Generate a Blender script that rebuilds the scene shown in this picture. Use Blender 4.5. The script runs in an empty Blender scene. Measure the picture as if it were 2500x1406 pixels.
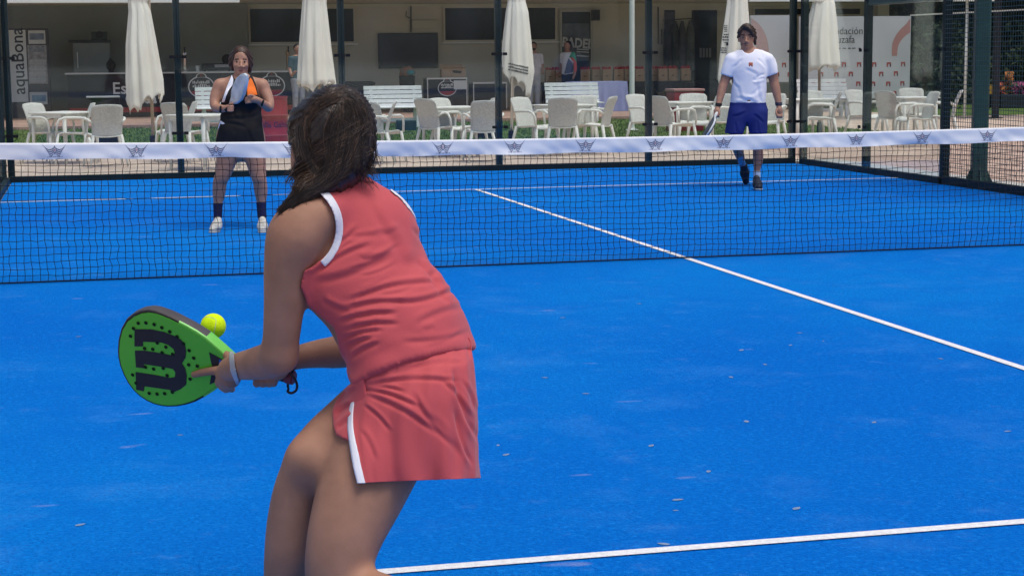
import bpy, bmesh, math, random
import numpy as np
import openvdb
from mathutils import Vector, Matrix
from mathutils.bvhtree import BVHTree
from mathutils.geometry import tessellate_polygon

rng = random.Random(7)
nrg = np.random.default_rng(7)
S = bpy.context.scene
COL = S.collection

# ------------------------------------------------------------------ camera
CX, CY, CZ = -4.0902, -11.6411, 1.4228
YAW, PITCH, ROLL, F = 0.23663, -0.13103, -0.00951, 4262.1      # F in pixels of a 2500 px wide frame


def cam_axes():
    cy, sy, cp, sp = math.cos(YAW), math.sin(YAW), math.cos(PITCH), math.sin(PITCH)
    f = np.array([sy * cp, cy * cp, sp])
    rt = np.array([cy, -sy, 0.0])
    up = np.cross(rt, f)
    cr, sr = math.cos(ROLL), math.sin(ROLL)
    return cr * rt + sr * up, -sr * rt + cr * up, f


RT, UP, FW = cam_axes()
CAM = np.array([CX, CY, CZ])
cam_data = bpy.data.cameras.new('camera')
cam_data.sensor_width = 36.0
cam_data.lens = F / 2500 * 36
cam_data.clip_start = 0.05
cam_data.clip_end = 2000
cam = bpy.data.objects.new('camera', cam_data)
COL.objects.link(cam)
cam.matrix_world = Matrix(((RT[0], UP[0], -FW[0], CX), (RT[1], UP[1], -FW[1], CY), (RT[2], UP[2], -FW[2], CZ), (0, 0, 0, 1)))
S.camera = cam

# ------------------------------------------------------------------ sky, sun, exposure (bright overcast day)
SUN_EL, SUN_AZ = math.radians(72), math.radians(140)      # azimuth from +Y clockwise: behind the camera, to its right
w = bpy.data.worlds.new('World')
S.world = w
w.use_nodes = True
wn = w.node_tree
bg = wn.nodes['Background']
sky = wn.nodes.new('ShaderNodeTexSky')
sky.sky_type = 'NISHITA'
sky.sun_disc = False
sky.sun_elevation = SUN_EL
sky.sun_rotation = SUN_AZ
sky.air_density = 0.7
sky.dust_density = 4.0
sky.ozone_density = 1.0
wn.links.new(sky.outputs['Color'], bg.inputs['Color'])
bg.inputs['Strength'].default_value = 0.128
sl = bpy.data.lights.new('sun', 'SUN')
sl.energy = 1.5
sl.angle = math.radians(28)
sl.color = (1.0, 0.97, 0.92)
so = bpy.data.objects.new('sun', sl)
COL.objects.link(so)
sd = Vector((math.sin(SUN_AZ) * math.cos(SUN_EL), math.cos(SUN_AZ) * math.cos(SUN_EL), math.sin(SUN_EL)))
so.rotation_euler = sd.to_track_quat('Z', 'Y').to_euler()
so.location = (0, -20, 30)
S.view_settings.view_transform = 'Standard'
S.view_settings.look = 'None'
S.view_settings.exposure = 0.2
S.view_settings.gamma = 1.0
S.view_settings.use_curve_mapping = False
S.render.engine = 'CYCLES'
S.cycles.max_bounces = 8
S.cycles.transparent_max_bounces = 16
S.cycles.use_denoising = True


# ------------------------------------------------------------------ helpers
def at(u, v, d):
    """the point at camera depth d that the photograph shows at pixel u, v"""
    return CAM + d * (FW + (u - 1250) / F * RT - (v - 703) / F * UP)


def at_z(u, v, z):
    r = FW + (u - 1250) / F * RT - (v - 703) / F * UP
    return CAM + r * ((z - CZ) / r[2])


def at_y(u, v, y):
    r = FW + (u - 1250) / F * RT - (v - 703) / F * UP
    return CAM + r * ((y - CY) / r[1])


def on_plane(u, v, o, n):
    r = FW + (u - 1250) / F * RT - (v - 703) / F * UP
    return CAM + r * (np.dot(n, o - CAM) / np.dot(n, r))


def uvd(P):
    q = P - CAM.astype(P.dtype)
    d = q @ FW.astype(P.dtype)
    d = np.maximum(d, 0.2)
    return 1250 + F * (q @ RT.astype(P.dtype)) / d, 703 - F * (q @ UP.astype(P.dtype)) / d, d


def link(o, parent=None):
    COL.objects.link(o)
    if parent is not None:
        o.parent = parent
        o.matrix_parent_inverse = Matrix.Identity(4)
    return o


def tag(o, label=None, cat=None, group=None, kind=None):
    if label: o['label'] = label
    if cat: o['category'] = cat
    if group: o['group'] = group
    if kind: o['kind'] = kind
    return o


def empty(name, loc, rz=0.0, label=None, cat=None, group=None):
    o = bpy.data.objects.new(name, None)
    o.empty_display_size = 0.1
    o.location = loc
    o.rotation_euler = (0, 0, rz)
    link(o)
    return tag(o, label, cat, group)


class MB:
    """collects primitives, links them as one mesh"""

    def __init__(self):
        self.v, self.f, self.m = [], [], []
        self.smooth = False

    def add(self, vs, fs, mi=0):
        n = len(self.v)
        self.v += [tuple(map(float, p)) for p in vs]
        self.f += [tuple(i + n for i in f) for f in fs]
        self.m += [mi] * len(fs)
        return self

    def box(self, lo, hi, mi=0, M=None):
        (a, b, c), (d, e, f) = lo, hi
        vs = [(a, b, c), (d, b, c), (d, e, c), (a, e, c), (a, b, f), (d, b, f), (d, e, f), (a, e, f)]
        if M is not None: vs = [tuple(M @ Vector(p)) for p in vs]
        return self.add(vs, [(0, 3, 2, 1), (4, 5, 6, 7), (0, 1, 5, 4), (1, 2, 6, 5), (2, 3, 7, 6), (3, 0, 4, 7)], mi)

    def bev(self, lo, hi, b=0.01, mi=0):
        """box with chamfered edges"""
        bm = bmesh.new()
        bmesh.ops.create_cube(bm, size=1)
        c = [(lo[i] + hi[i]) / 2 for i in range(3)]
        s = [hi[i] - lo[i] for i in range(3)]
        for v in bm.verts: v.co = Vector([c[i] + v.co[i] * s[i] for i in range(3)])
        bmesh.ops.bevel(bm, geom=bm.edges[:], offset=b, segments=2, affect='EDGES', profile=0.5)
        bm.verts.index_update()
        self.add([v.co[:] for v in bm.verts], [tuple(v.index for v in f.verts) for f in bm.faces], mi)
        bm.free()
        return self

    def tube(self, pts, r, n=8, mi=0, cap=True):
        pts = [Vector(p) for p in pts]
        rs = r if isinstance(r, (list, tuple)) else [r] * len(pts)
        vs, fs = [], []
        ref = Vector((0.13, 0.27, 1)).normalized()
        for i, p in enumerate(pts):
            t = (pts[min(i + 1, len(pts) - 1)] - pts[max(i - 1, 0)]).normalized()
            if abs(t.dot(ref)) > 0.95: rf = Vector((1, 0.1, 0))
            else: rf = ref
            a = t.cross(rf).normalized(); b = t.cross(a)
            for k in range(n):
                th = 2 * math.pi * k / n
                vs.append(p + rs[i] * (math.cos(th) * a + math.sin(th) * b))
        for i in range(len(pts) - 1):
            for k in range(n):
                k2 = (k + 1) % n
                fs.append((i * n + k, i * n + k2, (i + 1) * n + k2, (i + 1) * n + k))
        if cap:
            fs.append(tuple(range(n - 1, -1, -1)))
            fs.append(tuple((len(pts) - 1) * n + k for k in range(n)))
        return self.add(vs, fs, mi)

    def lathe(self, prof, n=20, c=(0, 0, 0), mi=0):
        vs, fs = [], []
        for r, z in prof:
            for k in range(n):
                th = 2 * math.pi * k / n
                vs.append((c[0] + r * math.cos(th), c[1] + r * math.sin(th), c[2] + z))
        for i in range(len(prof) - 1):
            for k in range(n):
                k2 = (k + 1) % n
                fs.append((i * n + k, i * n + k2, (i + 1) * n + k2, (i + 1) * n + k))
        if prof[0][0] > 1e-4: fs.append(tuple(range(n - 1, -1, -1)))
        if prof[-1][0] > 1e-4: fs.append(tuple((len(prof) - 1) * n + k for k in range(n)))
        return self.add(vs, fs, mi)

    def poly(self, pts, mi=0):
        """flat polygon, any outline"""
        tris = tessellate_polygon([[Vector(p) for p in pts]])
        return self.add(pts, [tuple(t) for t in tris], mi)

    def prism(self, pts, off, mi=0):
        """polygon extruded by the vector off"""
        n = len(pts)
        tris = tessellate_polygon([[Vector(p) for p in pts]])
        top = [np.asarray(p, float) + np.asarray(off, float) for p in pts]
        fs = [tuple(t) for t in tris] + [tuple(i + n for i in reversed(t)) for t in tris]
        fs += [(i, (i + 1) % n, (i + 1) % n + n, i + n) for i in range(n)]
        return self.add(list(pts) + top, fs, mi)

    def data(self, name, mats, smooth=False):
        me = bpy.data.meshes.new(name)
        me.from_pydata(self.v, [], self.f)
        for m in (mats if isinstance(mats, (list, tuple)) else [mats]): me.materials.append(m)
        if any(self.m): me.polygons.foreach_set('material_index', self.m)
        bm = bmesh.new(); bm.from_mesh(me)
        bmesh.ops.recalc_face_normals(bm, faces=bm.faces)
        bm.to_mesh(me); bm.free()
        if smooth:
            me.polygons.foreach_set('use_smooth', [True] * len(me.polygons))
            if smooth != 'all':
                try: me.set_sharp_from_angle(angle=math.radians(40))
                except Exception: pass
        me.update()
        return me

    def build(self, name, mats, parent=None, smooth=False, **kw):
        o = bpy.data.objects.new(name, self.data(name, mats, smooth))
        link(o, parent)
        return tag(o, **kw) if kw else o


def children(o):
    return [c for c in bpy.data.objects if c.parent == o]


def copy_tree(o, kids, loc, rz, label, group=None):
    """copies a thing, its parts and their sub-parts (kids: {object: [children]})"""
    def rec(src, parent):
        c = src.copy(); COL.objects.link(c)
        if parent is not None: c.parent = parent
        for ch in kids.get(src, []): rec(ch, c)
        return c
    c = rec(o, None)
    c.location = loc; c.rotation_euler = (0, 0, rz)
    c['label'] = label
    if group: c['group'] = group
    return c


def kid_map(o):
    m = {}
    for c in bpy.data.objects:
        if c.parent is not None: m.setdefault(c.parent, []).append(c)
    return m


def text_mesh(name, s, size, M, mat, parent=None, bold=0.0, extrude=0.0, align='CENTER', shear=0, xs=1.0, spacing=1.0):
    cu = bpy.data.curves.new(name + '_font', 'FONT')
    cu.body = s; cu.size = size; cu.align_x = align; cu.align_y = 'CENTER'
    cu.offset = bold; cu.extrude = extrude; cu.shear = shear; cu.resolution_u = 3
    cu.space_character = spacing
    tmp = bpy.data.objects.new(name + '_tmp', cu)
    COL.objects.link(tmp)
    dg = bpy.context.evaluated_depsgraph_get()
    me = bpy.data.meshes.new_from_object(tmp.evaluated_get(dg))
    bpy.data.objects.remove(tmp); bpy.data.curves.remove(cu)
    me.transform(M @ Matrix.Diagonal((xs, 1, 1, 1)))
    me.materials.clear(); me.materials.append(mat)
    o = bpy.data.objects.new(name, me)
    return link(o, parent)


# ------------------------------------------------------------------ materials
MATS = {}


def mk(name, rgb, rough=0.6, var=0.08, scale=8.0, bump=0.0, bscale=60.0, spec=0.3, metal=0.0, rgb2=None, detail=4, sss=0.0, sheen=0.0, stretch=None):
    m = bpy.data.materials.new(name)
    m.use_nodes = True
    nt = m.node_tree; N = nt.nodes; L = nt.links
    p = N['Principled BSDF']
    p.inputs['Roughness'].default_value = rough
    p.inputs['Specular IOR Level'].default_value = spec
    p.inputs['Metallic'].default_value = metal
    if sheen: p.inputs['Sheen Weight'].default_value = sheen
    if sss:
        p.inputs['Subsurface Weight'].default_value = sss
        p.inputs['Subsurface Radius'].default_value = (0.02, 0.008, 0.004)
        p.inputs['Subsurface Scale'].default_value = 0.5
    tc = N.new('ShaderNodeTexCoord')
    src = tc.outputs['Object']
    if stretch:
        mp = N.new('ShaderNodeMapping'); mp.inputs['Scale'].default_value = stretch
        L.new(src, mp.inputs['Vector']); src = mp.outputs['Vector']
    nz = N.new('ShaderNodeTexNoise')
    nz.inputs['Scale'].default_value = scale; nz.inputs['Detail'].default_value = detail
    L.new(src, nz.inputs['Vector'])
    cr = N.new('ShaderNodeMix'); cr.data_type = 'RGBA'
    a = tuple(max(0, c * (1 - var)) for c in rgb) if rgb2 is None else rgb
    b = tuple(min(1, c * (1 + var)) for c in rgb) if rgb2 is None else rgb2
    cr.inputs['A'].default_value = (*a, 1); cr.inputs['B'].default_value = (*b, 1)
    rm = N.new('ShaderNodeMapRange'); rm.inputs['From Min'].default_value = 0.3; rm.inputs['From Max'].default_value = 0.7
    L.new(nz.outputs['Fac'], rm.inputs['Value'])
    L.new(rm.outputs['Result'], cr.inputs['Factor'])
    L.new(cr.outputs['Result'], p.inputs['Base Color'])
    if bump:
        nb = N.new('ShaderNodeTexNoise'); nb.inputs['Scale'].default_value = bscale; nb.inputs['Detail'].default_value = 3
        L.new(src, nb.inputs['Vector'])
        bp = N.new('ShaderNodeBump'); bp.inputs['Strength'].default_value = bump; bp.inputs['Distance'].default_value = 0.01
        L.new(nb.outputs['Fac'], bp.inputs['Height']); L.new(bp.outputs['Normal'], p.inputs['Normal'])
    MATS[name] = m
    return m


def nodes(m): return m.node_tree.nodes, m.node_tree.links


def turf_material():
    m = bpy.data.materials.new('blue_turf'); m.use_nodes = True
    N, L = nodes(m); p = N['Principled BSDF']
    p.inputs['Roughness'].default_value = 0.85; p.inputs['Specular IOR Level'].default_value = 0.02
    p.inputs['Sheen Weight'].default_value = 0.22; p.inputs['Sheen Tint'].default_value = (0.02, 0.35, 0.95, 1); p.inputs['Sheen Roughness'].default_value = 0.35
    tc = N.new('ShaderNodeTexCoord'); src = tc.outputs['Object']

    def noise(sc, det=4, rough=0.5, stretch=None):
        n = N.new('ShaderNodeTexNoise'); n.inputs['Scale'].default_value = sc; n.inputs['Detail'].default_value = det; n.inputs['Roughness'].default_value = rough
        if stretch:
            mp = N.new('ShaderNodeMapping'); mp.inputs['Scale'].default_value = stretch
            L.new(src, mp.inputs['Vector']); L.new(mp.outputs['Vector'], n.inputs['Vector'])
        else: L.new(src, n.inputs['Vector'])
        return n.outputs['Fac']

    def ramp(v, a, b, lo=0.0, hi=1.0):
        r = N.new('ShaderNodeMapRange'); r.inputs['From Min'].default_value = a; r.inputs['From Max'].default_value = b
        r.inputs['To Min'].default_value = lo; r.inputs['To Max'].default_value = hi
        L.new(v, r.inputs['Value']); return r.outputs['Result']

    def mix(fac, A, B):
        x = N.new('ShaderNodeMix'); x.data_type = 'RGBA'
        L.new(fac, x.inputs['Factor'])
        for k, c in (('A', A), ('B', B)):
            if isinstance(c, tuple): x.inputs[k].default_value = (*c, 1)
            else: L.new(c, x.inputs[k])
        return x.outputs['Result']
    c = mix(ramp(noise(0.28, 3), 0.38, 0.62), (0.001, 0.150, 0.60), (0.002, 0.215, 0.68))
    c = mix(ramp(noise(75, 4, 0.8), 0.44, 0.60, 0, 0.75), c, (0.001, 0.085, 0.42))          # fibre grain
    c = mix(ramp(noise(38, 5, 0.8), 0.50, 0.66, 0, 0.60), c, (0.012, 0.27, 0.80))
    c = mix(ramp(noise(3.2, 6, 0.75), 0.45, 0.65, 0, 0.45), c, (0.001, 0.13, 0.56))
    c = mix(ramp(noise(1.5, 7, 0.72), 0.52, 0.72, 0, 0.22), c, (0.08, 0.30, 0.72))     # pale brushed sand
    c = mix(ramp(noise(6.0, 5, 0.7), 0.60, 0.78, 0, 0.22), c, (0.12, 0.32, 0.68))
    sp = noise(3.4, 2, 0.4, (1, 2.0, 1))
    c = mix(ramp(sp, 0.735, 0.80, 0, 0.40), c, (0.32, 0.36, 0.58))                         # small worn spots
    L.new(c, p.inputs['Base Color'])
    b = N.new('ShaderNodeBump'); b.inputs['Strength'].default_value = 0.9; b.inputs['Distance'].default_value = 0.01
    L.new(noise(90, 3, 0.7), b.inputs['Height']); L.new(b.outputs['Normal'], p.inputs['Normal'])
    return m


def paver_material(name, c1, c2, mortar, sx, sy, rot=0.0, msize=0.012):
    m = bpy.data.materials.new(name); m.use_nodes = True
    N, L = nodes(m); p = N['Principled BSDF']; p.inputs['Roughness'].default_value = 0.85; p.inputs['Specular IOR Level'].default_value = 0.2
    tc = N.new('ShaderNodeTexCoord'); mp = N.new('ShaderNodeMapping'); mp.inputs['Rotation'].default_value = (0, 0, rot)
    L.new(tc.outputs['Object'], mp.inputs['Vector'])
    b = N.new('ShaderNodeTexBrick'); b.inputs['Scale'].default_value = 1.0
    b.inputs['Brick Width'].default_value = sx; b.inputs['Row Height'].default_value = sy; b.inputs['Mortar Size'].default_value = msize
    b.inputs['Color1'].default_value = (*c1, 1); b.inputs['Color2'].default_value = (*c2, 1); b.inputs['Mortar'].default_value = (*mortar, 1)
    L.new(mp.outputs['Vector'], b.inputs['Vector'])
    n = N.new('ShaderNodeTexNoise'); n.inputs['Scale'].default_value = 1.3; n.inputs['Detail'].default_value = 6
    L.new(tc.outputs['Object'], n.inputs['Vector'])
    x = N.new('ShaderNodeMix'); x.data_type = 'RGBA'; x.blend_type = 'MULTIPLY'; x.inputs['Factor'].default_value = 0.6
    r = N.new('ShaderNodeMapRange'); r.inputs['From Min'].default_value = 0.3; r.inputs['From Max'].default_value = 0.7; r.inputs['To Min'].default_value = 0.6; r.inputs['To Max'].default_value = 1.15
    L.new(n.outputs['Fac'], r.inputs['Value']); L.new(b.outputs['Color'], x.inputs['A']); L.new(r.outputs['Result'], x.inputs['B'])
    L.new(x.outputs['Result'], p.inputs['Base Color'])
    bp = N.new('ShaderNodeBump'); bp.inputs['Strength'].default_value = 0.4; bp.inputs['Distance'].default_value = 0.01
    L.new(b.outputs['Fac'], bp.inputs['Height']); bp.invert = True
    L.new(bp.outputs['Normal'], p.inputs['Normal'])
    return m


def glass_material(name, tint=(0.94, 0.975, 0.97), refl=0.07):
    m = bpy.data.materials.new(name); m.use_nodes = True
    N, L = nodes(m); N.remove(N['Principled BSDF'])
    out = N['Material Output']
    t = N.new('ShaderNodeBsdfTransparent'); t.inputs['Color'].default_value = (*tint, 1)
    g = N.new('ShaderNodeBsdfGlossy'); g.inputs['Roughness'].default_value = 0.03; g.inputs['Color'].default_value = (0.9, 1, 0.97, 1)
    fr = N.new('ShaderNodeFresnel'); fr.inputs['IOR'].default_value = 1.40
    sc = N.new('ShaderNodeMath'); sc.operation = 'MULTIPLY'; sc.inputs[1].default_value = 1.0
    cl = N.new('ShaderNodeMath'); cl.operation = 'MINIMUM'; cl.inputs[1].default_value = 0.09
    L.new(fr.outputs['Fac'], sc.inputs[0]); L.new(sc.outputs[0], cl.inputs[0])
    x = N.new('ShaderNodeMixShader'); L.new(cl.outputs[0], x.inputs['Fac']); L.new(t.outputs[0], x.inputs[1]); L.new(g.outputs[0], x.inputs[2])
    # dust and smears: a little diffuse film in patches
    df = N.new('ShaderNodeBsdfDiffuse'); df.inputs['Color'].default_value = (0.55, 0.58, 0.58, 1)
    tc = N.new('ShaderNodeTexCoord'); n = N.new('ShaderNodeTexNoise'); n.inputs['Scale'].default_value = 1.1; n.inputs['Detail'].default_value = 6
    L.new(tc.outputs['Object'], n.inputs['Vector'])
    r = N.new('ShaderNodeMapRange'); r.inputs['From Min'].default_value = 0.45; r.inputs['From Max'].default_value = 0.8; r.inputs['To Min'].default_value = 0.004; r.inputs['To Max'].default_value = 0.035
    L.new(n.outputs['Fac'], r.inputs['Value'])
    y = N.new('ShaderNodeMixShader'); L.new(r.outputs['Result'], y.inputs['Fac']); L.new(x.outputs[0], y.inputs[1]); L.new(df.outputs[0], y.inputs[2])
    L.new(y.outputs[0], out.inputs['Surface'])
    return m


TURF = turf_material()
GLASS = glass_material('court_glass')
LINE = mk('line_white', (0.72, 0.74, 0.76), 0.8, 0.12, 60, bump=0.4, bscale=200)
STEEL = mk('dark_green_steel', (0.006, 0.017, 0.018), 0.45, 0.3, 6, spec=0.25)
STEEL_R = mk('green_steel', (0.006, 0.055, 0.050), 0.4, 0.3, 5, spec=0.5)
WIRE = mk('wire', (0.025, 0.055, 0.05), 0.35, 0.2, 8, spec=0.5)
NETB = mk('net_black', (0.012, 0.012, 0.015), 0.8, 0.2, 40)
TAPE = mk('net_tape_white', (0.80, 0.825, 0.85), 0.5, 0.05, 3, spec=0.35)
NAVY = mk('print_navy', (0.05, 0.05, 0.13), 0.6, 0.3, 200)
REDP = mk('print_red', (0.45, 0.06, 0.06), 0.6, 0.2, 200)
PAVE = paver_material('pale_pavers', (0.60, 0.48, 0.38), (0.55, 0.43, 0.34), (0.48, 0.38, 0.31), 0.45, 0.45, 0.0, 0.006)
BRICKP = paver_material('brick_pavers', (0.44, 0.28, 0.21), (0.58, 0.43, 0.34), (0.48, 0.40, 0.34), 0.22, 0.11, 0.6, 0.010)
TERR = paver_material('terrace_tiles', (0.36, 0.23, 0.18), (0.42, 0.28, 0.22), (0.26, 0.2, 0.17), 0.4, 0.4, 0.0, 0.008)
CONC = mk('concrete', (0.45, 0.45, 0.42), 0.9, 0.12, 3, bump=0.2, bscale=30)
GRASSM = mk('lawn', (0.055, 0.105, 0.02), 0.9, 0.3, 5, rgb2=(0.11, 0.17, 0.045), bump=0.6, bscale=90, spec=0.1)
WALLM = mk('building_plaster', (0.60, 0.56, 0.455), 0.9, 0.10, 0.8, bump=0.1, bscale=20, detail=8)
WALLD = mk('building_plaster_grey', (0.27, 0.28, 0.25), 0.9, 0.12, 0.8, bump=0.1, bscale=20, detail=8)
SOFF = mk('soffit', (0.60, 0.58, 0.42), 0.9, 0.08, 1)
FASC = mk('fascia_white', (0.80, 0.81, 0.78), 0.7, 0.05, 1)
DARKW = mk('window_dark', (0.013, 0.018, 0.026), 0.4, 0.3, 3, spec=0.15)
BLACK = mk('black_panel', (0.012, 0.013, 0.017), 0.45, 0.3, 4)
BLACKM = mk('black_matt', (0.010, 0.010, 0.012), 0.8, 0.3, 5)
WOODW = mk('bench_white', (0.78, 0.80, 0.80), 0.55, 0.06, 10)
RESIN = mk('chair_resin', (0.74, 0.74, 0.68), 0.5, 0.08, 30, bump=0.15, bscale=120)
RESINB = mk('chair_resin_woven', (0.46, 0.46, 0.42), 0.6, 0.35, 55, bump=0.9, bscale=90, rgb2=(0.74, 0.74, 0.69), stretch=(1, 1, 1.8))
ALU = mk('aluminium', (0.62, 0.62, 0.60), 0.35, 0.05, 10, metal=0.8)
POLEW = mk('pole_white', (0.66, 0.70, 0.66), 0.5, 0.05, 6)
CANV = mk('umbrella_canvas', (0.70, 0.66, 0.57), 0.85, 0.07, 3, bump=0.5, bscale=11, rgb2=(0.83, 0.80, 0.72), stretch=(1, 1, 0.35))
WOODP = mk('umbrella_pole', (0.38, 0.30, 0.22), 0.6, 0.2, 12)
TRUNK = mk('bark', (0.07, 0.05, 0.035), 0.9, 0.4, 14, bump=0.6)
LEAF = mk('leaf_dark', (0.010, 0.024, 0.009), 0.7, 0.5, 3, rgb2=(0.026, 0.048, 0.016))
LEAF2 = mk('leaf_mid', (0.022, 0.042, 0.014), 0.7, 0.5, 3, rgb2=(0.045, 0.068, 0.028))


# ------------------------------------------------------------------ the ground
def sheet(name, x0, x1, y0, y1, z, mat, th=0.0, **kw):
    m = MB()
    if th: m.box((x0, y0, z - th), (x1, y1, z))
    else: m.add([(x0, y0, z), (x1, y0, z), (x1, y1, z), (x0, y1, z)], [(0, 1, 2, 3)])
    return m.build(name, mat, **kw)


sheet('ground', -400, 400, -400, 400, -0.05, CONC, kind='structure')
sheet('paved_path', -40, 60, -30, 17.5, -0.020, PAVE, kind='structure')
sheet('brick_path', 5.9, 60, -30, 19.0, -0.014, BRICKP, kind='structure')
sheet('rear_path', 10.4, 60, 19.0, 60, -0.016, PAVE, kind='structure')
sheet('terrace_floor', -40, 10.39, 27.0, 60, 0.06, TERR, 0.1, kind='structure')
sheet('concrete_kerb', -5.35, 5.75, 10.07, 10.42, 0.02, CONC, 0.06, kind='structure')
sheet('concrete_kerb', 5.08, 5.75, 1.0, 10.069, 0.02, CONC, 0.06, kind='structure')
sheet('court_turf', -5.0, 5.0, -10.0, 10.0, 0.0, TURF, kind='structure')
for nm, a in (('centre_line', (-0.025, 0.025, -6.92, 6.92)), ('service_line', (-5, 5, 6.925, 6.975)), ('service_line', (-5, 5, -6.975, -6.925))):
    sheet(nm, *a[:2], *a[2:], 0.004, LINE, kind='structure')

# lawn strip: turf sheet plus real blades
gx0, gx1, gy0, gy1 = -14.0, 10.3, 17.6, 26.95
sheet('lawn', gx0, gx1, gy0, gy1, -0.004, GRASSM, kind='structure')
nb = 26000
bx = nrg.uniform(gx0, gx1, nb); by = nrg.uniform(gy0, gy1, nb); hh = nrg.uniform(0.02, 0.05, nb); an = nrg.uniform(0, 6.28, nb)
ww = 0.012
V = np.empty((nb, 3, 3))
V[:, 0] = np.stack([bx - ww * np.cos(an), by - ww * np.sin(an), np.full(nb, -0.004)], 1)
V[:, 1] = np.stack([bx + ww * np.cos(an), by + ww * np.sin(an), np.full(nb, -0.004)], 1)
V[:, 2] = np.stack([bx + nrg.normal(0, .015, nb), by + nrg.normal(0, .015, nb), hh], 1)
me = bpy.data.meshes.new('grass'); me.from_pydata(V.reshape(-1, 3).tolist(), [], np.arange(nb * 3).reshape(-1, 3).tolist()); me.materials.append(GRASSM)
tag(link(bpy.data.objects.new('grass', me)), 'short green lawn grass between the court paving and the terrace', 'grass', kind='stuff')


# ------------------------------------------------------------------ the glass walls of the court
def clampm(M, p, s):
    M.box((p[0] - 0.10 * s, p[1] - 0.03, p[2] - 0.02), (p[0] - 0.03 * s, p[1] - 0.012, p[2] + 0.02))


def wall_panel_x(name, label, y, xs, h, out):
    """glass wall along X; posts stand on the far side of the panes"""
    t = empty(name, ((xs[0] + xs[-1]) / 2, y, 0), 0, label, 'glass wall')
    ox = (xs[0] + xs[-1]) / 2
    for i in range(len(xs) - 1):
        MB().box((xs[i] - ox + 0.006, -0.005, 0.075), (xs[i + 1] - ox - 0.006, 0.005, h)).build('pane', GLASS, t)
    for i, x in enumerate(xs):
        MB().bev((x - ox - 0.04, 0.02 * out, -0.02), (x - ox + 0.04, 0.10 * out, h + 0.6), 0.006).build('post', STEEL, t)
        for z in (0.55, 1.47, 2.4):
            cl = MB()
            for s in (-1, 1):
                cl.box((x - ox + (0.045 if s > 0 else -0.10), -0.022, z - 0.018), (x - ox + (0.10 if s > 0 else -0.045), -0.008, z + 0.018))
                cl.tube([(x - ox + s * 0.085, -0.035, z), (x - ox + s * 0.085, 0.03, z)], 0.012, 8)
            cl.box((x - ox - 0.044, 0.008, z - 0.018), (x - ox + 0.044, 0.018, z + 0.018))
            cl.build('clamp', BLACKM, t)
    MB().bev((xs[0] - ox - 0.02, -0.03, -0.01), (xs[-1] - ox + 0.02, 0.018, 0.072), 0.006).build('base_rail', STEEL, t)
    return t


wall_panel_x('glass_wall', 'clear glass back wall of the court with dark green posts, behind the two far players', 10.04, [-5, -3, -1, 1, 3, 5], 3.0, 1)


def wall_panel_y(name, label, x, ys, hs, side, postmat):
    t = empty(name, (x, (ys[0] + ys[-1]) / 2, 0), 0, label, 'glass wall')
    oy = (ys[0] + ys[-1]) / 2
    for i in range(len(ys) - 1):
        MB().box((-0.005, ys[i] - oy + 0.006, 0.075), (0.005, ys[i + 1] - oy - 0.006, hs[i])).build('pane', GLASS, t)
        if hs[i] < 2.5:
            MB().bev((0.02 * side, ys[i] - oy + 0.05, hs[i] - 0.02) if side > 0 else (-0.10, ys[i] - oy + 0.05, hs[i] - 0.02), (0.10 if side > 0 else -0.02, ys[i + 1] - oy - 0.05, hs[i] + 0.06), 0.006).build('top_rail', STEEL_R, t)
    for i, y in enumerate(ys):
        lo, hi = (0.012, 0.09) if side > 0 else (-0.09, -0.012)
        MB().bev((lo, y - oy - 0.05, -0.02), (hi, y - oy + 0.05, 3.6), 0.006).build('post', postmat, t)
        for z in (0.55, 1.47, 2.3):
            cl = MB()
            for s in (-1, 1):
                cl.box((-0.022, y - oy + (0.045 if s > 0 else -0.10), z - 0.018), (-0.008, y - oy + (0.10 if s > 0 else -0.045), z + 0.018))
            cl.build('clamp', BLACKM, t)
    MB().bev((-0.03, ys[0] - oy - 0.02, -0.01), (0.03, ys[-1] - oy - 0.06, 0.072), 0.006).build('base_rail', STEEL, t)
    return t


wall_panel_y('glass_wall', 'stepped glass side wall on dark green posts, beside the banner and the right hand chairs', 5.04, [6, 8, 9.93], [2.02, 3.0], 1, STEEL)
wall_panel_y('glass_wall', 'glass side wall running off at the left edge, reflecting the blue turf', -5.04, [6, 8, 9.93], [3.0, 3.0], -1, STEEL)


def wire_mesh(name, x, y0, y1, z0, z1, parent, ox=0, oy=0, step=0.05, r=0.0031):
    m = MB()
    y = y0
    while y <= y1 + 1e-6:
        m.tube([(x - ox, y - oy, z0), (x - ox, y - oy, z1)], r, 4, cap=False); y += step
    z = z0
    while z <= z1 + 1e-6:
        m.tube([(x - ox - 0.004, y0 - oy, z), (x - ox - 0.004, y1 - oy, z)], r, 4, cap=False); z += step
    return m.build(name, WIRE, parent, kind='stuff')


fence = empty('mesh_fence', (5.04, 4, 0), 0, 'dark green welded wire mesh fence along the right side of the court', 'fence')
wire_mesh('wire_mesh', 5.04, 2.0, 5.93, 0.09, 3.0, fence, 5.04, 4)
MB().bev((-0.02, -2.05, -0.01), (0.03, 1.93, 0.085), 0.006).build('base_rail', STEEL, fence)
MB().bev((-0.02, -2.05, 3.0), (0.03, 1.93, 3.05), 0.006).build('top_rail', STEEL, fence)
for y in (-2.0, 0.0): MB().bev((0.012, y - 0.03, 0), (0.07, y + 0.03, 3.0), 0.005).build('post', STEEL_R, fence)
fence2 = empty('mesh_fence', (5.04, 7, 2.09), 0, 'narrow band of wire mesh above the low step of the right glass wall', 'fence')
wire_mesh('wire_mesh', 5.04, 6.06, 7.93, 2.10, 3.0, fence2, 5.04, 7)
for o in children(fence2): o.location = (0, 0, -2.09)
MB().bev((-0.012, -0.93, 0.9), (0.011, 0.93, 0.95), 0.005).build('top_rail', STEEL, fence2)

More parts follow.
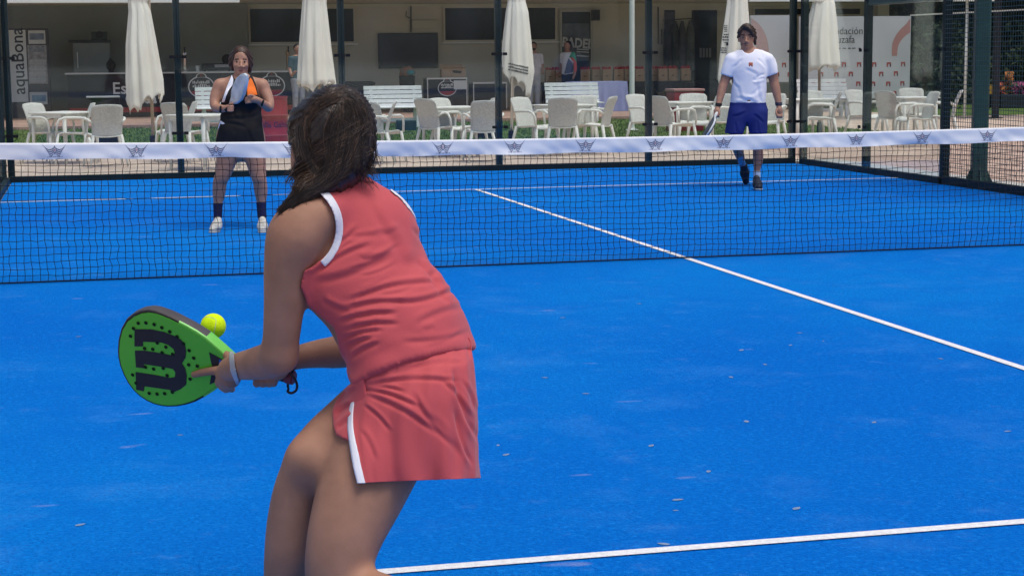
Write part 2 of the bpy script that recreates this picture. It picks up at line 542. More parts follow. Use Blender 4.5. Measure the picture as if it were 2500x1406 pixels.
# light mast outside the fence
mp_ = at_z(2388, 452, 0)
mast = empty('light_mast', (mp_[0], mp_[1], 0.0), -0.30, 'tall green square mast with flared foot plate outside the mesh fence', 'mast')
MB().bev((-0.078, -0.078, 0.02), (0.078, 0.078, 6.0), 0.012).build('pole', STEEL_R, mast)
ft = MB()
ft.box((-0.16, -0.16, 0.0), (0.16, 0.16, 0.02))
for sx, sy in ((1, 0), (-1, 0), (0, 1), (0, -1)):
    a = Vector((sx, sy, 0)); b = Vector((-sy, sx, 0))
    ft.prism([a * 0.078 + b * 0.006 + Vector((0, 0, 0.02)), a * 0.155 + b * 0.006 + Vector((0, 0, 0.02)), a * 0.078 + b * 0.006 + Vector((0, 0, 0.20))], -b * 0.012)
ft.build('foot_plate', STEEL_R, mast)

# ------------------------------------------------------------------ the net
net = empty('net', (0, 0, 0), 0, 'black padel net with a white printed tape across the court', 'net')


def ztop(x): return 0.868 + 0.052 * (x / 5) ** 2


TAPE_H = 0.104
XA, XB = -5.02, 5.02
nm = MB()
ncol, nrow = int((XB - XA) / 0.0455), 18
# wobble field of the knots
wx = nrg.normal(0, 0.0024, (ncol + 1, nrow + 1)); wz = nrg.normal(0, 0.0020, (ncol + 1, nrow + 1))
low = np.array([[math.sin(i * 0.37) + math.sin(i * 0.11 + 2) * 1.6 + math.sin(i * 0.71 + 1) * .6 for j in range(nrow + 1)] for i in range(ncol + 1)])


def knot(i, j):
    x = XA + i * (XB - XA) / ncol
    zt = ztop(x) - TAPE_H + 0.004
    t = j / nrow
    z = 0.012 + (zt - 0.012) * t + (wz[i, j] + 0.005 * math.sin(i * .23 + j * .8)) * (0 < j < nrow)
    slack = math.sin(math.pi * t)
    left = max(0, min(1, (-1.0 - x) / 3.0))
    x2 = x + wx[i, j] + slack * 0.005 * low[i, j] + 0.03 * left * (1 - t) ** 3 * math.sin(i * .5) * 0.3 + 0.006 * ((j * 7 + i * 3) % 3 - 1) * 0.5
    y = 0.014 * slack * math.sin(x * 2.1 + t * 2) - 0.05 * left * (1 - t) ** 2 * slack
    return (x2, y, z)


K = [[knot(i, j) for j in range(nrow + 1)] for i in range(ncol + 1)]


def strand(pts, r):
    """a three-sided cord through the knots, sagging a little between them"""
    nm.tube(pts, r, 3, cap=False)


for i in range(ncol + 1): strand(K[i], 0.0023)
for j in range(nrow + 1): strand([K[i][j] for i in range(ncol + 1)], 0.0023 if j else 0.006)
nm.build('netting', NETB, net, kind='stuff')
tp = MB()
nx, nz = 420, 7
vs = []
for i in range(nx + 1):
    x = XA + (XB - XA) * i / nx
    for side in (-1, 1):
        for k in range(nz + 1):
            t = k / nz
            z = ztop(x) - TAPE_H * (1 - t)
            th = 0.010 * (1 - 0.2 * t)
            wob = 0.006 * (1 - t * .6) * (math.sin(x * 5.1 + t * 2.5 + side) + math.sin(x * 11.3 - t * 4) * .7) + 0.0025 * math.sin(x * 31 + t * 7 + math.sin(x * 13) * 2)
            z += 0.0035 * math.sin(x * 7.7 + 1.3) * (1 - t)
            vs.append((x, side * th + wob * (1 - t * 0.75), z))
row = 2 * (nz + 1)
fs = []
for i in range(nx):
    a, b = i * row, (i + 1) * row
    for k in range(nz):
        fs.append((a + k, b + k, b + k + 1, a + k + 1))
        fs.append((a + nz + 1 + k, a + nz + 2 + k, b + nz + 2 + k, b + nz + 1 + k))
    fs.append((a + nz, b + nz, b + row - 1, a + row - 1))
tp.add(vs, fs)
tape = tp.build('tape', TAPE, net, smooth='all')
for x in (-5.06, 5.06):
    MB().bev((x - 0.03, -0.03, 0), (x + 0.03, 0.03, 0.95), 0.008).build('net_post', STEEL, net)

# winged crests printed on the tape
em = MB()
for s in (-1, 1):
    for k in range(4):
        a0 = 0.10 + 0.30 * k
        L_ = 0.066 - 0.010 * k
        pts_o, pts_i = [], []
        for q in range(7):
            t = q / 6
            x = 0.010 + L_ * t * math.cos(a0 * 0.2)
            z = 0.006 - 0.011 * k + 0.030 * t ** 1.6 - 0.014 * math.sin(t * math.pi) * (1 + .2 * k)
            wd = 0.0024 * (1 - t) ** 0.6 + 0.0005
            pts_o.append((s * x, 0, z + wd)); pts_i.append((s * x, 0, z - wd))
        em.poly(pts_o + pts_i[::-1], 0)
em.poly([(-0.010, 0, 0.012), (0.010, 0, 0.012), (0.009, 0, -0.016), (0, 0, -0.030), (-0.009, 0, -0.016)], 0)
em.poly([(-0.0065, -0.0006, 0.008), (0.0065, -0.0006, 0.008), (0.006, -0.0006, -0.012), (0, -0.0006, -0.022), (-0.006, -0.0006, -0.012)], 2)
em.poly([(-0.003, -0.0012, 0.003), (0.003, -0.0012, 0.003), (0.002, -0.0012, -0.012), (-0.002, -0.0012, -0.012)], 1)
em.poly([(-0.006, 0, 0.016), (0.006, 0, 0.016), (0.0, 0, 0.026)], 0)
for k in range(11):
    x = -0.046 + k * 0.0088
    wd = 0.003 + 0.0016 * ((k * 7) % 3)
    em.add([(x, 0, -0.049), (x + wd, 0, -0.049), (x + wd, 0, -0.0445), (x, 0, -0.0445)], [(0, 1, 2, 3)], 0)
bv = BVHTree.FromPolygons(tp.v, tp.f)
for k, u in enumerate((-75, 133, 333, 527, 716, 900, 1081, 1256, 1430, 1600, 1767, 1930, 2091, 2252, 2411, 2565)):
    p = at_y(u, 360 - 0.0195 * u, -0.01)
    zc = ztop(p[0]) - 0.042
    # sit on the cloth: a copy of the crest laid on the tape's own surface
    mm = bpy.data.meshes.new('emblem')
    vv = []
    for q in em.v:
        x, z = p[0] + q[0], zc + q[2]
        hit = bv.ray_cast(Vector((x, -1, z)), Vector((0, 1, 0)))
        y = hit[0].y if hit[0] is not None else -0.01
        vv.append((x, y - 0.0018 + q[1], z))
    mm.from_pydata(vv, [], em.f); mm.materials.append(NAVY); mm.materials.append(REDP); mm.materials.append(TAPE)
    mm.polygons.foreach_set('material_index', em.m)
    link(bpy.data.objects.new('emblem', mm), tape)

# ------------------------------------------------------------------ the club building behind
WY = 35.5
FLOOR = 0.06


def pxbox(u0, v0, u1, v1, y, th, z0=None):
    a, b = at_y(u0, v1, y), at_y(u1, v0, y)
    return (a[0], y, a[2] if z0 is None else z0), (b[0], y + th, b[2])


def rel(lo, hi, o):
    return tuple(lo[i] - o[i] for i in range(3)), tuple(hi[i] - o[i] for i in range(3))


xr = at_y(2128, 60, WY)[0]
xm = at_y(603, 60, WY)[0]
bld = empty('club_building', (0, WY, FLOOR), 0, 'long low club house of beige plaster under a deep flat canopy', 'building')
bo = (0, WY, FLOOR)


def bpart(name, lo, hi, mat, parent=None, bev=0.0):
    m = MB()
    lo, hi = rel(lo, hi, bo)
    if bev: m.bev(lo, hi, bev)
    else: m.box(lo, hi)
    return m.build(name, mat, parent or bld)


wallp = bpart('wall', (xm, WY, FLOOR - 0.1), (xr, WY + 0.3, 4.0), WALLM)
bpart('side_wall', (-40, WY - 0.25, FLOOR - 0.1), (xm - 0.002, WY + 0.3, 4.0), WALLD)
bpart('end_wall', (xr + 0.002, WY - 0.4, FLOOR - 0.1), (xr + 0.35, WY + 6, 4.0), WALLM)
bpart('soffit', (xm - 3, 31.2, 2.89), (xr + 1.2, WY - 0.003, 3.15), SOFF)
bpart('cornice', (xm, WY - 0.05, 2.82), (xr, WY - 0.004, 2.885), SOFF)
zf = at_y(300, 8, 31.0)[2]
bpart('fascia', (-40, 31.0, zf), (at_y(585, 5, 31.0)[0], 31.19, zf + 0.6), FASC, bev=0.01)
bpart('soffit', (-40, 31.195, zf + 0.05), (xm - 3.01, WY - 0.26, zf + 0.3), SOFF)
zf2 = at_y(1950, 5, 31.0)[2]
bpart('fascia', (at_y(1830, 5, 31)[0], 31.0, zf2), (xr + 1.6, 31.195, zf2 + 0.6), FASC, bev=0.01)


def window(u0, v0, u1, v1, fr=0.05, mull=()):
    lo, hi = pxbox(u0, v0, u1, v1, WY - 0.03, 0.028)
    wo = bpart('window', (lo[0], WY - 0.02, lo[2]), (hi[0], WY - 0.004, hi[2]), DARKW)
    for a, b in (((lo[0] - fr, WY - 0.06, lo[2] - fr), (hi[0] + fr, WY - 0.022, lo[2])), ((lo[0] - fr, WY - 0.06, hi[2]), (hi[0] + fr, WY - 0.022, hi[2] + fr)),
                 ((lo[0] - fr, WY - 0.058, lo[2] + .001), (lo[0], WY - 0.022, hi[2] - .001)), ((hi[0], WY - 0.058, lo[2] + .001), (hi[0] + fr, WY - 0.022, hi[2] - .001))):
        bpart('frame', a, b, WALLM, wo)
    for t in mull:
        x = lo[0] + t * (hi[0] - lo[0])
        bpart('mullion', (x - 0.02, WY - 0.05, lo[2] + .002), (x + 0.02, WY - 0.021, hi[2] - .002), DARKW, wo)
    bpart('sill', (lo[0] - 0.1, WY - 0.12, lo[2] - fr - 0.04), (hi[0] + 0.1, WY - 0.061, lo[2] - fr - 0.003), FASC, wo)
    return wo


window(612, 22, 862, 104, mull=(0.42, 0.72))
window(1087, 20, 1355, 99, mull=(0.35, 0.68))
window(1842, 22, 2100, 37, mull=(0.3, 0.62))
# the glazed door with its club lettering
lo, hi = pxbox(1372, 30, 1441, 200, WY - 0.03, 0.03, FLOOR)
dr = bpart('door', (lo[0], WY - 0.03, FLOOR), (hi[0], WY - 0.004, hi[2]), DARKW)
FRM = mk('door_frame', (0.46, 0.45, 0.38), 0.6, 0.08, 6)
for a, b in (((lo[0] - 0.07, WY - 0.07, FLOOR), (lo[0], WY - 0.031, hi[2])), ((hi[0], WY - 0.07, FLOOR), (hi[0] + 0.07, WY - 0.031, hi[2])), ((lo[0] - 0.07, WY - 0.07, hi[2] + .001), (hi[0] + 0.07, WY - 0.031, hi[2] + 0.08))):
    bpart('frame', a, b, FRM, dr)
GLOOM = mk('door_glass_poster', (0.05, 0.065, 0.075), 0.4, 0.5, 5, rgb2=(0.11, 0.13, 0.15))
p0, p1 = pxbox(1374, 58, 1439, 150, WY - 0.036, 0.004)
bpart('poster', p0, p1, GLOOM, dr)
LETW = mk('lettering_white', (0.62, 0.62, 0.60), 0.7, 0.05, 20)
LETB = mk('lettering_black', (0.015, 0.015, 0.02), 0.7, 0.1, 20)
pc = at_y(1410, 107, WY - 0.042)
RX = Matrix.Rotation(math.radians(90), 4, 'X')
o = text_mesh('lettering', 'PADEL', 0.36, Matrix.Translation(Vector(pc) - Vector(bo)) @ Matrix.Rotation(math.radians(5), 4, 'Y') @ RX, LETW, dr, bold=0.012, xs=0.85)
for v in (122, 128, 138):
    a = at_y(1408, v, WY - 0.041); b = at_y(1438, v + 2, WY - 0.041)
    MB().add([(a[0] - bo[0], -0.041, a[2] - bo[2]), (b[0] - bo[0], -0.041, b[2] - bo[2]), (b[0] - bo[0], -0.041, b[2] - bo[2] + .03), (a[0] - bo[0], -0.041, a[2] - bo[2] + .03)], [(0, 1, 2, 3)]).build('stripe', LETW, dr)
lo, hi = pxbox(1689, 26, 1751, 196, WY - 0.03, 0.03, FLOOR)
d2 = bpart('door', (lo[0], WY - 0.03, FLOOR), (hi[0], WY - 0.004, hi[2]), mk('door_black', (0.014, 0.016, 0.022), 0.5, 0.4, 3), bev=0.004)
for k in range(4):
    a, b = pxbox(1708 + k * 7.6, 118, 1713.5 + k * 7.6, 141, WY - 0.036, 0.004)
    bpart('louvre_slot', a, b, mk('slot_pale', (0.22, 0.21, 0.2), 0.6, 0.1) if k == 0 else MATS['slot_pale'], d2)


def wall_thing(name, label, cat, u0, v0, u1, v1, th, mat, bev=0.008, y=None, group=None):
    y = WY - 0.004 if y is None else y
    a, b = pxbox(u0, v0, u1, v1, y - th, th)
    c = ((a[0] + b[0]) / 2, y, (a[2] + b[2]) / 2)
    o = MB().bev(*rel(a, b, c), bev).build(name, mat, None)
    o.location = c
    return tag(o, label, cat, group), c


tv, c = wall_thing('television', 'large dark wall mounted television to the right of the bar', 'television', 925, 81, 1069, 168, 0.09, mk('tv_bezel', (0.015, 0.016, 0.02), 0.3, 0.1))
a, b = pxbox(928, 84, 1066, 165, WY - 0.1, 0.004)
MB().box(*rel(a, b, c)).build('screen', mk('tv_screen', (0.018, 0.023, 0.045), 0.12, 0.2, 2, spec=0.5), tv)
vent, c = wall_thing('wall_vent', 'pale rectangular vent box on the wall above the television', 'vent', 1007, 50, 1067, 70, 0.10, WALLM)
for k in range(5):
    a, b = pxbox(1010, 53 + k * 3.2, 1064, 54.6 + k * 3.2, WY - 0.112, 0.008)
    MB().box(*rel(a, b, c)).build('slat', SOFF, vent)
cd = MB()
p = at_y(1003, 12, WY - 0.03); q = at_y(1003, 79, WY - 0.03)
cd.tube([p, q], 0.022, 8)
p2 = at_y(990, 30, WY - 0.03); cd.tube([at_y(992, 28, WY - .03), at_y(991, 40, WY - .03), at_y(997, 44, WY - .03), at_y(1003, 44, WY - .03)], 0.012, 6)
tag(cd.build('cable_conduit', mk('conduit', (0.10, 0.10, 0.09), 0.6, 0.2), smooth=True), 'dark cable conduit running down the wall to the television', 'conduit')
cd = MB(); cd.tube([at_y(1607, 18, WY - .03), at_y(1607, 108, WY - .03), at_y(1615, 109, WY - .03), at_y(1615, 72, WY - .03)], 0.018, 6)
tag(cd.build('cable_conduit', MATS['conduit'], smooth=True), 'thin bent conduit on the wall left of the coat rack', 'conduit')
sp, c = wall_thing('wall_speaker', 'small dark loudspeaker box high on the wall beside the glazed door', 'loudspeaker', 1447, 25, 1465, 51, 0.22, mk('speaker_dark', (0.035, 0.03, 0.045), 0.6, 0.2))
a, b = pxbox(1449, 28, 1463, 48, WY - 0.232, 0.006)
MB().box(*rel(a, b, c)).build('grille', BLACKM, sp)
wb, c = wall_thing('notice_board', 'narrow dark notice board on the wall left of the coats', 'notice board', 1623, 26, 1648, 100, 0.05, mk('board_dark', (0.03, 0.03, 0.038), 0.5, 0.3, 4))
a, b = pxbox(1626, 30, 1645, 60, WY - 0.058, 0.003)
MB().box(*rel(a, b, c)).build('notice', mk('notice_grey', (0.08, 0.075, 0.095), 0.6, 0.2), wb)

# coats on a rail
p = at_y(1652, 50, WY - 0.3)
rail = empty('coat_rail', p, 0, 'coat rail on the wall left of the black door', 'coat rail')
MB().tube([(-0.35, 0, 0), (0.62, 0, 0.05)], 0.014, 8).build('rail', BLACKM, rail)
for x in (-0.3, 0.5): MB().tube([(x, 0, 0), (x, 0.29, 0)], 0.01, 6).build('bracket', BLACKM, rail)
COATS = [(-0.26, 0.20, 1.35, (0.020, 0.022, 0.03)), (-0.04, 0.18, 1.30, (0.05, 0.055, 0.05)), (0.16, 0.19, 1.32, (0.085, 0.085, 0.10)), (0.40, 0.22, 1.38, (0.11, 0.12, 0.11))]
for k, (x, wd, ln, colr) in enumerate(COATS):
    m = MB(); vs = []; fs = []; n = 16
    for i in range(13):
        t = i / 12
        ww_ = wd * (0.35 + 0.65 * min(1, t * 5)) * (1 + 0.2 * t)
        for q in range(n):
            th = 2 * math.pi * q / n
            vs.append((x + ww_ * 0.5 * math.cos(th) * (1 + 0.12 * math.sin(5 * th + k)), 0.11 * math.sin(th) * (0.4 + .6 * min(1, t * 5)), -0.02 - ln * t))
    for i in range(12):
        for q in range(n): fs.append((i * n + q, i * n + (q + 1) % n, (i + 1) * n + (q + 1) % n, (i + 1) * n + q))
    m.add(vs, fs)
    o = m.build('coat', mk('coat_%d' % k, colr, 0.9, 0.3, 6), None, smooth='all')
    o.location = p
    tag(o, ['black coat hanging leftmost on the rail', 'dark olive coat hanging second from the left', 'grey violet jacket hanging third on the rail', 'pale grey green jacket hanging nearest the black door'][k], 'coat', 'coats on the rail')


# ------------------------------------------------------------------ bar and its clutter
BY = 32.4
a, b = pxbox(168, 173, 722, 300, BY, 0.62, FLOOR)
bar = empty('bar_counter', ((a[0] + b[0]) / 2, BY, FLOOR), 0, 'long black bar counter with white printed front and pale top', 'bar counter')
bc = bar.location
MB().box(*rel((a[0], BY + 0.03, FLOOR), (b[0], BY + 0.6, b[2] - 0.04), bc)).build('front', BLACK, bar)
MB().bev(*rel((a[0] - 0.05, BY - 0.06, b[2] - 0.038), (b[0] + 0.05, BY + 0.66, b[2]), bc), 0.008).build('counter_top', mk('counter_pale', (0.5, 0.52, 0.5), 0.35, 0.1), bar)
BARTOP = b[2]
MB().box(*rel((a[0] + .02, BY + 0.022, FLOOR + 0.12), (b[0] - .02, BY + 0.029, FLOOR + 0.24), bc)).build('kick_band', mk('red_band', (0.30, 0.03, 0.03), 0.5, 0.1), bar)
for u in (355, 455, 560, 640):
    q = at_y(u, 220, BY)
    MB().box(*rel((q[0] - 0.006, BY + 0.018, FLOOR), (q[0] + 0.006, BY + 0.0285, BARTOP - 0.05), bc)).build('panel_joint', BLACKM, bar)
q = at_y(334, 217, BY + 0.02)
text_mesh('lettering', 'Estrella', 0.40, Matrix.Translation(Vector(q) - Vector(bc)) @ RX, LETW, bar, bold=0.005, xs=1.0)
q = at_y(344, 243, BY + 0.02)
text_mesh('lettering', 'Galicia', 0.30, Matrix.Translation(Vector(q) - Vector(bc)) @ RX, LETW, bar, bold=0.014, xs=0.92)


def crest(u, v, w, h, y, org, parent):
    """oval badge: white ring, cap on top, pale word strokes, red lower field"""
    c = Vector(at_y(u, v, y)) - Vector(org)
    k = 48 * 1.0 / 4262
    W, H = w * k / 2, h * k / 2
    m = MB()
    n = 36
    o_ = [(c.x + W * math.cos(2 * math.pi * i / n), c.y, c.z + H * math.sin(2 * math.pi * i / n)) for i in range(n)]
    i_ = [(c.x + W * .92 * math.cos(2 * math.pi * i / n), c.y, c.z + H * .90 * math.sin(2 * math.pi * i / n)) for i in range(n)]
    vs = o_ + i_
    m.add(vs, [(i, (i + 1) % n, n + (i + 1) % n, n + i) for i in range(n)], 0)
    cap = [(c.x + W * .42 * math.cos(math.pi * i / 10), c.y - .002, c.z + H * .86 + H * .42 * math.sin(math.pi * i / 10)) for i in range(11)]
    m.poly(cap, 0)
    cap = [(c.x + W * .33 * math.cos(math.pi * i / 10), c.y - .004, c.z + H * .89 + H * .32 * math.sin(math.pi * i / 10)) for i in range(11)]
    m.poly(cap, 1)
    m.add([(c.x - W * .10, c.y - .006, c.z + H * 1.0), (c.x + W * .1, c.y - .006, c.z + H * 1.0), (c.x, c.y - .006, c.z + H * 1.2)], [(0, 1, 2)], 2)
    seg = [(c.x + W * .9 * math.cos(-math.pi * (0.14 + .72 * i / 14)), c.y - .001, c.z + H * .88 * math.sin(-math.pi * (0.14 + .72 * i / 14))) for i in range(15)]
    m.poly(seg, 2)
    r = random.Random(3)
    for row, (zz, hgt) in enumerate(((0.30, 0.26), (-0.02, 0.24))):
        x = -0.66
        while x < 0.62:
            ww_ = r.uniform(0.05, 0.11)
            hh_ = hgt * r.uniform(0.6, 1.25)
            m.add([(c.x + W * x, c.y - .003, c.z + H * zz), (c.x + W * (x + ww_), c.y - .003, c.z + H * zz), (c.x + W * (x + ww_), c.y - .003, c.z + H * (zz + hh_)), (c.x + W * x, c.y - .003, c.z + H * (zz + hh_))], [(0, 1, 2, 3)], 0)
            x += ww_ + 0.05
    return m.build('crest', [LETW, BLACK, MATS['red_band']], parent)


crest(492, 213, 58, 48, BY + 0.015, bc, bar)
crest(664, 210, 58, 48, BY + 0.015, bc, bar)


def on_bar(u, dy=0.25):
    q = at_y(u, 172, BY + dy)
    return (q[0], BY + dy, BARTOP)


CHROME = mk('chrome', (0.6, 0.6, 0.62), 0.2, 0.05, metal=1.0)
PLW = mk('cup_white', (0.75, 0.75, 0.72), 0.5, 0.05)
for k, (u, lb) in enumerate(((452, 'chrome beer tap column beside the second court post'), (704, 'brass beer tap column at the right end of the bar'))):
    t = empty('beer_tap', on_bar(u), 0, lb, 'beer tap', 'beer taps on the bar')
    mt = CHROME if k == 0 else mk('brass', (0.35, 0.27, 0.16), 0.35, 0.1, metal=0.9)
    MB().lathe([(0.09, 0), (0.09, 0.02), (0.05, 0.05), (0.045, 0.38), (0.06, 0.40), (0.06, 0.47), (0.02, 0.52), (0, 0.53)], 16).build('column', mt, t, smooth=True)
    MB().tube([(0, -0.04, 0.43), (0, -0.16, 0.43), (0, -0.18, 0.36)], 0.016, 8).build('spout', mt, t, smooth=True)
    MB().tube([(0, -0.10, 0.44), (0, -0.11, 0.60)], [0.012, 0.022], 8).build('handle', BLACKM, t, smooth=True)
for u, lb in ((483, 'white paper cup on the bar, nearer the left tap'), (502, 'white paper cup on the bar, nearer the coffee machine')):
    t = MB().lathe([(0.04, 0), (0.055, 0.14), (0.058, 0.145), (0.052, 0.145), (0.038, 0.01)], 14).build('paper_cup', PLW, smooth=True)
    t.location = on_bar(u); tag(t, lb, 'cup', 'cups on the bar')
t = empty('coffee_machine', on_bar(535), 0, 'dark low coffee machine on the bar left of the woman player', 'coffee machine')
MB().bev((-0.42, -0.2, 0.03), (0.30, 0.2, 0.20), 0.02).build('body', BLACK, t)
MB().bev((-0.12, -0.22, 0.10), (0.24, -0.201, 0.17), 0.004).build('panel', mk('steel_dull', (0.25, 0.25, 0.25), 0.4, 0.1, metal=0.6), t)
for x in (-0.36, 0.24): MB().tube([(x, -.12, 0), (x, -.12, .03)], 0.025, 8).build('foot', BLACKM, t)
MB().lathe([(0.10, 0.20), (0.13, 0.30), (0.10, 0.38), (0.04, 0.42), (0, 0.425)], 14, (0.2, 0, 0)).build('hopper', BLACKM, t, smooth=True)
t = MB().lathe([(0.06, 0), (0.06, 0.06), (0.10, 0.10), (0.12, 0.18), (0.09, 0.26), (0.05, 0.30), (0.02, 0.36), (0, 0.37)], 16).build('coffee_grinder', BLACKM, smooth=True)
t.location = on_bar(271); tag(t, 'small dark rounded grinder standing on the bar by the fridge', 'grinder')
# fridge and box behind the bar
a, b = pxbox(185, 104, 268, 300, 34.2, 0.65, FLOOR)
c = ((a[0] + b[0]) / 2, 34.5, FLOOR)
fr = empty('fridge', c, 0, 'tall grey fridge with a dark top standing behind the bar', 'fridge')
MB().bev(*rel(a, b, c), 0.02).build('body', mk('fridge_grey', (0.22, 0.235, 0.225), 0.4, 0.08, 3), fr)
MB().bev(*rel((a[0] - 0.10, a[1] - 0.06, b[2] + 0.001), (b[0] + 0.02, b[1], b[2] + 0.06), c), 0.01).build('top', BLACK, fr)
MB().tube([(-0.35, -0.36, 1.2), (-0.35, -0.36, 1.6)], 0.012, 8).build('handle', ALU, fr)
a2, b2 = pxbox(224, 78, 262, 100, 34.25, 0.3, b[2] + 0.061)
c2 = ((a2[0] + b2[0]) / 2, 34.4, b[2] + 0.061)
t = empty('radio_box', c2, 0, 'small dark radio on top of the grey fridge', 'radio')
MB().bev(*rel(a2, b2, c2), 0.015).build('body', mk('radio_dark', (0.02, 0.03, 0.027), 0.5, 0.2), t)
m = MB(); m.lathe([(0.0, 0), (0.085, 0.0), (0.095, 0.012), (0.0, 0.02)], 18)
for i, p_ in enumerate(m.v): m.v[i] = (p_[0], -0.16 - p_[2], 0.125 + p_[1])
m.build('speaker_cone', BLACKM, t, smooth=True)

# advertising board with the water banner and a calendar
a, b = pxbox(24, 70, 118, 262, 33.4, 0.08, FLOOR)
c = ((a[0] + b[0]) / 2, 33.4, FLOOR)
bd = empty('display_board', c, 0, 'dark standing board with a white water banner and a column of posters', 'display board')
MB().bev(*rel(a, b, c), 0.01).build('frame', mk('board_brown', (0.05, 0.045, 0.05), 0.6, 0.2), bd)
PAPER = mk('paper_white', (0.60, 0.62, 0.60), 0.7, 0.06, 5)


def on_board(name, u0, v0, u1, v1, mat, dy=0.012):
    p0, p1 = pxbox(u0, v0, u1, v1, 33.4 - dy, dy - 0.004)
    return MB().box(*rel(p0, p1, c)).build(name, mat, bd)


on_board('banner', 28, 74, 62, 250, PAPER)
q = at_y(45, 150, 33.38)
text_mesh('lettering', 'aquaBona', 0.42, Matrix.Translation(Vector(q) - Vector(c)) @ Matrix.Rotation(math.radians(-90), 4, 'Y') @ RX, LETB, bd, bold=0.004, xs=1.0)
on_board('poster', 70, 75, 110, 108, PAPER)
on_board('poster_print', 72, 82, 107, 98, mk('print_blue_grey', (0.16, 0.20, 0.26), 0.7, 0.4, 6), 0.016)
cal_ = on_board('calendar', 71, 111, 113, 206, mk('calendar_print', (0.20, 0.18, 0.16), 0.7, 0.5, 9, rgb2=(0.42, 0.42, 0.40)))
on_board('calendar_header', 72, 113, 108, 128, mk('header_print', (0.35, 0.36, 0.36), 0.7, 0.6, 12, rgb2=(0.10, 0.12, 0.15)), 0.016)
for r_ in range(4):
    for k in range(4):
        p0, p1 = pxbox(72.6 + k * 10.1, 146 + r_ * 14.6, 81.6 + k * 10.1, 159 + r_ * 14.6, 33.4 - 0.017, 0.004)
        MB().box(*rel(p0, p1, c)).build('calendar_page', MATS['paper_white'] if False else mk('page', (0.33, 0.34, 0.33), 0.7, 0.35, 30, rgb2=(0.5, 0.5, 0.49)) if (r_, k) == (0, 0) else MATS['page'], bd)
on_board('poster', 73, 225, 115, 256, PAPER)
on_board('poster_print', 79, 233, 112, 249, mk('print_blue', (0.03, 0.12, 0.30), 0.7, 0.6, 5, rgb2=(0.25, 0.4, 0.5)), 0.016)

# black drink coolers
def cooler(u0, v0, u1, y, label, logo=False):
    a, b = pxbox(u0, v0, u1, 290, y, 0.6, FLOOR)
    c = ((a[0] + b[0]) / 2, y + 0.3, FLOOR)
    t = empty('drink_cooler', c, 0, label, 'drink cooler', 'drink coolers under the canopy')
    MB().bev(*rel(a, (b[0], b[1], b[2] - 0.03), c), 0.01).build('body', BLACK, t)
    MB().bev(*rel((a[0] - 0.02, a[1] - 0.02, b[2] - 0.028), (b[0] + 0.02, b[1], b[2] + 0.01), c), 0.006).build('worktop', ALU, t)
    for x in (a[0], b[0]):
        MB().box(*rel((x - 0.012, y - 0.012, FLOOR + 0.05), (x + 0.012, y - 0.002, b[2] - 0.03), c)).build('edge_trim', ALU, t)
    return t, c, b[2] + 0.01


ck, c, ctop = cooler(1045, 191, 1139, 32.6, 'black drink cooler with steel edges and a white oval badge', True)
crest(1092, 216, 44, 36, 32.6 - 0.014, c, ck)
p0, p1 = pxbox(1108, 197, 1138, 219, 32.6 - 0.008, 0.004)
MB().box(*rel(p0, p1, c)).build('notice', PAPER, ck)
cooler(1157, 202, 1236, 32.8, 'plain low black cooler half hidden by the middle court post')
KRAFT = mk('kraft', (0.36, 0.25, 0.16), 0.85, 0.12, 10)
a, b = pxbox(1079, 164, 1136, 190, 32.75, 0.35, ctop + 0.001)
c = ((a[0] + b[0]) / 2, 32.9, ctop + 0.001)
t = empty('cardboard_box', c, 0, 'open brown cardboard box on the cooler with the oval badge', 'box')
h_ = b[2] - a[2]; w_ = (b[0] - a[0]) / 2
MB().box((-w_, -0.15, 0), (w_, 0.15, h_ * .8)).build('body', KRAFT, t)
MB().prism([(-w_, -0.152, h_ * .82), (w_, -0.152, h_ * .82), (w_ * .95, -0.24, h_ * 1.0), (-w_ * .95, -0.24, h_ * 1.0)], (0, 0.012, 0.004)).build('flap', KRAFT, t)
MB().prism([(-w_, 0.152, h_ * .82), (w_, 0.152, h_ * .82), (w_ * .95, 0.2, h_ * 1.25), (-w_ * .95, 0.2, h_ * 1.25)], (0, 0.012, 0.004)).build('flap', KRAFT, t)
MB().prism([(-w_ * .15, -0.158, h_ * .7), (w_ * .7, -0.158, h_ * .62), (w_ * .62, -0.158, h_ * .38), (0, -0.158, h_ * .45)], (0, 0.004, 0)).build('opening', BLACKM, t)
# bin with things poking out
a, b = pxbox(979, 187, 1017, 290, 32.7, 0.45, FLOOR)
c = ((a[0] + b[0]) / 2, 32.9, FLOOR)
t = empty('litter_bin', c, 0, 'tall black bin below the television', 'bin')
MB().lathe([(0.16, 0), (0.21, b[2] - FLOOR), (0.225, b[2] - FLOOR + 0.015), (0.20, b[2] - FLOOR + 0.015), (0.19, b[2] - FLOOR - 0.05)], 18).build('body', BLACKM, t, smooth=True)
cc = (c[0], c[1], b[2] + 0.0)
m = MB()
bm = bmesh.new(); bmesh.ops.create_icosphere(bm, subdivisions=3, radius=0.2)
for v in bm.verts: v.co *= 1 + 0.12 * math.sin(9 * v.co.x / .2 + 5 * v.co.z / .2) ; v.co.z = v.co.z * 0.8 + 0.10
m.add([v.co[:] for v in bm.verts], [tuple(x.index for x in f.verts) for f in bm.faces]); bm.free()
o = m.build('carrier_bag', mk('bag_orange', (0.28, 0.10, 0.05), 0.6, 0.4, 6, rgb2=(0.12, 0.16, 0.13)), smooth='all'); o.location = cc
tag(o, 'crumpled orange carrier bag bulging out of the black bin', 'bag')
m = MB(); bm = bmesh.new(); bmesh.ops.create_icosphere(bm, subdivisions=2, radius=0.11)
for v in bm.verts: v.co.z *= 0.6
m.add([v.co[:] for v in bm.verts], [tuple(x.index for x in f.verts) for f in bm.faces]); bm.free()
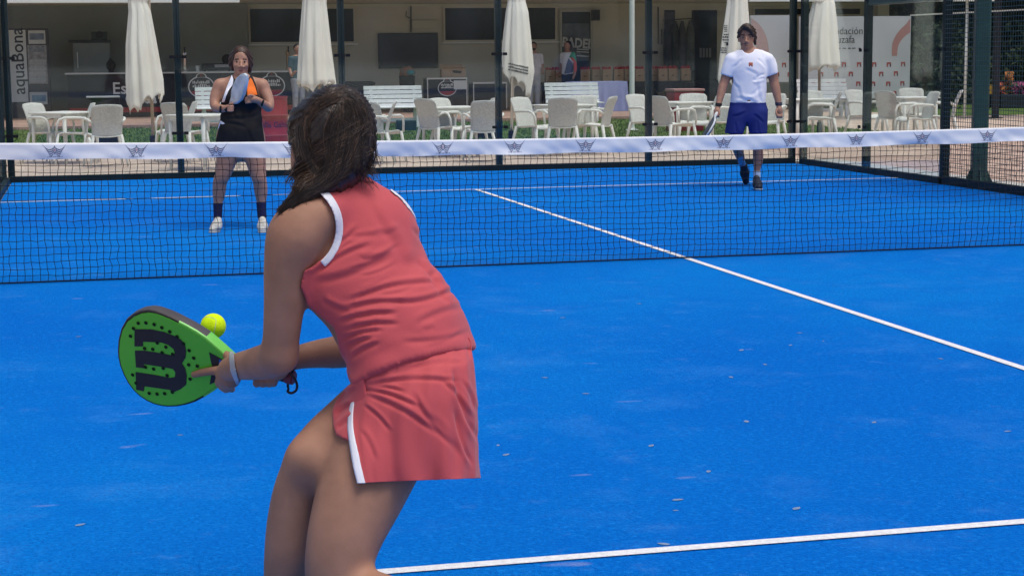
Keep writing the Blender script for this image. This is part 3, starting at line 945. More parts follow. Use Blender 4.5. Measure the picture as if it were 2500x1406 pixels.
o = m.build('teal_cap', mk('teal', (0.04, 0.22, 0.25), 0.7, 0.2, 6), smooth='all'); o.location = (cc[0] + 0.06, cc[1] - 0.19, cc[2] + 0.10)
tag(o, 'small teal cap lying against the orange bag', 'cap')
# dark covered stack
a, b = pxbox(838, 199, 921, 290, 32.8, 0.7, FLOOR)
c = ((a[0] + b[0]) / 2, 33.1, FLOOR)
t = empty('covered_grill', c, 0, 'low black covered grill left of the television', 'grill')
MB().bev((-(b[0] - a[0]) / 2, -0.3, 0.0), ((b[0] - a[0]) / 2, 0.3, b[2] - FLOOR - 0.12), 0.06).build('cover', BLACKM, t, smooth=True)
MB().bev((-(b[0] - a[0]) / 2 + .03, -0.28, b[2] - FLOOR - 0.13), ((b[0] - a[0]) / 2 - .03, 0.28, b[2] - FLOOR), 0.1).build('lid', BLACKM, t, smooth=True)

# tables with the goody bags
BT_Y = 33.3
a, b = pxbox(1322, 197, 1765, 290, BT_Y, 0.7, FLOOR)
c = ((a[0] + b[0]) / 2, BT_Y, FLOOR)
bt = empty('bag_table', c, 0, 'long table under a black cloth with a winged crest, holding the paper bags', 'table')
MB().bev(*rel((a[0], BT_Y + 0.02, b[2] - 0.05), (b[0], BT_Y + 0.68, b[2] - 0.004), c), 0.006).build('tabletop', BLACKM, bt)
m = MB(); vs = []; fs = []; n = 120
for i in range(n + 1):
    x = a[0] + (b[0] - a[0]) * i / n
    for k in range(6):
        z = b[2] + 0.001 - (b[2] - FLOOR - 0.02) * k / 5
        vs.append((x - c[0], 0.0 + 0.012 * math.sin(x * 9 + math.sin(x * 4)) * k / 5 - 0.02, z - c[2]))
    vs.append((x - c[0], 0.7, b[2] + 0.001 - c[2]))
for i in range(n):
    for k in range(5): fs.append((i * 7 + k, (i + 1) * 7 + k, (i + 1) * 7 + k + 1, i * 7 + k + 1))
    fs.append((i * 7, i * 7 + 6, (i + 1) * 7 + 6, (i + 1) * 7))
m.add(vs, fs); m.build('tablecloth', mk('cloth_black', (0.012, 0.014, 0.02), 0.9, 0.2, 4), bt, smooth='all')
BAGTOP = b[2] + 0.002
# winged crest in dull gold on the cloth
q = Vector(at_y(1622, 228, BT_Y - 0.045)) - Vector(c)
m = MB()
for p_, f_ in ((em.v, em.f),):
    m.add([(q.x + x * 3.9, q.y, q.z + z * 3.9) for x, y, z in p_], f_)
m.build('crest', mk('gold_dull', (0.13, 0.09, 0.05), 0.7, 0.2), bt)
for i, x in enumerate((a[0] + 0.1, b[0] - 0.1)):
    MB().tube([(x - c[0], 0.35, 0), (x - c[0], 0.35, b[2] - FLOOR - 0.05)], 0.025, 8).build('leg', ALU, bt)


REDTOP = mk('bag_red', (0.48, 0.03, 0.04), 0.7, 0.25, 20)
def paper_bag():
    t = empty('paper_bag', (0, 0, 0), 0, 'x', 'paper bag', 'paper bags on the long table')
    w_, d_, h_ = 0.125, 0.07, 0.33
    m = MB()
    m.add([(-w_, -d_, 0), (w_, -d_, 0), (w_, d_, 0), (-w_, d_, 0), (-w_, -d_, h_), (w_, -d_, h_), (w_ - .01, d_, h_), (-w_ + .01, d_, h_), (-w_ + .03, 0, h_ * .6), (w_ - .02, 0, h_ * .6)],
          [(3, 2, 1, 0), (0, 1, 5, 4), (2, 3, 7, 6), (3, 0, 8), (0, 4, 8), (4, 7, 8), (7, 3, 8), (1, 2, 9), (2, 6, 9), (6, 5, 9), (5, 1, 9)])
    m.build('body', KRAFT, t)
    m = MB(); n = 9; vs = []
    for i in range(n + 1):
        x = -w_ + 2 * w_ * i / n
        for k in range(4):
            y = -d_ + 2 * d_ * k / 3
            vs.append((x * .99, y * .95, h_ - 0.012 + (0.095 if 0 < k < 3 else 0.03) * (0.5 + 0.5 * math.sin(i * 2.3 + k * 1.7))))
    m.add(vs, [(i * 4 + k, (i + 1) * 4 + k, (i + 1) * 4 + k + 1, i * 4 + k + 1) for i in range(n) for k in range(3)])
    m.build('tissue', REDTOP, t)
    MB().tube([(-0.06, -d_, h_), (-0.055, -d_ - .005, h_ + .07), (0, -d_ - .005, h_ + 0.10), (0.055, -d_ - .005, h_ + .07), (0.06, -d_, h_)], 0.004, 6).build('handle', REDTOP, t)
    m = MB(); m.add([(-0.04, -d_ - .002, 0.145), (0.03, -d_ - .002, 0.145), (0.03, -d_ - .002, 0.165), (-0.04, -d_ - .002, 0.165)], [(0, 1, 2, 3)])
    m.build('print', LETB, t)
    return t


pb = paper_bag(); pbk = kid_map(pb)
BAGS = [(1342, 'at the left end beside the man in white', .06, 0), (1364, 'left of the visitor in the patched shirt', .12, 0.2), (1428, 'just right of the visitor in the patched shirt', .05, -.1), (1454, 'before the jamb of the glazed door', .18, .15), (1480, 'standing fourth from the left of the open row', .05, 0.1), (1509, 'last one left of the white pole', .04, 0), (1527, 'turned sideways, right behind the white pole', .2, .7), (1560, 'between the white pole and the court post', .04, 0.05), (1594, 'shaded, just right of the court post', .25, .1), (1617, 'below the notice board', .05, 0), (1641, 'below the hanging coats', .05, 0.05), (1673, 'rightmost, close to the black door', .08, -.1)]
for k, (u, lb, dy, rz) in enumerate(BAGS):
    q = at_y(u, 180, BT_Y + dy + 0.08)
    L_ = 'brown paper bag with red tissue ' + lb
    if k == 0:
        pb.location = (q[0], q[1], BAGTOP); pb.rotation_euler.z = rz; pb['label'] = L_
    else: copy_tree(pb, pbk, (q[0], q[1], BAGTOP), rz, L_)

# lavender table in front
BLUEC = mk('cloth_lavender', (0.26, 0.30, 0.52), 0.9, 0.06, 4)
a, b = pxbox(1398, 199, 1531, 290, 30.6, 0.7, FLOOR)
zb = at_y(1500, 272, 30.6)[2]
c = ((a[0] + b[0]) / 2, 30.6, FLOOR)
t = empty('side_table', c, 0, 'table draped with a plain lavender blue cloth beside the white bench', 'table')
m = MB(); vs = []; fs = []; n = 60
for i in range(n + 1):
    x = a[0] + (b[0] - a[0]) * i / n
    fl = 0.04 * (2 * i / n - 1)
    for k in range(7):
        tt = k / 6
        vs.append((x + fl * tt - c[0], -0.015 - 0.02 * tt * (1 + math.sin(i * .55 + math.sin(i * .21) * 2)), b[2] - (b[2] - zb) * tt - c[2]))
    vs.append((x - c[0], 0.7, b[2] - c[2]))
for i in range(n):
    for k in range(6): fs.append((i * 8 + k, (i + 1) * 8 + k, (i + 1) * 8 + k + 1, i * 8 + k + 1))
    fs.append((i * 8, i * 8 + 7, (i + 1) * 8 + 7, (i + 1) * 8))
for e in (0, n): fs.append(tuple(e * 8 + k for k in range(8)))
m.add(vs, fs); m.build('tablecloth', BLUEC, t, smooth=True)
MB().box(*rel((a[0] + .02, 30.62, b[2] - 0.04), (b[0] - .02, 31.27, b[2] - 0.005), c)).build('tabletop', WOODW, t)
for x in (a[0] + 0.08, b[0] - 0.08):
    for y in (0.08, 0.6): MB().tube([(x - c[0], y, 0), (x - c[0], y, b[2] - FLOOR - 0.04)], 0.02, 8).build('leg', ALU, t)

# ------------------------------------------------------------------ banners
BNY = 29.6
VINYL = mk('banner_vinyl', (0.50, 0.51, 0.53), 0.6, 0.06, 1.2)
PINK = mk('banner_pink', (0.46, 0.33, 0.32), 0.6, 0.05)
ROSE = mk('banner_rose', (0.42, 0.22, 0.20), 0.6, 0.05)
ORNG = mk('banner_orange', (0.45, 0.13, 0.08), 0.6, 0.05)


def banner(u0, v0, u1, v1, y, label):
    a, b = pxbox(u0, v0, u1, v1, y, 0.02)
    c = ((a[0] + b[0]) / 2, y, 0)
    t = empty('banner', c, 0, label, 'banner', 'sponsor banners beside the club house')
    m = MB(); vs = []; fs = []; n, k2 = 40, 20
    for i in range(n + 1):
        for k in range(k2 + 1):
            x = a[0] + (b[0] - a[0]) * i / n; z = a[2] + (b[2] - a[2]) * k / k2
            vs.append((x - c[0], 0.012 * math.sin(x * 2.3 + z * 1.1) * math.sin(z * 2.2) + 0.003 * math.sin(x * 9), z))
    for i in range(n):
        for k in range(k2): fs.append((i * (k2 + 1) + k, (i + 1) * (k2 + 1) + k, (i + 1) * (k2 + 1) + k + 1, i * (k2 + 1) + k + 1))
    m.add(vs, fs); sh = m.build('vinyl_sheet', VINYL, t, smooth='all')
    for x in (a[0], b[0]):
        MB().tube([(x - c[0], 0.05, 0), (x - c[0], 0.05, b[2])], 0.025, 8).build('support_pole', ALU, t)
    bv = BVHTree.FromPolygons(m.v, m.f)
    return t, c, bv


def lay(vs, y, c, bv, off=0.004):
    out = []
    for x, z in vs:
        h = bv.ray_cast(Vector((x - c[0], -1, z)), Vector((0, 1, 0)))
        out.append((x - c[0], (h[0].y if h[0] is not None else 0) - off, z))
    return out


def px_poly(pts, y): return [tuple(at_y(u, v, y)[[0, 2]]) for u, v in pts]


def banner_print(name, pts, mat, y, c, bv, parent, off=0.004):
    """strip of quads between two polylines, laid on the vinyl"""
    A, B = pts
    m = MB(); n = len(A)
    vs = lay(px_poly(A, y) + px_poly(B, y), y, c, bv, off)
    m.add(vs, [(i, i + 1, n + i + 1, n + i) for i in range(n - 1)])
    return m.build(name, mat, parent)


lt = []
bn1, c1, bv1 = banner(1832, 38, 1939, 202, BNY + 0.8, 'left white sponsor banner with a large pale rose arc, behind the man player')
bn2, c2, bv2 = banner(1952, 40, 2224, 244, BNY, 'right white sponsor banner with lettering, rose arc and rows of red marks')
A, B = [], []
for k in range(17):
    th = math.radians(90 - k * 6.2)
    A.append((1815 + 62 * math.cos(th), 128 - 86 * math.sin(th))); B.append((1815 + 33 * math.cos(th), 128 - 52 * math.sin(th)))
A = [(min(max(u, 1834), 1937), v) for u, v in A]; B = [(max(u, 1834), v) for u, v in B]
banner_print('arc', (A, B), PINK, BNY + 0.8, c1, bv1, bn1)
A = [(2177, 137), (2177, 120), (2178, 108), (2182, 96), (2189, 83), (2199, 71), (2211, 60), (2222, 46)]
B = [(2190, 137), (2191, 122), (2193, 112), (2197, 103), (2203, 95), (2210, 88), (2217, 83), (2222, 80)]
banner_print('arc', (A, B), ROSE, BNY, c2, bv2, bn2)
banner_print('block', ([(1957, 58), (1957, 96)], [(1985, 58), (1985, 96)]), ORNG, BNY, c2, bv2, bn2)


def mark(u, v, y, c, bv, parent, s=5.2):
    """small arch mark: red block with a pale doorway and dark lower corner"""
    m = MB()
    P_ = [(-1, 1), (-1, -1.15), (-.45, -1.15), (-.45, -.3), (-.2, .25), (.2, .25), (.45, -.3), (.45, -1.15), (1, -1.15), (1, 1)]
    m.poly(lay(px_poly([(u + s * a_, v - s * b_) for a_, b_ in P_], y), y, c, bv, 0.005), 0)
    Q_ = [(.5, .2), (.5, -1.1), (.95, -1.1), (.95, .2)]
    m.poly(lay(px_poly([(u + s * a_, v - s * b_) for a_, b_ in Q_], y), y, c, bv, 0.007), 1)
    return m.build('arch_mark', [mk('mark_red', (0.35, 0.07, 0.06), 0.6, 0.1), mk('mark_dark', (0.10, 0.03, 0.05), 0.6, 0.1)] if 'mark_red' not in MATS else [MATS['mark_red'], MATS['mark_dark']], parent)


for u, v in ((1914, 159), (1897, 182), (1872, 159), (1855, 182), (1928, 182)): mark(u, v, BNY + 0.8, c1, bv1, bn1)
for u, v in ((1988, 158), (2024, 158), (2060, 158), (2097, 158), (2134, 158), (2170, 158), (2205, 157), (1967, 182), (2005, 182), (2042, 182), (2077, 181), (2114, 181), (2151, 181), (2187, 180), (1985, 206), (2023, 206), (2059, 205), (2095, 205), (2131, 205), (2168, 205), (2203, 204), (1966, 230), (2003, 230), (2039, 229), (2075, 229), (2111, 229), (2147, 229), (2183, 228)):
    mark(u, v, BNY, c2, bv2, bn2)
for s_, u, v in (('Fundación', 2062, 77), ('Arruzafa', 2049, 98)):
    q = at_y(u, v, BNY - 0.03)
    text_mesh('lettering', s_, 0.265, Matrix.Translation(Vector(q) - Vector(c2)) @ RX, LETB, bn2, xs=0.93)
for k, (u, w_) in enumerate(((2046, 6), (2057, 9), (2070, 7), (2080, 9), (2096, 6))):
    q0 = at_y(u, 120, BNY - 0.02); q1 = at_y(u + w_, 117.6, BNY - 0.02)
    MB().add([(q0[0] - c2[0], -0.02, q0[2]), (q1[0] - c2[0], -0.02, q0[2]), (q1[0] - c2[0], -0.02, q1[2]), (q0[0] - c2[0], -0.02, q1[2])], [(0, 1, 2, 3)]).build('small_print', LETB, bn2)


# ------------------------------------------------------------------ furniture
def solid(o, th):
    md = o.modifiers.new('thick', 'SOLIDIFY'); md.thickness = th; md.offset = 0
    return o


def grid_sheet(fn, nu, nv):
    m = MB()
    vs = [fn(i / nu, k / nv) for i in range(nu + 1) for k in range(nv + 1)]
    m.add(vs, [(i * (nv + 1) + k, (i + 1) * (nv + 1) + k, (i + 1) * (nv + 1) + k + 1, i * (nv + 1) + k + 1) for i in range(nu) for k in range(nv)])
    return m


def make_chair():
    t = empty('resin_armchair', (0, 0, 0), 0, 'x', 'chair', 'white resin armchairs on the terrace')

    def seat(a, b):
        x = 0.235 - 0.45 * a
        wd = 0.225 - 0.02 * a
        y = (2 * b - 1) * wd
        z = 0.435 - 0.03 * a + 0.018 * (2 * b - 1) ** 2 - 0.05 * max(0, (0.18 - a) / 0.18) ** 2
        return (x, y, z)
    solid(grid_sheet(seat, 10, 8).build('seat', RESIN, t, smooth='all'), 0.014)

    def back(a, b):
        s = 2 * b - 1
        wd = 0.205 + 0.012 * a
        if a > 0.9: wd -= 0.03 * ((a - 0.9) / 0.1) ** 2
        z = 0.408 + 0.445 * a - 0.012 * a * s * s
        x = -0.205 - 0.03 * a - 0.10 * a * a + 0.035 * s * s
        return (x, s * wd, z)
    solid(grid_sheet(back, 12, 8).build('backrest', RESINB, t, smooth='all'), 0.012)
    for s in (-1, 1):
        MB().tube([(-0.215, s * 0.20, 0.60), (-0.16, s * 0.25, 0.645), (-0.02, s * 0.27, 0.655), (0.13, s * 0.272, 0.655), (0.20, s * 0.27, 0.63), (0.235, s * 0.262, 0.56), (0.245, s * 0.25, 0.42)], [0.015, 0.018, 0.020, 0.020, 0.019, 0.017, 0.017], 8).build('arm', RESIN, t, smooth='all')
        MB().tube([(0.225, s * 0.225, 0.43), (0.25, s * 0.25, 0.22), (0.275, s * 0.265, 0.0)], [0.024, 0.021, 0.014], 8).build('leg', RESIN, t, smooth='all')
        MB().tube([(-0.19, s * 0.19, 0.43), (-0.235, s * 0.225, 0.22), (-0.30, s * 0.25, 0.0)], [0.026, 0.021, 0.014], 8).build('leg', RESIN, t, smooth='all')
    return t


def make_table():
    t = empty('resin_table', (0, 0, 0), 0, 'x', 'table', 'white square terrace tables')
    MB().bev((-0.36, -0.36, 0.70), (0.36, 0.36, 0.725), 0.011).build('tabletop', RESIN, t, smooth=True)
    m = MB()
    for s in (-1, 1):
        m.box((-0.31, s * 0.30 - 0.012, 0.645), (0.31, s * 0.30 + 0.012, 0.699)); m.box((s * 0.325 - 0.012, -0.285, 0.645), (s * 0.325 + 0.012, 0.285, 0.699))
    m.build('apron', RESIN, t)
    for sx in (-1, 1):
        for sy in (-1, 1):
            MB().tube([(sx * 0.305, sy * 0.305, 0.69), (sx * 0.32, sy * 0.32, 0.0)], [0.030, 0.019], 8).build('leg', RESIN, t, smooth='all')
    return t


tb = make_table(); tbk = kid_map(tb)
TABLES = [(157, 273, 45, 'white square table leftmost of all, before the black bar'), (497, 279, 40, 'white square table half hidden by the woman player'), (1097, 260, 5, 'white square table in front of the black cooler and slatted bench'), (1375, 255, 20, 'white square table between the slatted bench and four chairs'), (1668, 248, 15, 'white square table in front of the red ice box'), (1966, 241, 5, 'white square table just right of the corner post, under the last umbrella'), (2221, 236.5, 8, 'white square table rightmost, by the end of the banner')]
TPOS = []
for k, (u, v, rz, lb) in enumerate(TABLES):
    q = at_z(u, v, 0.725 - 0.01); loc = (q[0], q[1], -0.012)
    TPOS.append(q)
    if k == 0: tb.location = loc; tb.rotation_euler.z = math.radians(rz); tb['label'] = lb
    else: copy_tree(tb, tbk, loc, math.radians(rz), lb)

chair = make_chair(); chk = kid_map(chair)
CHAIRS = [
    (78, 250, -28, 'white armchair at the left end of the leftmost table, facing right'),
    (226, 250, 200, 'white armchair right of the leftmost table, turned towards it, farther of two'),
    (262, 254, 112, 'white armchair seen from behind, near the black bin by the leftmost table'),
    (421, 249, 70, 'white armchair seen from behind beside the first umbrella'),
    (477, 246, 200, 'white armchair behind the second court post, facing left'),
    (893, 247, 60, 'white armchair seen from behind, partly hidden by the hair of the near player'),
    (963, 246, 182, 'white armchair in side view, facing left beside the slatted bench'),
    (1034, 240, 48, 'white armchair from behind at the left of the table by the cooler'),
    (1070, 238, -45, 'white armchair facing right behind the left side of the table by the cooler'),
    (1187, 244, 98, 'white armchair seen squarely from behind, right of the table by the cooler'),
    (1208, 238, 195, 'white armchair hidden behind the middle court post'),
    (1268, 236, -42, 'white armchair facing right below the middle umbrella'),
    (1374, 237, 90, 'white armchair seen squarely from behind at the table by the slatted bench'),
    (1424, 231, 262, 'white armchair facing the court behind the table by the slatted bench'),
    (1498, 234, 158, 'white armchair turned left in front of the lavender cloth'),
    (1550, 229, -50, 'white armchair at the foot of the white pole, facing right'),
    (1604, 233, 35, 'white armchair from behind, just right of the fourth court post'),
    (1692, 227, 268, 'white armchair facing the court before the red ice box'),
    (1772, 228, 215, 'white armchair facing left behind the man player'),
    (1888, 226, 245, 'white armchair right of the man player, facing the court'),
    (1977, 220, 268, 'white armchair facing the court below the last umbrella'),
    (2052, 222, 172, 'white armchair facing left in front of the banner'),
    (2083, 218, -55, 'white armchair behind the right court post, facing right'),
    (2158, 221, 38, 'white armchair from behind at the left of the rightmost table'),
    (2224, 214, 266, 'white armchair facing the court behind the rightmost table'),
    (2283, 222, 190, 'white armchair at the right of the rightmost table, cut by the fence post'),
    (2346, 219, 170, 'white armchair seen through the wire mesh, outermost on the right'),
]
for k, (u, v, ph, lb) in enumerate(CHAIRS):
    q = at_z(u, v, 0.85)
    rz = math.radians(ph) - YAW
    loc = (q[0] + 0.30 * math.cos(rz), q[1] + 0.30 * math.sin(rz), -0.012)
    if loc[1] < 17.5 or loc[0] > 10.4: pass
    if k == 0: chair.location = loc; chair.rotation_euler.z = rz; chair['label'] = lb
    else: copy_tree(chair, chk, loc, rz, lb)


def make_bench(w_):
    t = empty('slatted_bench', (0, 0, 0), 0, 'x', 'bench', 'white slatted benches')
    for k in range(5):
        z = 0.86 - k * 0.092
        y = 0.10 - k * 0.03
        MB().bev((-w_, y - 0.012, z - 0.078), (w_, y + 0.012, z), 0.005).build('slat', WOODW, t)
    for k in range(4):
        y = -0.03 - k * 0.105
        MB().bev((-w_, y - 0.09, 0.405), (w_, y, 0.43), 0.005).build('slat', WOODW, t)
    for s in (-1, 1):
        x = s * (w_ - 0.16)
        MB().prism([(x - .03, 0.125, 0.86), (x - .03, 0.165, 0.86), (x - .03, 0.03, 0.40), (x - .03, -0.01, 0.40)], (0.06, 0, 0)).build('back_support', WOODW, t)
        MB().box((x - 0.03, -0.40, 0.345), (x + 0.03, 0.0, 0.404)).build('seat_support', WOODW, t)
        MB().box((x - 0.04, -0.38, 0), (x + 0.04, -0.30, 0.344)).build('leg', WOODW, t)
        MB().box((x - 0.04, -0.06, 0), (x + 0.04, 0.02, 0.344)).build('leg', WOODW, t)
    MB().box((-w_ + 0.2, -0.22, 0.12), (w_ - 0.2, -0.16, 0.19)).build('stretcher', WOODW, t)
    return t


bn = make_bench(0.62); bnk = kid_map(bn)
for k, (u, v, lb) in enumerate(((960, 211, 'white slatted bench in front of the television wall, right of the near player'), (1397, 203, 'white slatted bench left of the lavender table'), (1986, 194, 'white slatted bench in front of the right banner'), (548, 214, 'white slatted bench in front of the bar, hidden by the woman player'))):
    q = at_z(u, v, 0.86 - 0.01)
    loc = (q[0], q[1], -0.005 if q[1] < 27 else FLOOR)
    if q[1] > 26.3 and q[1] < 27.8: loc = (q[0], 26.5, -0.005)
    if k == 0: bn.location = loc; bn['label'] = lb
    else: copy_tree(bn, bnk, loc, 0, lb)

# red oil drum
q = at_z(656, 235, 0.88)
dm = empty('red_drum', (q[0], q[1], -0.006), 0, 'red steel drum with dark lettering beside the woman player', 'drum')
RED = mk('drum_red', (0.24, 0.018, 0.028), 0.45, 0.12, 5)
prof = [(0.27, 0.0), (0.285, 0.005), (0.285, 0.02), (0.278, 0.03), (0.278, 0.28), (0.288, 0.295), (0.288, 0.31), (0.278, 0.325), (0.278, 0.58), (0.288, 0.595), (0.288, 0.61), (0.278, 0.625), (0.278, 0.85), (0.287, 0.86), (0.287, 0.88), (0.27, 0.88), (0.265, 0.865), (0, 0.865)]
MB().lathe(prof, 40).build('body', RED, dm, smooth=True)
for z in (0.302, 0.602): MB().lathe([(0.2885, z - 0.004), (0.290, z), (0.2885, z + 0.004)], 40).build('rib', mk('rib_pale', (0.35, 0.12, 0.13), 0.5, 0.1) if 'rib_pale' not in MATS else MATS['rib_pale'], dm)
tm = text_mesh('lettering', 'Estrella Galicia', 0.115, Matrix.Identity(4), mk('drum_print', (0.06, 0.01, 0.05), 0.6, 0.2), dm, bold=0.003)
for v in tm.data.vertices:
    th = -math.pi / 2 + v.co.x / 0.28; r_ = 0.2795
    v.co = (r_ * math.cos(th), r_ * math.sin(th), 0.455 + v.co.y)

# red ice box
a, b = pxbox(1646, 217, 1719, 321, at_z(1682, 321, 0)[1], 0.5, -0.004)
c = ((a[0] + b[0]) / 2, a[1] + 0.25, -0.004)
t = empty('ice_box', c, 0, 'tall red ice box with a pale lid edge on the lawn', 'ice box')
MB().bev(*rel(a, (b[0], b[1], b[2] - 0.05), c), 0.02).build('body', RED, t, smooth=True)
MB().bev(*rel((a[0] - .015, a[1] - .015, b[2] - 0.048), (b[0] + .015, b[1] + .015, b[2]), c), 0.012).build('lid', mk('lid_pale', (0.42, 0.22, 0.2), 0.5, 0.1), t, smooth=True)
MB().tube([(-0.12, -0.26, 0.45), (-0.12, -0.285, 0.45), (0.12, -0.285, 0.45), (0.12, -0.26, 0.45)], 0.01, 8).build('handle', BLACKM, t)
# black bin by the leftmost table
q = at_z(254, 234, 0.86)
t = empty('black_pedestal', (q[0] - .02, q[1] + 0.1, -0.006), 0, 'tall black pedestal bin with a flat white rimmed top behind the leftmost table', 'bin')
MB().bev((-0.20, -0.2, 0), (0.27, 0.2, 0.83), 0.015).build('body', BLACK, t)
MB().bev((-0.27, -0.24, 0.832), (0.275, 0.24, 0.856), 0.006).build('top', mk('top_grey', (0.35, 0.36, 0.36), 0.4, 0.1), t)
# black crates on the lawn under chairs
for u, v, lb in ((1185, 338, 'black crate on the grass behind the chair seen squarely from behind'), (992, 318, 'dark green box under the seat of the slatted bench')):
    q = at_z(u, v, 0)
    t = MB().bev((-0.18, -0.15, 0), (0.18, 0.15, 0.20), 0.01)
    for z in (0.05, 0.10, 0.15): t.box((-0.186, -0.156, z - 0.012), (0.186, 0.156, z + 0.012))
    o = t.build('crate', BLACK if u > 1000 else mk('crate_green', (0.03, 0.06, 0.05), 0.5, 0.2))
    o.location = (q[0], q[1], -0.003); tag(o, lb, 'crate')

# white pole
q = at_z(1543, 318, 0)
t = empty('white_pole', (q[0], q[1], -0.006), 0, 'slim white metal pole rising above the lavender table', 'pole')
MB().tube([(0, 0, 0.02), (0, 0, 5)], 0.05, 16, cap=True).build('shaft', POLEW, t, smooth=True)
MB().lathe([(0.13, 0), (0.13, 0.015), (0.06, 0.03), (0.055, 0.06)], 18).build('foot', POLEW, t, smooth=True)


# ------------------------------------------------------------------ closed umbrellas
def umbrella(u, vhem, depth, pts, label, skew=0.0, seed=0, flap=None, gather=None, prints=None, pole_u=None, hemw=0.10):
    """pts: (v, left u, right u) rows from the top down, for the shape of the furled canopy"""
    gx = at(pole_u or u, 140, depth)
    t = empty('closed_umbrella', (gx[0], gx[1], -0.012 if gx[1] < 27 else FLOOR), 0, label, 'umbrella', 'closed cream umbrellas')
    o_ = np.array(t.location)
    R_ = random.Random(seed)
    ph = [R_.uniform(0, 6.28) for _ in range(4)]
    n = 96; m = MB(); vs = []; fs = []
    rows = []
    for i in range(len(pts) - 1):
        st = 7
        for k in range(st):
            s = k / st
            rows.append(tuple(pts[i][j] * (1 - s) + pts[i + 1][j] * s for j in range(3)))
    rows.append(pts[-1])
    nr = len(rows)
    for i, (v, l, r) in enumerate(rows):
        tt = i / (nr - 1)
        cpt = at((l + r) / 2, v, depth) - o_
        rad = (r - l) / 2 * depth / F
        for k in range(n):
            th = 2 * math.pi * k / n
            pl = abs(math.sin(4 * th + ph[0] + 0.6 * math.sin(tt * 3 + ph[1]))) ** 0.7
            f2 = 0.060 * math.sin(7 * th + ph[2] + tt * 2.2) + 0.04 * math.sin(13 * th + ph[3] - tt * 3)
            rr = rad * (0.87 + 0.15 * pl + f2 * (0.6 + .4 * tt))
            dz = 0.0
            if tt > 0.8: dz = (tt - 0.8) / 0.2 * (hemw * (pl - 0.6) + 0.05 * math.sin(3 * th + ph[1]) + skew * math.cos(th))
            vs.append((cpt[0] + rr * math.cos(th), cpt[1] + rr * 0.85 * math.sin(th), cpt[2] + dz))
    for i in range(nr - 1):
        for k in range(n): fs.append((i * n + k, i * n + (k + 1) % n, (i + 1) * n + (k + 1) % n, (i + 1) * n + k))
    m.add(vs, fs)
    cn = m.build('canopy', CANV, t, smooth='all')
    solid(cn, 0.004)
    zt = (at(u, -260, depth) - o_)[2]
    MB().tube([(0, 0, 0.06), tuple(((at((pts[0][1] + pts[0][2]) / 2, -260, depth) - o_) * (1, 1, 0) + (0, 0, zt)))], 0.024, 12).build('pole', WOODP if seed != 2 else ALU, t, smooth='all')
    MB().lathe([(0.045, 0.06), (0.045, 0.30), (0.03, 0.31)], 14).build('pole_sleeve', BLACKM, t, smooth=True)
    MB().bev((-0.25, -0.25, 0), (0.25, 0.25, 0.06), 0.015).build('base', CONC, t)
    if flap:
        v0, v1, l0, r0, l1, r1 = flap
        m2 = MB(); vs = []; fs = []; n2 = 64
        for i in range(9):
            s = i / 8
            l = l0 + (l1 - l0) * s; r = r0 + (r1 - r0) * s; v = v0 + (v1 - v0) * s
            cpt = at((l + r) / 2, v, depth) - o_; rad = (r - l) / 2 * depth / F
            for k in range(n2):
                th = 2 * math.pi * k / n2
                pl = abs(math.sin(2.5 * th + 0.4))
                vs.append((cpt[0] + rad * (0.9 + .1 * pl) * math.cos(th), cpt[1] + rad * 0.9 * math.sin(th), cpt[2] - s * 0.12 * pl))
        for i in range(8):
            for k in range(n2): fs.append((i * n2 + k, i * n2 + (k + 1) % n2, (i + 1) * n2 + (k + 1) % n2, (i + 1) * n2 + k))
        m2.add(vs, fs); solid(m2.build('vent_flap', CANV, t, smooth='all'), 0.004)
    if gather:
        cpt = at(u, gather, depth) - o_
        m3 = MB(); m3.lathe([(0.155, -0.02), (0.165, 0), (0.155, 0.02)], 24, cpt); m3.build('tie_band', CANV, t, smooth=True)
    if prints:
        bv = BVHTree.FromPolygons(m.v, m.f)
        pm = MB()
        for poly in prints:
            out = []
            for (pu, pv) in poly:
                dv = Vector((at(pu, pv, depth) - CAM)).normalized()
                h = bv.ray_cast(Vector(CAM - o_), dv)
                q = h[0] - dv * 0.008 if h[0] is not None else Vector(at(pu, pv, depth) - o_)
                out.append(tuple(q))
            pm.add(out, [tuple(range(len(out)))])
        pm.build('print', LETB, t)
    return t


def strokes(u0, v0, u1, v1, rows, seed, slope=0.0, wmin=1.0, wmax=3.0, gap=1.0):
    R_ = random.Random(seed); out = []
    hr = (v1 - v0) / (rows * 1.5)
    for r in range(rows):
        u = u0
        while u < u1:
            w_ = R_.uniform(wmin, wmax)
            dv = slope * (u - u0)
            vv = v0 + r * hr * 1.5 + dv
            h_ = hr * R_.uniform(0.6, 1.0)
            out.append([(u, vv + hr), (min(u + w_, u1), vv + hr), (min(u + w_, u1), vv + hr - h_), (u, vv + hr - h_)])
            u += w_ + gap * R_.uniform(.6, 1.4)
    return out


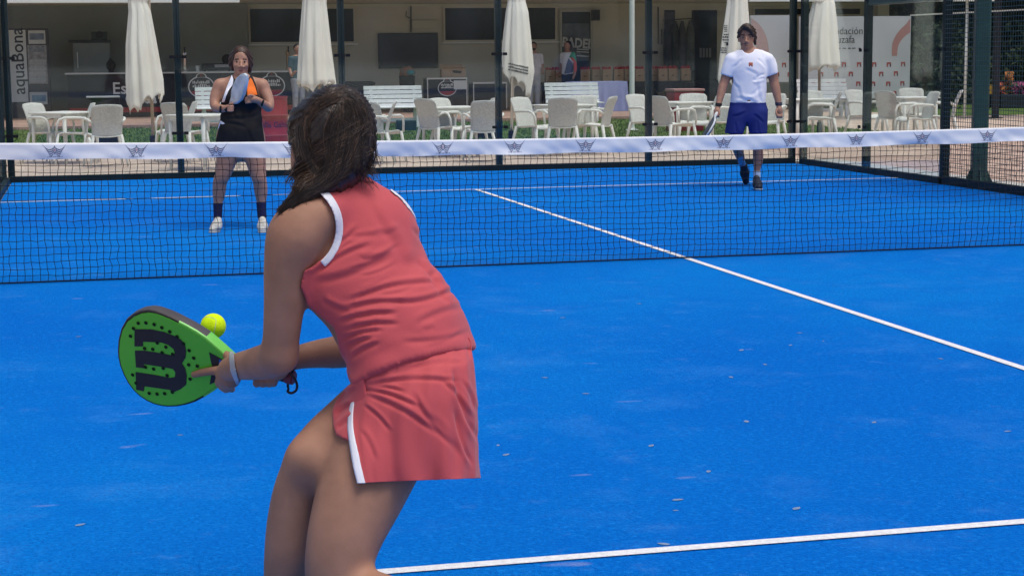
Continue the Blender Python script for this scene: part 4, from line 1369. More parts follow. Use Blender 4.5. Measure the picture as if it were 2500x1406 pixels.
umbrella(357, 250, 26.5, [(-260, 340, 372), (-120, 326, 372), (-20, 315, 366), (8, 314, 358), (30, 316, 366), (110, 310, 380), (200, 310, 395), (252, 312, 398)], 'closed cream umbrella nearest the left, its hem hanging low over a wooden pole', skew=0.10, seed=1, pole_u=366, hemw=0.13)
umbrella(776, 210, 28.5, [(-260, 765, 790), (-60, 745, 800), (10, 738, 796), (120, 730, 808), (205, 725, 820), (212, 730, 816)], 'closed cream umbrella above the head of the near player, with a square vent flap', seed=5, flap=(-30, 22, 752, 776 + 18, 735, 789), hemw=0.10)
umbrella(1262, 205, 27.0, [(-260, 1240, 1285), (-60, 1228, 1292), (4, 1240, 1283), (30, 1236, 1290), (110, 1228, 1298), (170, 1226, 1303), (205, 1226, 1292)], 'closed cream umbrella in the middle with small print and a long drooping hem', skew=-0.18, seed=2, pole_u=1246, hemw=0.10,
         prints=strokes(1241, 153, 1290, 175, 3, 4, 0.22, 0.8, 2.4, 0.6))
umbrella(1792, 190, 27.5, [(-260, 1785, 1815), (-60, 1776, 1822), (10, 1774, 1826), (110, 1760, 1832), (190, 1752, 1834), (205, 1756, 1832)], 'closed cream umbrella behind the man player, with black print on its left side', seed=3, pole_u=1800, hemw=0.08,
         prints=strokes(1768, 62, 1776, 80, 4, 6, 0, 1, 2.5, 0.6) + strokes(1764, 82, 1779, 102, 3, 9, 0, 1.5, 4, 0.8) + [[(1760, 112), (1778, 112), (1778, 104), (1762, 104)]] + strokes(1758, 116, 1774, 132, 3, 12, 0, 1, 3, 0.8))
umbrella(2003, 165, 29.5, [(-260, 1985, 2015), (-60, 1978, 2030), (2, 1986, 2035), (8, 1984, 2037), (60, 1970, 2042), (120, 1958, 2046), (163, 1956, 2050), (168, 1962, 2040)], 'closed cream umbrella on the right in front of the banner, gathered by a tie', seed=8, gather=3, hemw=0.06)


# ------------------------------------------------------------------ greenery to the right of the club house
def leaf_cloud(blobs, n, size, seed):
    r = np.random.default_rng(seed)
    w_ = np.array([b[3] * b[4] * b[5] for b in blobs]) ** 0.67
    idx = r.choice(len(blobs), n, p=w_ / w_.sum())
    B = np.array([b[:6] for b in blobs])[idx]
    d = r.normal(size=(n, 3)); d /= np.linalg.norm(d, axis=1)[:, None]
    rad = r.uniform(0.55, 1.05, n) ** 0.6
    c = B[:, :3] + d * B[:, 3:6] * rad[:, None]
    a = r.normal(size=(n, 3)); a /= np.linalg.norm(a, axis=1)[:, None]
    b = np.cross(a, r.normal(size=(n, 3))); b /= np.linalg.norm(b, axis=1)[:, None]
    s = size * r.uniform(0.6, 1.4, n)[:, None]
    V = np.stack([c - a * s, c + b * s * .5, c + a * s, c - b * s * .5], 1).reshape(-1, 3)
    return V.tolist(), np.arange(n * 4).reshape(-1, 4).tolist()


def tree(name, x, y, h, spread, label, mat, seed, cat='tree', n=5200, low=0.35, leaf=0.11):
    R_ = random.Random(seed)
    t = empty(name, (x, y, -0.02), 0, label, cat, 'trees and shrubs right of the club house')
    m = MB()
    top = h * 0.8
    pts = [(0, 0, 0)]
    for k in range(1, 6): pts.append((R_.uniform(-.1, .1) * k / 3, R_.uniform(-.1, .1) * k / 3, top * k / 5))
    r0 = 0.05 + 0.02 * h
    m.tube(pts, [r0 * (1 - k / 7) for k in range(6)], 9)
    blobs = []
    for k in range(16):
        th = R_.uniform(0, 6.28); zz = h * R_.uniform(low, 0.95)
        rr = spread * R_.uniform(0.3, 0.85) * (1 - 0.5 * abs(zz / h - 0.55))
        e = (rr * math.cos(th), rr * math.sin(th), zz)
        m.tube([pts[min(5, max(1, int(zz / h * 4)))], ((e[0]) * .5, e[1] * .5, zz - 0.2), e], [r0 * .4, r0 * .25, r0 * .08], 6)
        s = spread * R_.uniform(0.28, 0.5)
        blobs.append((*e, s, s, s * R_.uniform(.6, .95)))
    m.build('trunk', TRUNK, t, smooth='all')
    V, Fc = leaf_cloud(blobs, n, leaf, seed)
    MB().add(V, Fc).build('crown', mat, t)
    return t


def rp(u, d): q = at(u, 140, d); return q[0], q[1]


TREES = [(2165, 53, 6.5, 2.2, LEAF), (2262, 52, 6.0, 2.2, LEAF), (2345, 53, 7.0, 2.4, LEAF2), (2405, 52, 6.0, 2.2, LEAF), (2465, 53, 5.5, 2.2, LEAF2), (2520, 51, 6.5, 2.3, LEAF), (2600, 51, 6.0, 2.2, LEAF), (2225, 55, 7.5, 2.6, LEAF), (2440, 56, 8.0, 2.8, LEAF), (2570, 56, 8.0, 2.8, LEAF2)]
TL = ['dark evergreen tree behind the upper edge of the banner', 'dark evergreen tree right of the banner end', 'loose mid green tree behind the fence post', 'dark tree directly behind the green mast', 'pale bushy tree right of the green mast', 'dark tree at the right picture edge', 'dark tree just beyond the right picture edge', 'tall dark tree farthest back, left of the mast', 'tall dark tree farthest back, right of the mast', 'tall loose tree farthest back at the right edge']
for k, (u, d, h, s, mt) in enumerate(TREES):
    tree('garden_tree', *rp(u, d), h, s, TL[k], mt, 20 + k, low=0.10 if d < 54 else 0.2)
for k, (u, d, lb) in enumerate(((2258, 46, 'dark rounded shrub beside the banner pole'), (2325, 49.5, 'dark rounded shrub behind the outermost chair'), (2405, 50, 'low dark shrub behind the flower bed'), (2480, 50, 'low dark shrub at the right end of the flower bed'))):
    tree('garden_shrub', *rp(u, d), 2.0, 1.3, lb, LEAF if k % 2 == 0 else LEAF2, 60 + k, 'shrub', 2600, 0.15, 0.09)
# clipped hedge closing the view
hx0, hy0 = rp(2120, 60); hx1, hy1 = rp(2900, 60)
hd = empty('hedge', ((hx0 + hx1) / 2, (hy0 + hy1) / 2, -0.02), 0, 'tall dark hedge closing the garden behind the trees', 'hedge')
V, Fc = leaf_cloud([(x, 0.0, z, 1.2, 0.9, 1.2) for x in np.arange(-9, 10, 1.0) for z in (0.8, 2.2, 3.6, 5.0, 6.2)], 16000, 0.16, 99)
MB().add(V, Fc).build('foliage', LEAF, hd)
MB().box((-9.5, 0.1, 0), (9.5, 0.6, 6.0)).build('core', mk('hedge_core', (0.008, 0.014, 0.006), 0.95, 0.4, 2), hd)
hd.rotation_euler.z = math.atan2(hy1 - hy0, hx1 - hx0)
# lawn, flower bed and fence post beyond the mesh
lx0, ly0 = rp(2360, 41)
sheet('garden_lawn', lx0 - 1.0, 60, ly0 - 0.6, 60, -0.008, GRASSM, kind='structure')
fl = MB(); R_ = random.Random(5)
FCOL = [mk('petal_yellow', (0.40, 0.22, 0.02), 0.7, 0.1), mk('petal_red', (0.32, 0.06, 0.05), 0.7, 0.1), mk('petal_pink', (0.25, 0.05, 0.13), 0.7, 0.1), mk('petal_orange', (0.35, 0.13, 0.03), 0.7, 0.1), LEAF2]
for k in range(1500):
    u = R_.uniform(2432, 2512)
    ci = 1 if u < 2455 and R_.random() < .7 else (3 if u < 2470 else 2)
    if R_.random() < 0.3: ci = 4
    z = R_.uniform(0.35, 0.62) + (0.3 if 2455 < u < 2470 and R_.random() < .5 else 0)
    q = at(u, 200, R_.uniform(45.5, 46.7)); s = R_.uniform(0.03, 0.07)
    c_ = Vector((q[0], q[1], z)); a_ = Vector((R_.gauss(0, 1), R_.gauss(0, 1), R_.gauss(0, 1))).normalized(); b_ = a_.orthogonal()
    fl.add([c_ - a_ * s, c_ + b_ * s, c_ + a_ * s, c_ - b_ * s], [(0, 1, 2, 3)], ci)
tag(fl.build('flowers', FCOL), 'red, orange and pink flowers in the bed beyond the mesh fence', 'flowers', kind='stuff')
q0 = at(2428, 200, 46.1); q1 = at(2516, 200, 46.1)
pl = empty('flower_trough', ((q0[0] + q1[0]) / 2, (q0[1] + q1[1]) / 2, -0.006), math.atan2(q1[1] - q0[1], q1[0] - q0[0]), 'long low dark trough holding the red and pink flowers', 'planter')
L_ = math.hypot(q1[0] - q0[0], q1[1] - q0[1]) / 2
MB().bev((-L_, -0.7, 0), (L_, 0.7, 0.36), 0.02).build('body', mk('trough_dark', (0.02, 0.025, 0.03), 0.8, 0.2), pl)
q = at(2416, 222, 45)
t = empty('yellow_sign', (q[0], q[1], -0.006), -YAW, 'small yellow board on a dark post between the mast and the flowers', 'sign')
MB().bev((-0.11, -0.012, 0.38), (0.11, 0.012, 0.62), 0.004).build('board', FCOL[0], t)
MB().tube([(0, 0.02, 0), (0, 0.02, 0.60)], 0.02, 8).build('post', BLACKM, t)
q = at_z(2430, 288, 0)
t = empty('garden_post', (q[0], q[1], -0.012), 0, 'black steel post standing behind the mast on the paving edge', 'post')
MB().bev((-0.06, -0.06, 0), (0.06, 0.06, 5), 0.006).build('shaft', BLACK, t)
MB().bev((-0.12, -0.12, 0), (0.12, 0.12, 0.02), 0.004).build('foot_plate', BLACK, t)
# white pergola with a ribbed roof edge
q0 = at(2118, 0, 38); q1 = at(2620, 0, 38)
pg = empty('white_pergola', (q0[0], q0[1], -0.012), math.atan2(q1[1] - q0[1], q1[0] - q0[0]), 'white ribbed pergola roof on thin white posts over the garden corner', 'pergola')
L_ = math.hypot(q1[0] - q0[0], q1[1] - q0[1]); zt = q0[2] - 0.02 + 0.012
m = MB()
for k in range(int(L_ / 0.11)): m.bev((k * 0.11, -0.03, zt), (k * 0.11 + 0.07, 0.0, zt + 0.3), 0.008)
m.box((0, 0.001, zt + 0.05), (L_, 1.8, zt + 0.1))
m.build('ribbed_roof', FASC, pg)
lx = (2370 - 2118) * 38 / F
for x in (lx, L_ - 0.1): MB().tube([(x, 0.3, 0), (x, 0.3, zt + 0.05)], 0.035, 10).build('post', POLEW, pg, smooth='all')
MB().tube([(1.0, 0.3, zt - 0.32), (L_, 0.3, zt - 0.18)], 0.016, 8).build('crossbar', POLEW, pg)


# ------------------------------------------------------------------ figures: distance-field bodies
f32 = np.float32


def smin(a, b, k):
    if k <= 0: return np.minimum(a, b)
    h = np.maximum(k - np.abs(a - b), 0) / k
    return np.minimum(a, b) - h * h * k * f32(0.25)


class Body:
    def __init__(self, D=None):
        self.p = []; self.D = D

    def J(self, u, v, dd=0.0): return at(u, v, self.D + dd)

    def px(self, r, dd=0.0): return r * (self.D + dd) / F

    def cone(self, a, ra, b, rb, k=0.02, flat=None):
        self.p.append(('c', np.asarray(a, f32), np.asarray(b, f32), ra, rb, k, flat)); return self

    def chain(self, pts, k=0.02, flat=None):
        """pts: (u, v, dd, radius in px)"""
        P_ = [np.array([*self.J(*a[:3]), self.px(a[3], a[2])]) for a in pts]
        n = len(P_); Q_ = []
        sub = 4 if n > 2 else 1
        for i in range(n - 1):
            p0, p1, p2, p3 = P_[max(i - 1, 0)], P_[i], P_[i + 1], P_[min(i + 2, n - 1)]
            for s in range(sub):
                t = s / sub
                Q_.append(0.5 * (2 * p1 + (p2 - p0) * t + (2 * p0 - 5 * p1 + 4 * p2 - p3) * t * t + (3 * p1 - p0 - 3 * p2 + p3) * t ** 3))
        Q_.append(P_[-1])
        g = [('c', a[:3].astype(f32), b[:3].astype(f32), max(a[3], 1e-3), max(b[3], 1e-3), 0, flat) for a, b in zip(Q_[:-1], Q_[1:])]
        self.p.append(('g', g, None, None, None, k, None))
        return self

    def ell(self, c, r, k=0.02, R=None):
        self.p.append(('e', np.asarray(c, f32), np.asarray(r, f32), None if R is None else np.asarray(R, f32), 0, k, None)); return self

    def eu(self, u, v, dd, r, k=0.02, R=None): return self.ell(self.J(u, v, dd), r, k, R)

    def copy(self):
        b = Body(self.D); b.p = list(self.p); return b

    def __add__(self, o):
        b = Body(self.D); b.p = self.p + o.p; return b

    def ev(self, P):
        d = None
        for q in self.p:
            if q[0] == 'g':
                gb = Body(self.D); gb.p = q[1]
                x = gb.ev(P); k = q[5]
                d = x if d is None else smin(d, x, f32(k))
                continue
            if q[0] == 'c':
                _, a, b, ra, rb, k, fl = q
                pa = P - a; ba = b - a
                if fl is not None:
                    n, s = fl
                    n = np.asarray(n, f32)
                    pa = pa + (pa @ n)[:, None] * n * f32(s - 1)
                    ba = ba + (ba @ n) * n * f32(s - 1)
                t = np.clip((pa @ ba) / max(float(ba @ ba), 1e-9), 0, 1)
                x = np.sqrt(((pa - t[:, None] * ba) ** 2).sum(1)) - (f32(ra) + f32(rb - ra) * t)
            else:
                _, c, r, R, _, k, _ = q
                pa = P - c
                if R is not None: pa = pa @ R
                k0 = np.sqrt(((pa / r) ** 2).sum(1)); k1 = np.sqrt(((pa / (r * r)) ** 2).sum(1)) + f32(1e-6)
                x = k0 * (k0 - 1) / k1
            d = x if d is None else smin(d, x, f32(k))
        return d

    def bounds(self, pad=0.05):
        lo = np.full(3, 1e9); hi = np.full(3, -1e9)
        for q in sum([q[1] if q[0] == 'g' else [q] for q in self.p], []):
            if q[0] == 'c':
                for p, r in ((q[1], q[3]), (q[2], q[4])): lo = np.minimum(lo, p - r); hi = np.maximum(hi, p + r)
            else:
                m = max(q[2]); lo = np.minimum(lo, q[1] - m); hi = np.maximum(hi, q[1] + m)
        return lo - pad, hi + pad


def sdf_mesh(fn, lo, hi, h):
    """surface of fn = 0 as (vertices, quads); fine samples only near the surface"""
    B = 4
    n = [int(math.ceil((hi[i] - lo[i]) / (h * B))) for i in range(3)]
    ax = [lo[i] + (np.arange(n[i]) * B + (B - 1) / 2) * h for i in range(3)]
    G = np.stack(np.meshgrid(*ax, indexing='ij'), -1).reshape(-1, 3).astype(f32)
    c = fn(G).reshape(n)
    near = np.abs(c) < h * B * 1.7
    full = np.repeat(np.repeat(np.repeat(c, B, 0), B, 1), B, 2).astype(f32)
    msk = np.repeat(np.repeat(np.repeat(near, B, 0), B, 1), B, 2)
    idx = np.argwhere(msk)
    P = (np.asarray(lo, f32) + idx.astype(f32) * f32(h)).astype(f32)
    out = np.empty(len(P), f32)
    for i in range(0, len(P), 400000): out[i:i + 400000] = fn(P[i:i + 400000])
    full[msk] = out
    g = openvdb.FloatGrid(); g.background = 1.0
    g.copyFromArray(full.astype(np.float64))
    pts, quads = g.convertToQuads(isovalue=0.0)
    pts = np.asarray(pts, np.float64) * h + np.asarray(lo)
    quads = np.asarray(quads, np.int64)
    # outward winding
    a, b, c_ = pts[quads[:, 0]], pts[quads[:, 1]], pts[quads[:, 2]]
    d_ = pts[quads[:, 3]]
    vol = (np.einsum('ij,ij->i', a - pts.mean(0), np.cross(b - pts.mean(0), c_ - pts.mean(0))) + np.einsum('ij,ij->i', a - pts.mean(0), np.cross(c_ - pts.mean(0), d_ - pts.mean(0)))).sum()
    if vol < 0: quads = quads[:, ::-1]
    return pts, quads


def relax(pts, quads, it=2, lam=0.5):
    e = np.concatenate([quads[:, [0, 1]], quads[:, [1, 2]], quads[:, [2, 3]], quads[:, [3, 0]]])
    e = np.concatenate([e, e[:, ::-1]])
    for _ in range(it):
        s = np.zeros_like(pts); n = np.zeros(len(pts))
        np.add.at(s, e[:, 0], pts[e[:, 1]]); np.add.at(n, e[:, 0], 1)
        pts = pts + lam * (s / np.maximum(n, 1)[:, None] - pts)
    return pts


def vnormals(pts, quads):
    n = np.cross(pts[quads[:, 2]] - pts[quads[:, 0]], pts[quads[:, 3]] - pts[quads[:, 1]])
    N = np.zeros_like(pts)
    for k in range(4): np.add.at(N, quads[:, k], n)
    return N / np.maximum(np.linalg.norm(N, axis=1), 1e-9)[:, None]


def np_obj(name, pts, faces, mats, parent, org, smooth=True):
    me = bpy.data.meshes.new(name)
    me.from_pydata((np.asarray(pts) - np.asarray(org)).tolist(), [], faces.tolist() if hasattr(faces, 'tolist') else faces)
    for m in (mats if isinstance(mats, (list, tuple)) else [mats]): me.materials.append(m)
    if smooth: me.polygons.foreach_set('use_smooth', [True] * len(me.polygons))
    return link(bpy.data.objects.new(name, me), parent)


def sd_poly(u, v, poly):
    """signed distance in px to a closed polygon (negative inside)"""
    d = np.full(u.shape, 1e9, f32); s = np.ones(u.shape, bool)
    n = len(poly)
    inside = np.zeros(u.shape, bool)
    for i in range(n):
        x1, y1 = poly[i]; x2, y2 = poly[(i + 1) % n]
        ex, ey = x2 - x1, y2 - y1
        t = np.clip(((u - x1) * ex + (v - y1) * ey) / max(ex * ex + ey * ey, 1e-9), 0, 1)
        d = np.minimum(d, (u - x1 - t * ex) ** 2 + (v - y1 - t * ey) ** 2)
        c = ((y1 > v) != (y2 > v))
        with np.errstate(divide='ignore', invalid='ignore'):
            inside ^= c & (u < (ex * (v - y1) / (ey if ey != 0 else 1e-9) + x1))
    d = np.sqrt(d)
    return np.where(inside, -d, d).astype(f32)


def wear(body, off, poly=None, front=None, extra=None):
    """cloth: body grown by off, kept inside an outline seen from the court end; front = depth limit"""
    def fn(P):
        d = body.ev(P) - f32(off)
        u, v, dep = uvd(P)
        if poly is not None: d = np.maximum(d, sd_poly(u, v, poly) * dep / f32(F))
        if front is not None: d = np.maximum(d, dep - f32(front))
        if extra is not None: d = np.maximum(d, extra(P, u, v, dep))
        return d
    return fn


def patch(name, body, off, poly, mat, parent, org, h=0.006, front=None, extra=None, it=1, box=None, disp=None):
    if box is None: lo, hi = body.bounds()
    else: lo, hi = box
    if poly is not None and box is None:
        d = body.D
        c = np.array([at(u, v, d + e) for u, v in poly for e in (-0.35, 0.45)])
        lo = np.maximum(lo, c.min(0) - 0.02); hi = np.minimum(hi, c.max(0) + 0.02)
    pts, q = sdf_mesh(wear(body, off, poly, front, extra), lo, hi, h)
    if it: pts = relax(pts, q, it)
    if disp is not None:
        nor = vnormals(pts, q)
        for _ in range(4):
            nor = relax(nor, q, 1, 0.6); nor /= np.maximum(np.linalg.norm(nor, axis=1), 1e-6)[:, None]
        pts = relax(pts + disp(pts, nor), q, 1, 0.4)
    return np_obj(name, pts, q, mat, parent, org)


def creases(lst):
    """folds in cloth: (u1, v1, u2, v2, half width px, depth mm): a groove with a soft ridge on its upper side"""
    def fn(pts, nor):
        u, v, d = uvd(pts)
        a = np.zeros(len(pts))
        for x1, y1, x2, y2, w_, mm in lst:
            ex, ey = x2 - x1, y2 - y1; L2 = ex * ex + ey * ey
            t = ((u - x1) * ex + (v - y1) * ey) / L2
            fade = np.clip(np.minimum(t + 0.12, 1.12 - t) / 0.3, 0, 1)
            fade = fade * fade * (3 - 2 * fade)
            bend = 0.10 * math.sqrt(L2) * np.sin(np.clip(t, 0, 1) * math.pi) * (0.5 if (x1 + y1) % 2 else -0.5)
            sd_ = ((u - x1) * ey - (v - y1) * ex) / math.sqrt(L2) + bend
            a += mm * 0.001 * fade * (-np.exp(-(sd_ / w_) ** 2) + 0.75 * np.exp(-((sd_ - 1.9 * w_) / (1.2 * w_)) ** 2))
        return nor * a[:, None]
    return fn


SKIN = mk('skin_tanned', (0.35, 0.185, 0.122), 0.6, 0.13, 14, bump=0.08, bscale=300, spec=0.22, sss=0.12)
SKIN2 = mk('skin_fair', (0.40, 0.215, 0.145), 0.5, 0.10, 25, bump=0.1, bscale=120, spec=0.35, sss=0.1)
SKIN3 = mk('skin_brown', (0.33, 0.175, 0.12), 0.5, 0.12, 25, bump=0.1, bscale=120, spec=0.35, sss=0.1)
HAIR = mk('hair_dark_brown', (0.012, 0.008, 0.006), 0.4, 0.5, 30, spec=0.5, rgb2=(0.03, 0.018, 0.012))
HAIRL = mk('hair_brown', (0.13, 0.078, 0.046), 0.4, 0.3, 30, spec=0.5)
HAIRM = mk('hair_mid', (0.045, 0.026, 0.016), 0.4, 0.3, 30, spec=0.5)
CORAL = mk('coral_jersey', (0.50, 0.078, 0.090), 0.75, 0.035, 5, bump=0.12, bscale=350, spec=0.25, sheen=0.15)
TRIM = mk('trim_white', (0.70, 0.72, 0.78), 0.7, 0.04, 12, bump=0.1, bscale=200)
EYEW = mk('eye_white', (0.13, 0.10, 0.09), 0.3, 0.02)
EYED = mk('eye_dark', (0.02, 0.012, 0.01), 0.2, 0.1)
LIPS = mk('lips', (0.30, 0.09, 0.08), 0.5, 0.1)

# =================================================================== the near player
D0 = 4.2
org = at_z(870, 1500, 0.0)
player = empty('person', org, 0, 'woman player in coral top and skirt, back to us, holding a green racket low', 'person')
ORG = np.array(org)


def G(): return Body(D0)


# torso: flattened along the front-to-back direction of a body turned half left
lat = np.array(RT) * 0.68 + np.array([FW[0], FW[1], 0]) * 0.73
nfb = np.array(RT) * 0.73 - np.array([FW[0], FW[1], 0]) * 0.68
nfb = nfb / np.linalg.norm(nfb)
FL = (nfb, 1.45)
k_ = 1.17
tor = G()
tor.chain([(906, 592, .05, 108 * k_), (902, 630, .05, 122 * k_), (908, 680, .05, 130 * k_), (935, 745, .05, 133 * k_), (976, 800, .05, 137 * k_), (1000, 860, .05, 145 * k_), (1007, 920, .05, 145 * k_), (1012, 985, .05, 140 * k_), (1012, 1005, .05, 132 * k_)], 0.03, FL)
tor.chain([(790, 525, -.05, 48), (872, 484, .04, 40), (944, 526, .15, 36)], 0.03)
tor.chain([(862, 490, .05, 46), (840, 415, .04, 42), (828, 370, .05, 46)], 0.03)
tor.eu(802, 705, .0, (0.058, 0.058, 0.066), 0.05)
armL = G()
armL.chain([(742, 548, -.06, 66), (722, 580, -.065, 72), (700, 650, -.06, 56), (694, 740, -.04, 50), (688, 810, -.02, 46), (682, 868, .0, 42)], 0.03)
fore = G()
fore.chain([(682, 868, .0, 42), (650, 882, .06, 44), (610, 890, .15, 38), (578, 895, .22, 33), (560, 902, .26, 30)], 0.025)
armR = G()
armR.chain([(948, 555, .19, 38), (935, 680, .28, 43), (885, 845, .35, 42)], 0.03)
armR.chain([(885, 845, .35, 43), (830, 858, .34, 41), (760, 866, .31, 33), (705, 880, .28, 27), (672, 905, .27, 27)], 0.025)
legL = G()
legL.chain([(970, 1010, .02, 112), (922, 1110, -.02, 114), (880, 1205, -.06, 107), (849, 1285, -.09, 95), (831, 1350, -.105, 86), (823, 1395, -.11, 79), (822, 1430, -.11, 73)], 0.04)
legL.chain([(830, 1440, -.10, 62), (915, 1452, -.16, 58), (985, 1480, -.22, 50), (1070, 1570, -.28, 30)], 0.03)
legR = G()
legR.chain([(940, 1000, .12, 105), (865, 1040, .08, 84), (797, 1081, .02, 67), (760, 1120, -.01, 58)], 0.04)
legR.chain([(757, 1125, -.01, 56), (729, 1180, .01, 56), (716, 1260, .03, 62), (704, 1350, .04, 59), (686, 1440, .05, 43), (672, 1520, .06, 29)], 0.03)
head = G()
head.eu(812, 335, .06, (0.088, 0.092, 0.108), 0.03)
head.eu(777, 385, .08, (0.064, 0.062, 0.085), 0.04)
head.eu(762, 425, .08, (0.036, 0.04, 0.05), 0.04)
head.cone(head.J(742, 375, .13), 0.022, head.J(725, 388, .15), 0.012, 0.02)      # nose
head.eu(721, 372, .015, (0.010, 0.016, 0.026), 0.008)                              # ear
body = tor + armL + fore + armR + legL + legR + head
lo, hi = body.bounds(0.03)
pts, q = sdf_mesh(body.ev, lo, hi, 0.0045)
pts = relax(pts, q, 12)
SKV, SKQ = [pts], [q]


def add_part(bd, h=0.002, it=1):
    lo, hi = bd.bounds(0.012)
    p, qq = sdf_mesh(bd.ev, lo, hi, h)
    p = relax(p, qq, it)
    SKQ.append(qq + sum(len(x) for x in SKV)); SKV.append(p)


# racket plane first, the hands lie on it
n_r = 0.32 * np.array(RT) + 0.30 * np.array([0, 0, 1.0]) + 0.90 * np.array([FW[0], FW[1], 0])
n_r /= np.linalg.norm(n_r)
o_r = at(425, 870, 4.55)
THK = 0.036


def RP(u, v, off=0.0): return on_plane(u, v, o_r, n_r) + n_r * off


def rdep(u, v): return float(np.dot(RP(u, v) - CAM, FW)) - D0


# left hand: index laid along the face, the rest curled under the throat
hl = G()
z0 = lambda u, v, g=0.0: rdep(u, v) - g
hl.chain([(586, 893, z0(586, 893, .04), 31), (562, 903, z0(562, 903, .03), 29), (548, 915, z0(548, 915, .022), 22)], 0.02)
hl.chain([(562, 925, z0(562, 925, .03), 24), (552, 936, z0(552, 936, .02), 15)], 0.02)
hl.chain([(548, 903, z0(548, 903, .02), 12), (520, 905, z0(520, 905, .013), 10.5), (494, 909, z0(494, 909, .010), 9.5), (474, 914, z0(474, 914, .008), 8)], 0.008)
hl.chain([(545, 918, z0(545, 918, .018), 11.5), (534, 932, z0(534, 932, .012), 10), (541, 944, z0(541, 944, -.012), 8.5)], 0.008)
hl.chain([(552, 932, z0(552, 932, .018), 11.5), (545, 944, z0(545, 944, .010), 10), (552, 951, z0(552, 951, -.014), 8.5)], 0.008)
hl.chain([(564, 938, z0(564, 938, .018), 11), (559, 947, z0(559, 947, .008), 9.5), (566, 950, z0(566, 950, -.012), 8)], 0.008)
hl.chain([(572, 880, z0(572, 880, .02), 13), (556, 868, z0(556, 868, -.005), 10.5), (540, 862, z0(540, 862, -.03), 9)], 0.01)
add_part(hl)
# right hand round the grip
hr = G()
hr.chain([(680, 900, z0(680, 900, .0), 27), (655, 902, z0(655, 902, -.01), 24), (630, 905, z0(630, 905, -.012), 20)], 0.02)
for k, u in enumerate((628, 643, 658, 670)):
    r0 = (10.5, 11, 10.5, 9)[k]
    hr.chain([(u + 2, 902, z0(u, 902, -.034), r0), (u, 928, z0(u, 928, -.030), r0), (u - 1, 936, z0(u, 936, -.006), r0 * .92), (u + 2, 928, z0(u, 928, .012), r0 * .85)], 0.006)
hr.chain([(650, 895, z0(650, 895, -.02), 13), (625, 893, z0(625, 893, .016), 11), (604, 902, z0(604, 902, .022), 9)], 0.008)
add_part(hr)
np_obj('body', np.concatenate(SKV), np.concatenate(SKQ), SKIN, player, ORG)

# sleeveless top
top_base = tor + armL
ARM_C, ARM_R = (713, 556), 107.0
arc = [(ARM_C[0] + ARM_R * math.cos(math.radians(a)), ARM_C[1] + ARM_R * math.sin(math.radians(a))) for a in range(-58, 66, 6)]
TOP = [(866, 438), (905, 446)] + [(960, 462), (985, 482), (1010, 510), (1025, 540), (1052, 600), (1084, 672), (1120, 735), (1160, 800), (1166, 847), (1100, 853), (1052, 862), (1000, 875), (952, 890), (905, 912), (868, 936), (840, 900), (815, 800), (750, 745), (734, 700), (742, 660)] + arc[::-1][0:] + [(790, 470)]
TOP = [(846, 432), (866, 428), (905, 438), (960, 458)] + TOP[3:]
wr = [(815, 602, 872, 556, 5, 4), (822, 618, 860, 590, 4, 3), (768, 668, 902, 598, 6, 4.5), (775, 690, 960, 622, 9, 4), (1008, 560, 1048, 618, 6, 4), (1020, 640, 1072, 700, 6, 4.5),
      (862, 730, 1066, 688, 6, 5), (850, 752, 990, 738, 5, 5), (985, 740, 1112, 706, 6, 5), (832, 784, 962, 764, 5, 5.5), (846, 806, 968, 790, 5, 4.5), (842, 826, 930, 806, 5, 5), (846, 846, 905, 826, 4.5, 5),
      (858, 872, 925, 838, 5, 4.5), (1020, 790, 1130, 750, 8, 3), (930, 560, 985, 640, 12, 2.5), (870, 650, 1020, 650, 14, 2), (990, 835, 1140, 812, 6, 2.5), (905, 500, 960, 585, 10, 2.2), (1055, 660, 1090, 740, 6, 3), (790, 735, 850, 760, 6, 4)]
R_ = random.Random(11)
for k in range(16):
    x = R_.uniform(840, 1040); y = R_.uniform(560, 850); L_ = R_.uniform(30, 90)
    wr.append((x, y, x + L_, y - L_ * R_.uniform(0.1, 0.5), R_.uniform(3.5, 7), R_.uniform(1.0, 2.4)))
cz = creases(wr)


def cloth_noise(pts, nor):
    a = 0.0016 * np.sin(pts[:, 0] * 41 + 3 * np.sin(pts[:, 2] * 17)) * np.sin(pts[:, 2] * 37 + 2 * np.sin(pts[:, 1] * 23))
    d_ = ((cz(pts, nor) + nor * a[:, None]) * nor).sum(1)
    u, v, dep = uvd(pts)
    hem = np.interp(u, [820, 868, 952, 1052, 1160], [936, 934, 888, 861, 846])
    d_ = np.clip(d_, -0.0055, 0.01) + 0.009 * np.clip((v - hem + 42) / 42, 0, 1) ** 1.5
    return nor * d_[:, None]


bx_lo = np.array([at(u, v, d) for u in (700, 1200) for v in (400, 980) for d in (3.9, 4.65)]).min(0)
bx_hi = np.array([at(u, v, d) for u in (700, 1200) for v in (400, 980) for d in (3.9, 4.65)]).max(0)
hole = [(ARM_C[0] - 140, ARM_C[1] - 160), (ARM_C[0] + 20, ARM_C[1] - 160)]


def cutR(P, u, v, dep):
    c = np.asarray(at(1010, 520, D0 + 0.24), f32)
    return f32(0.075) - np.sqrt(((P - c) ** 2).sum(1))


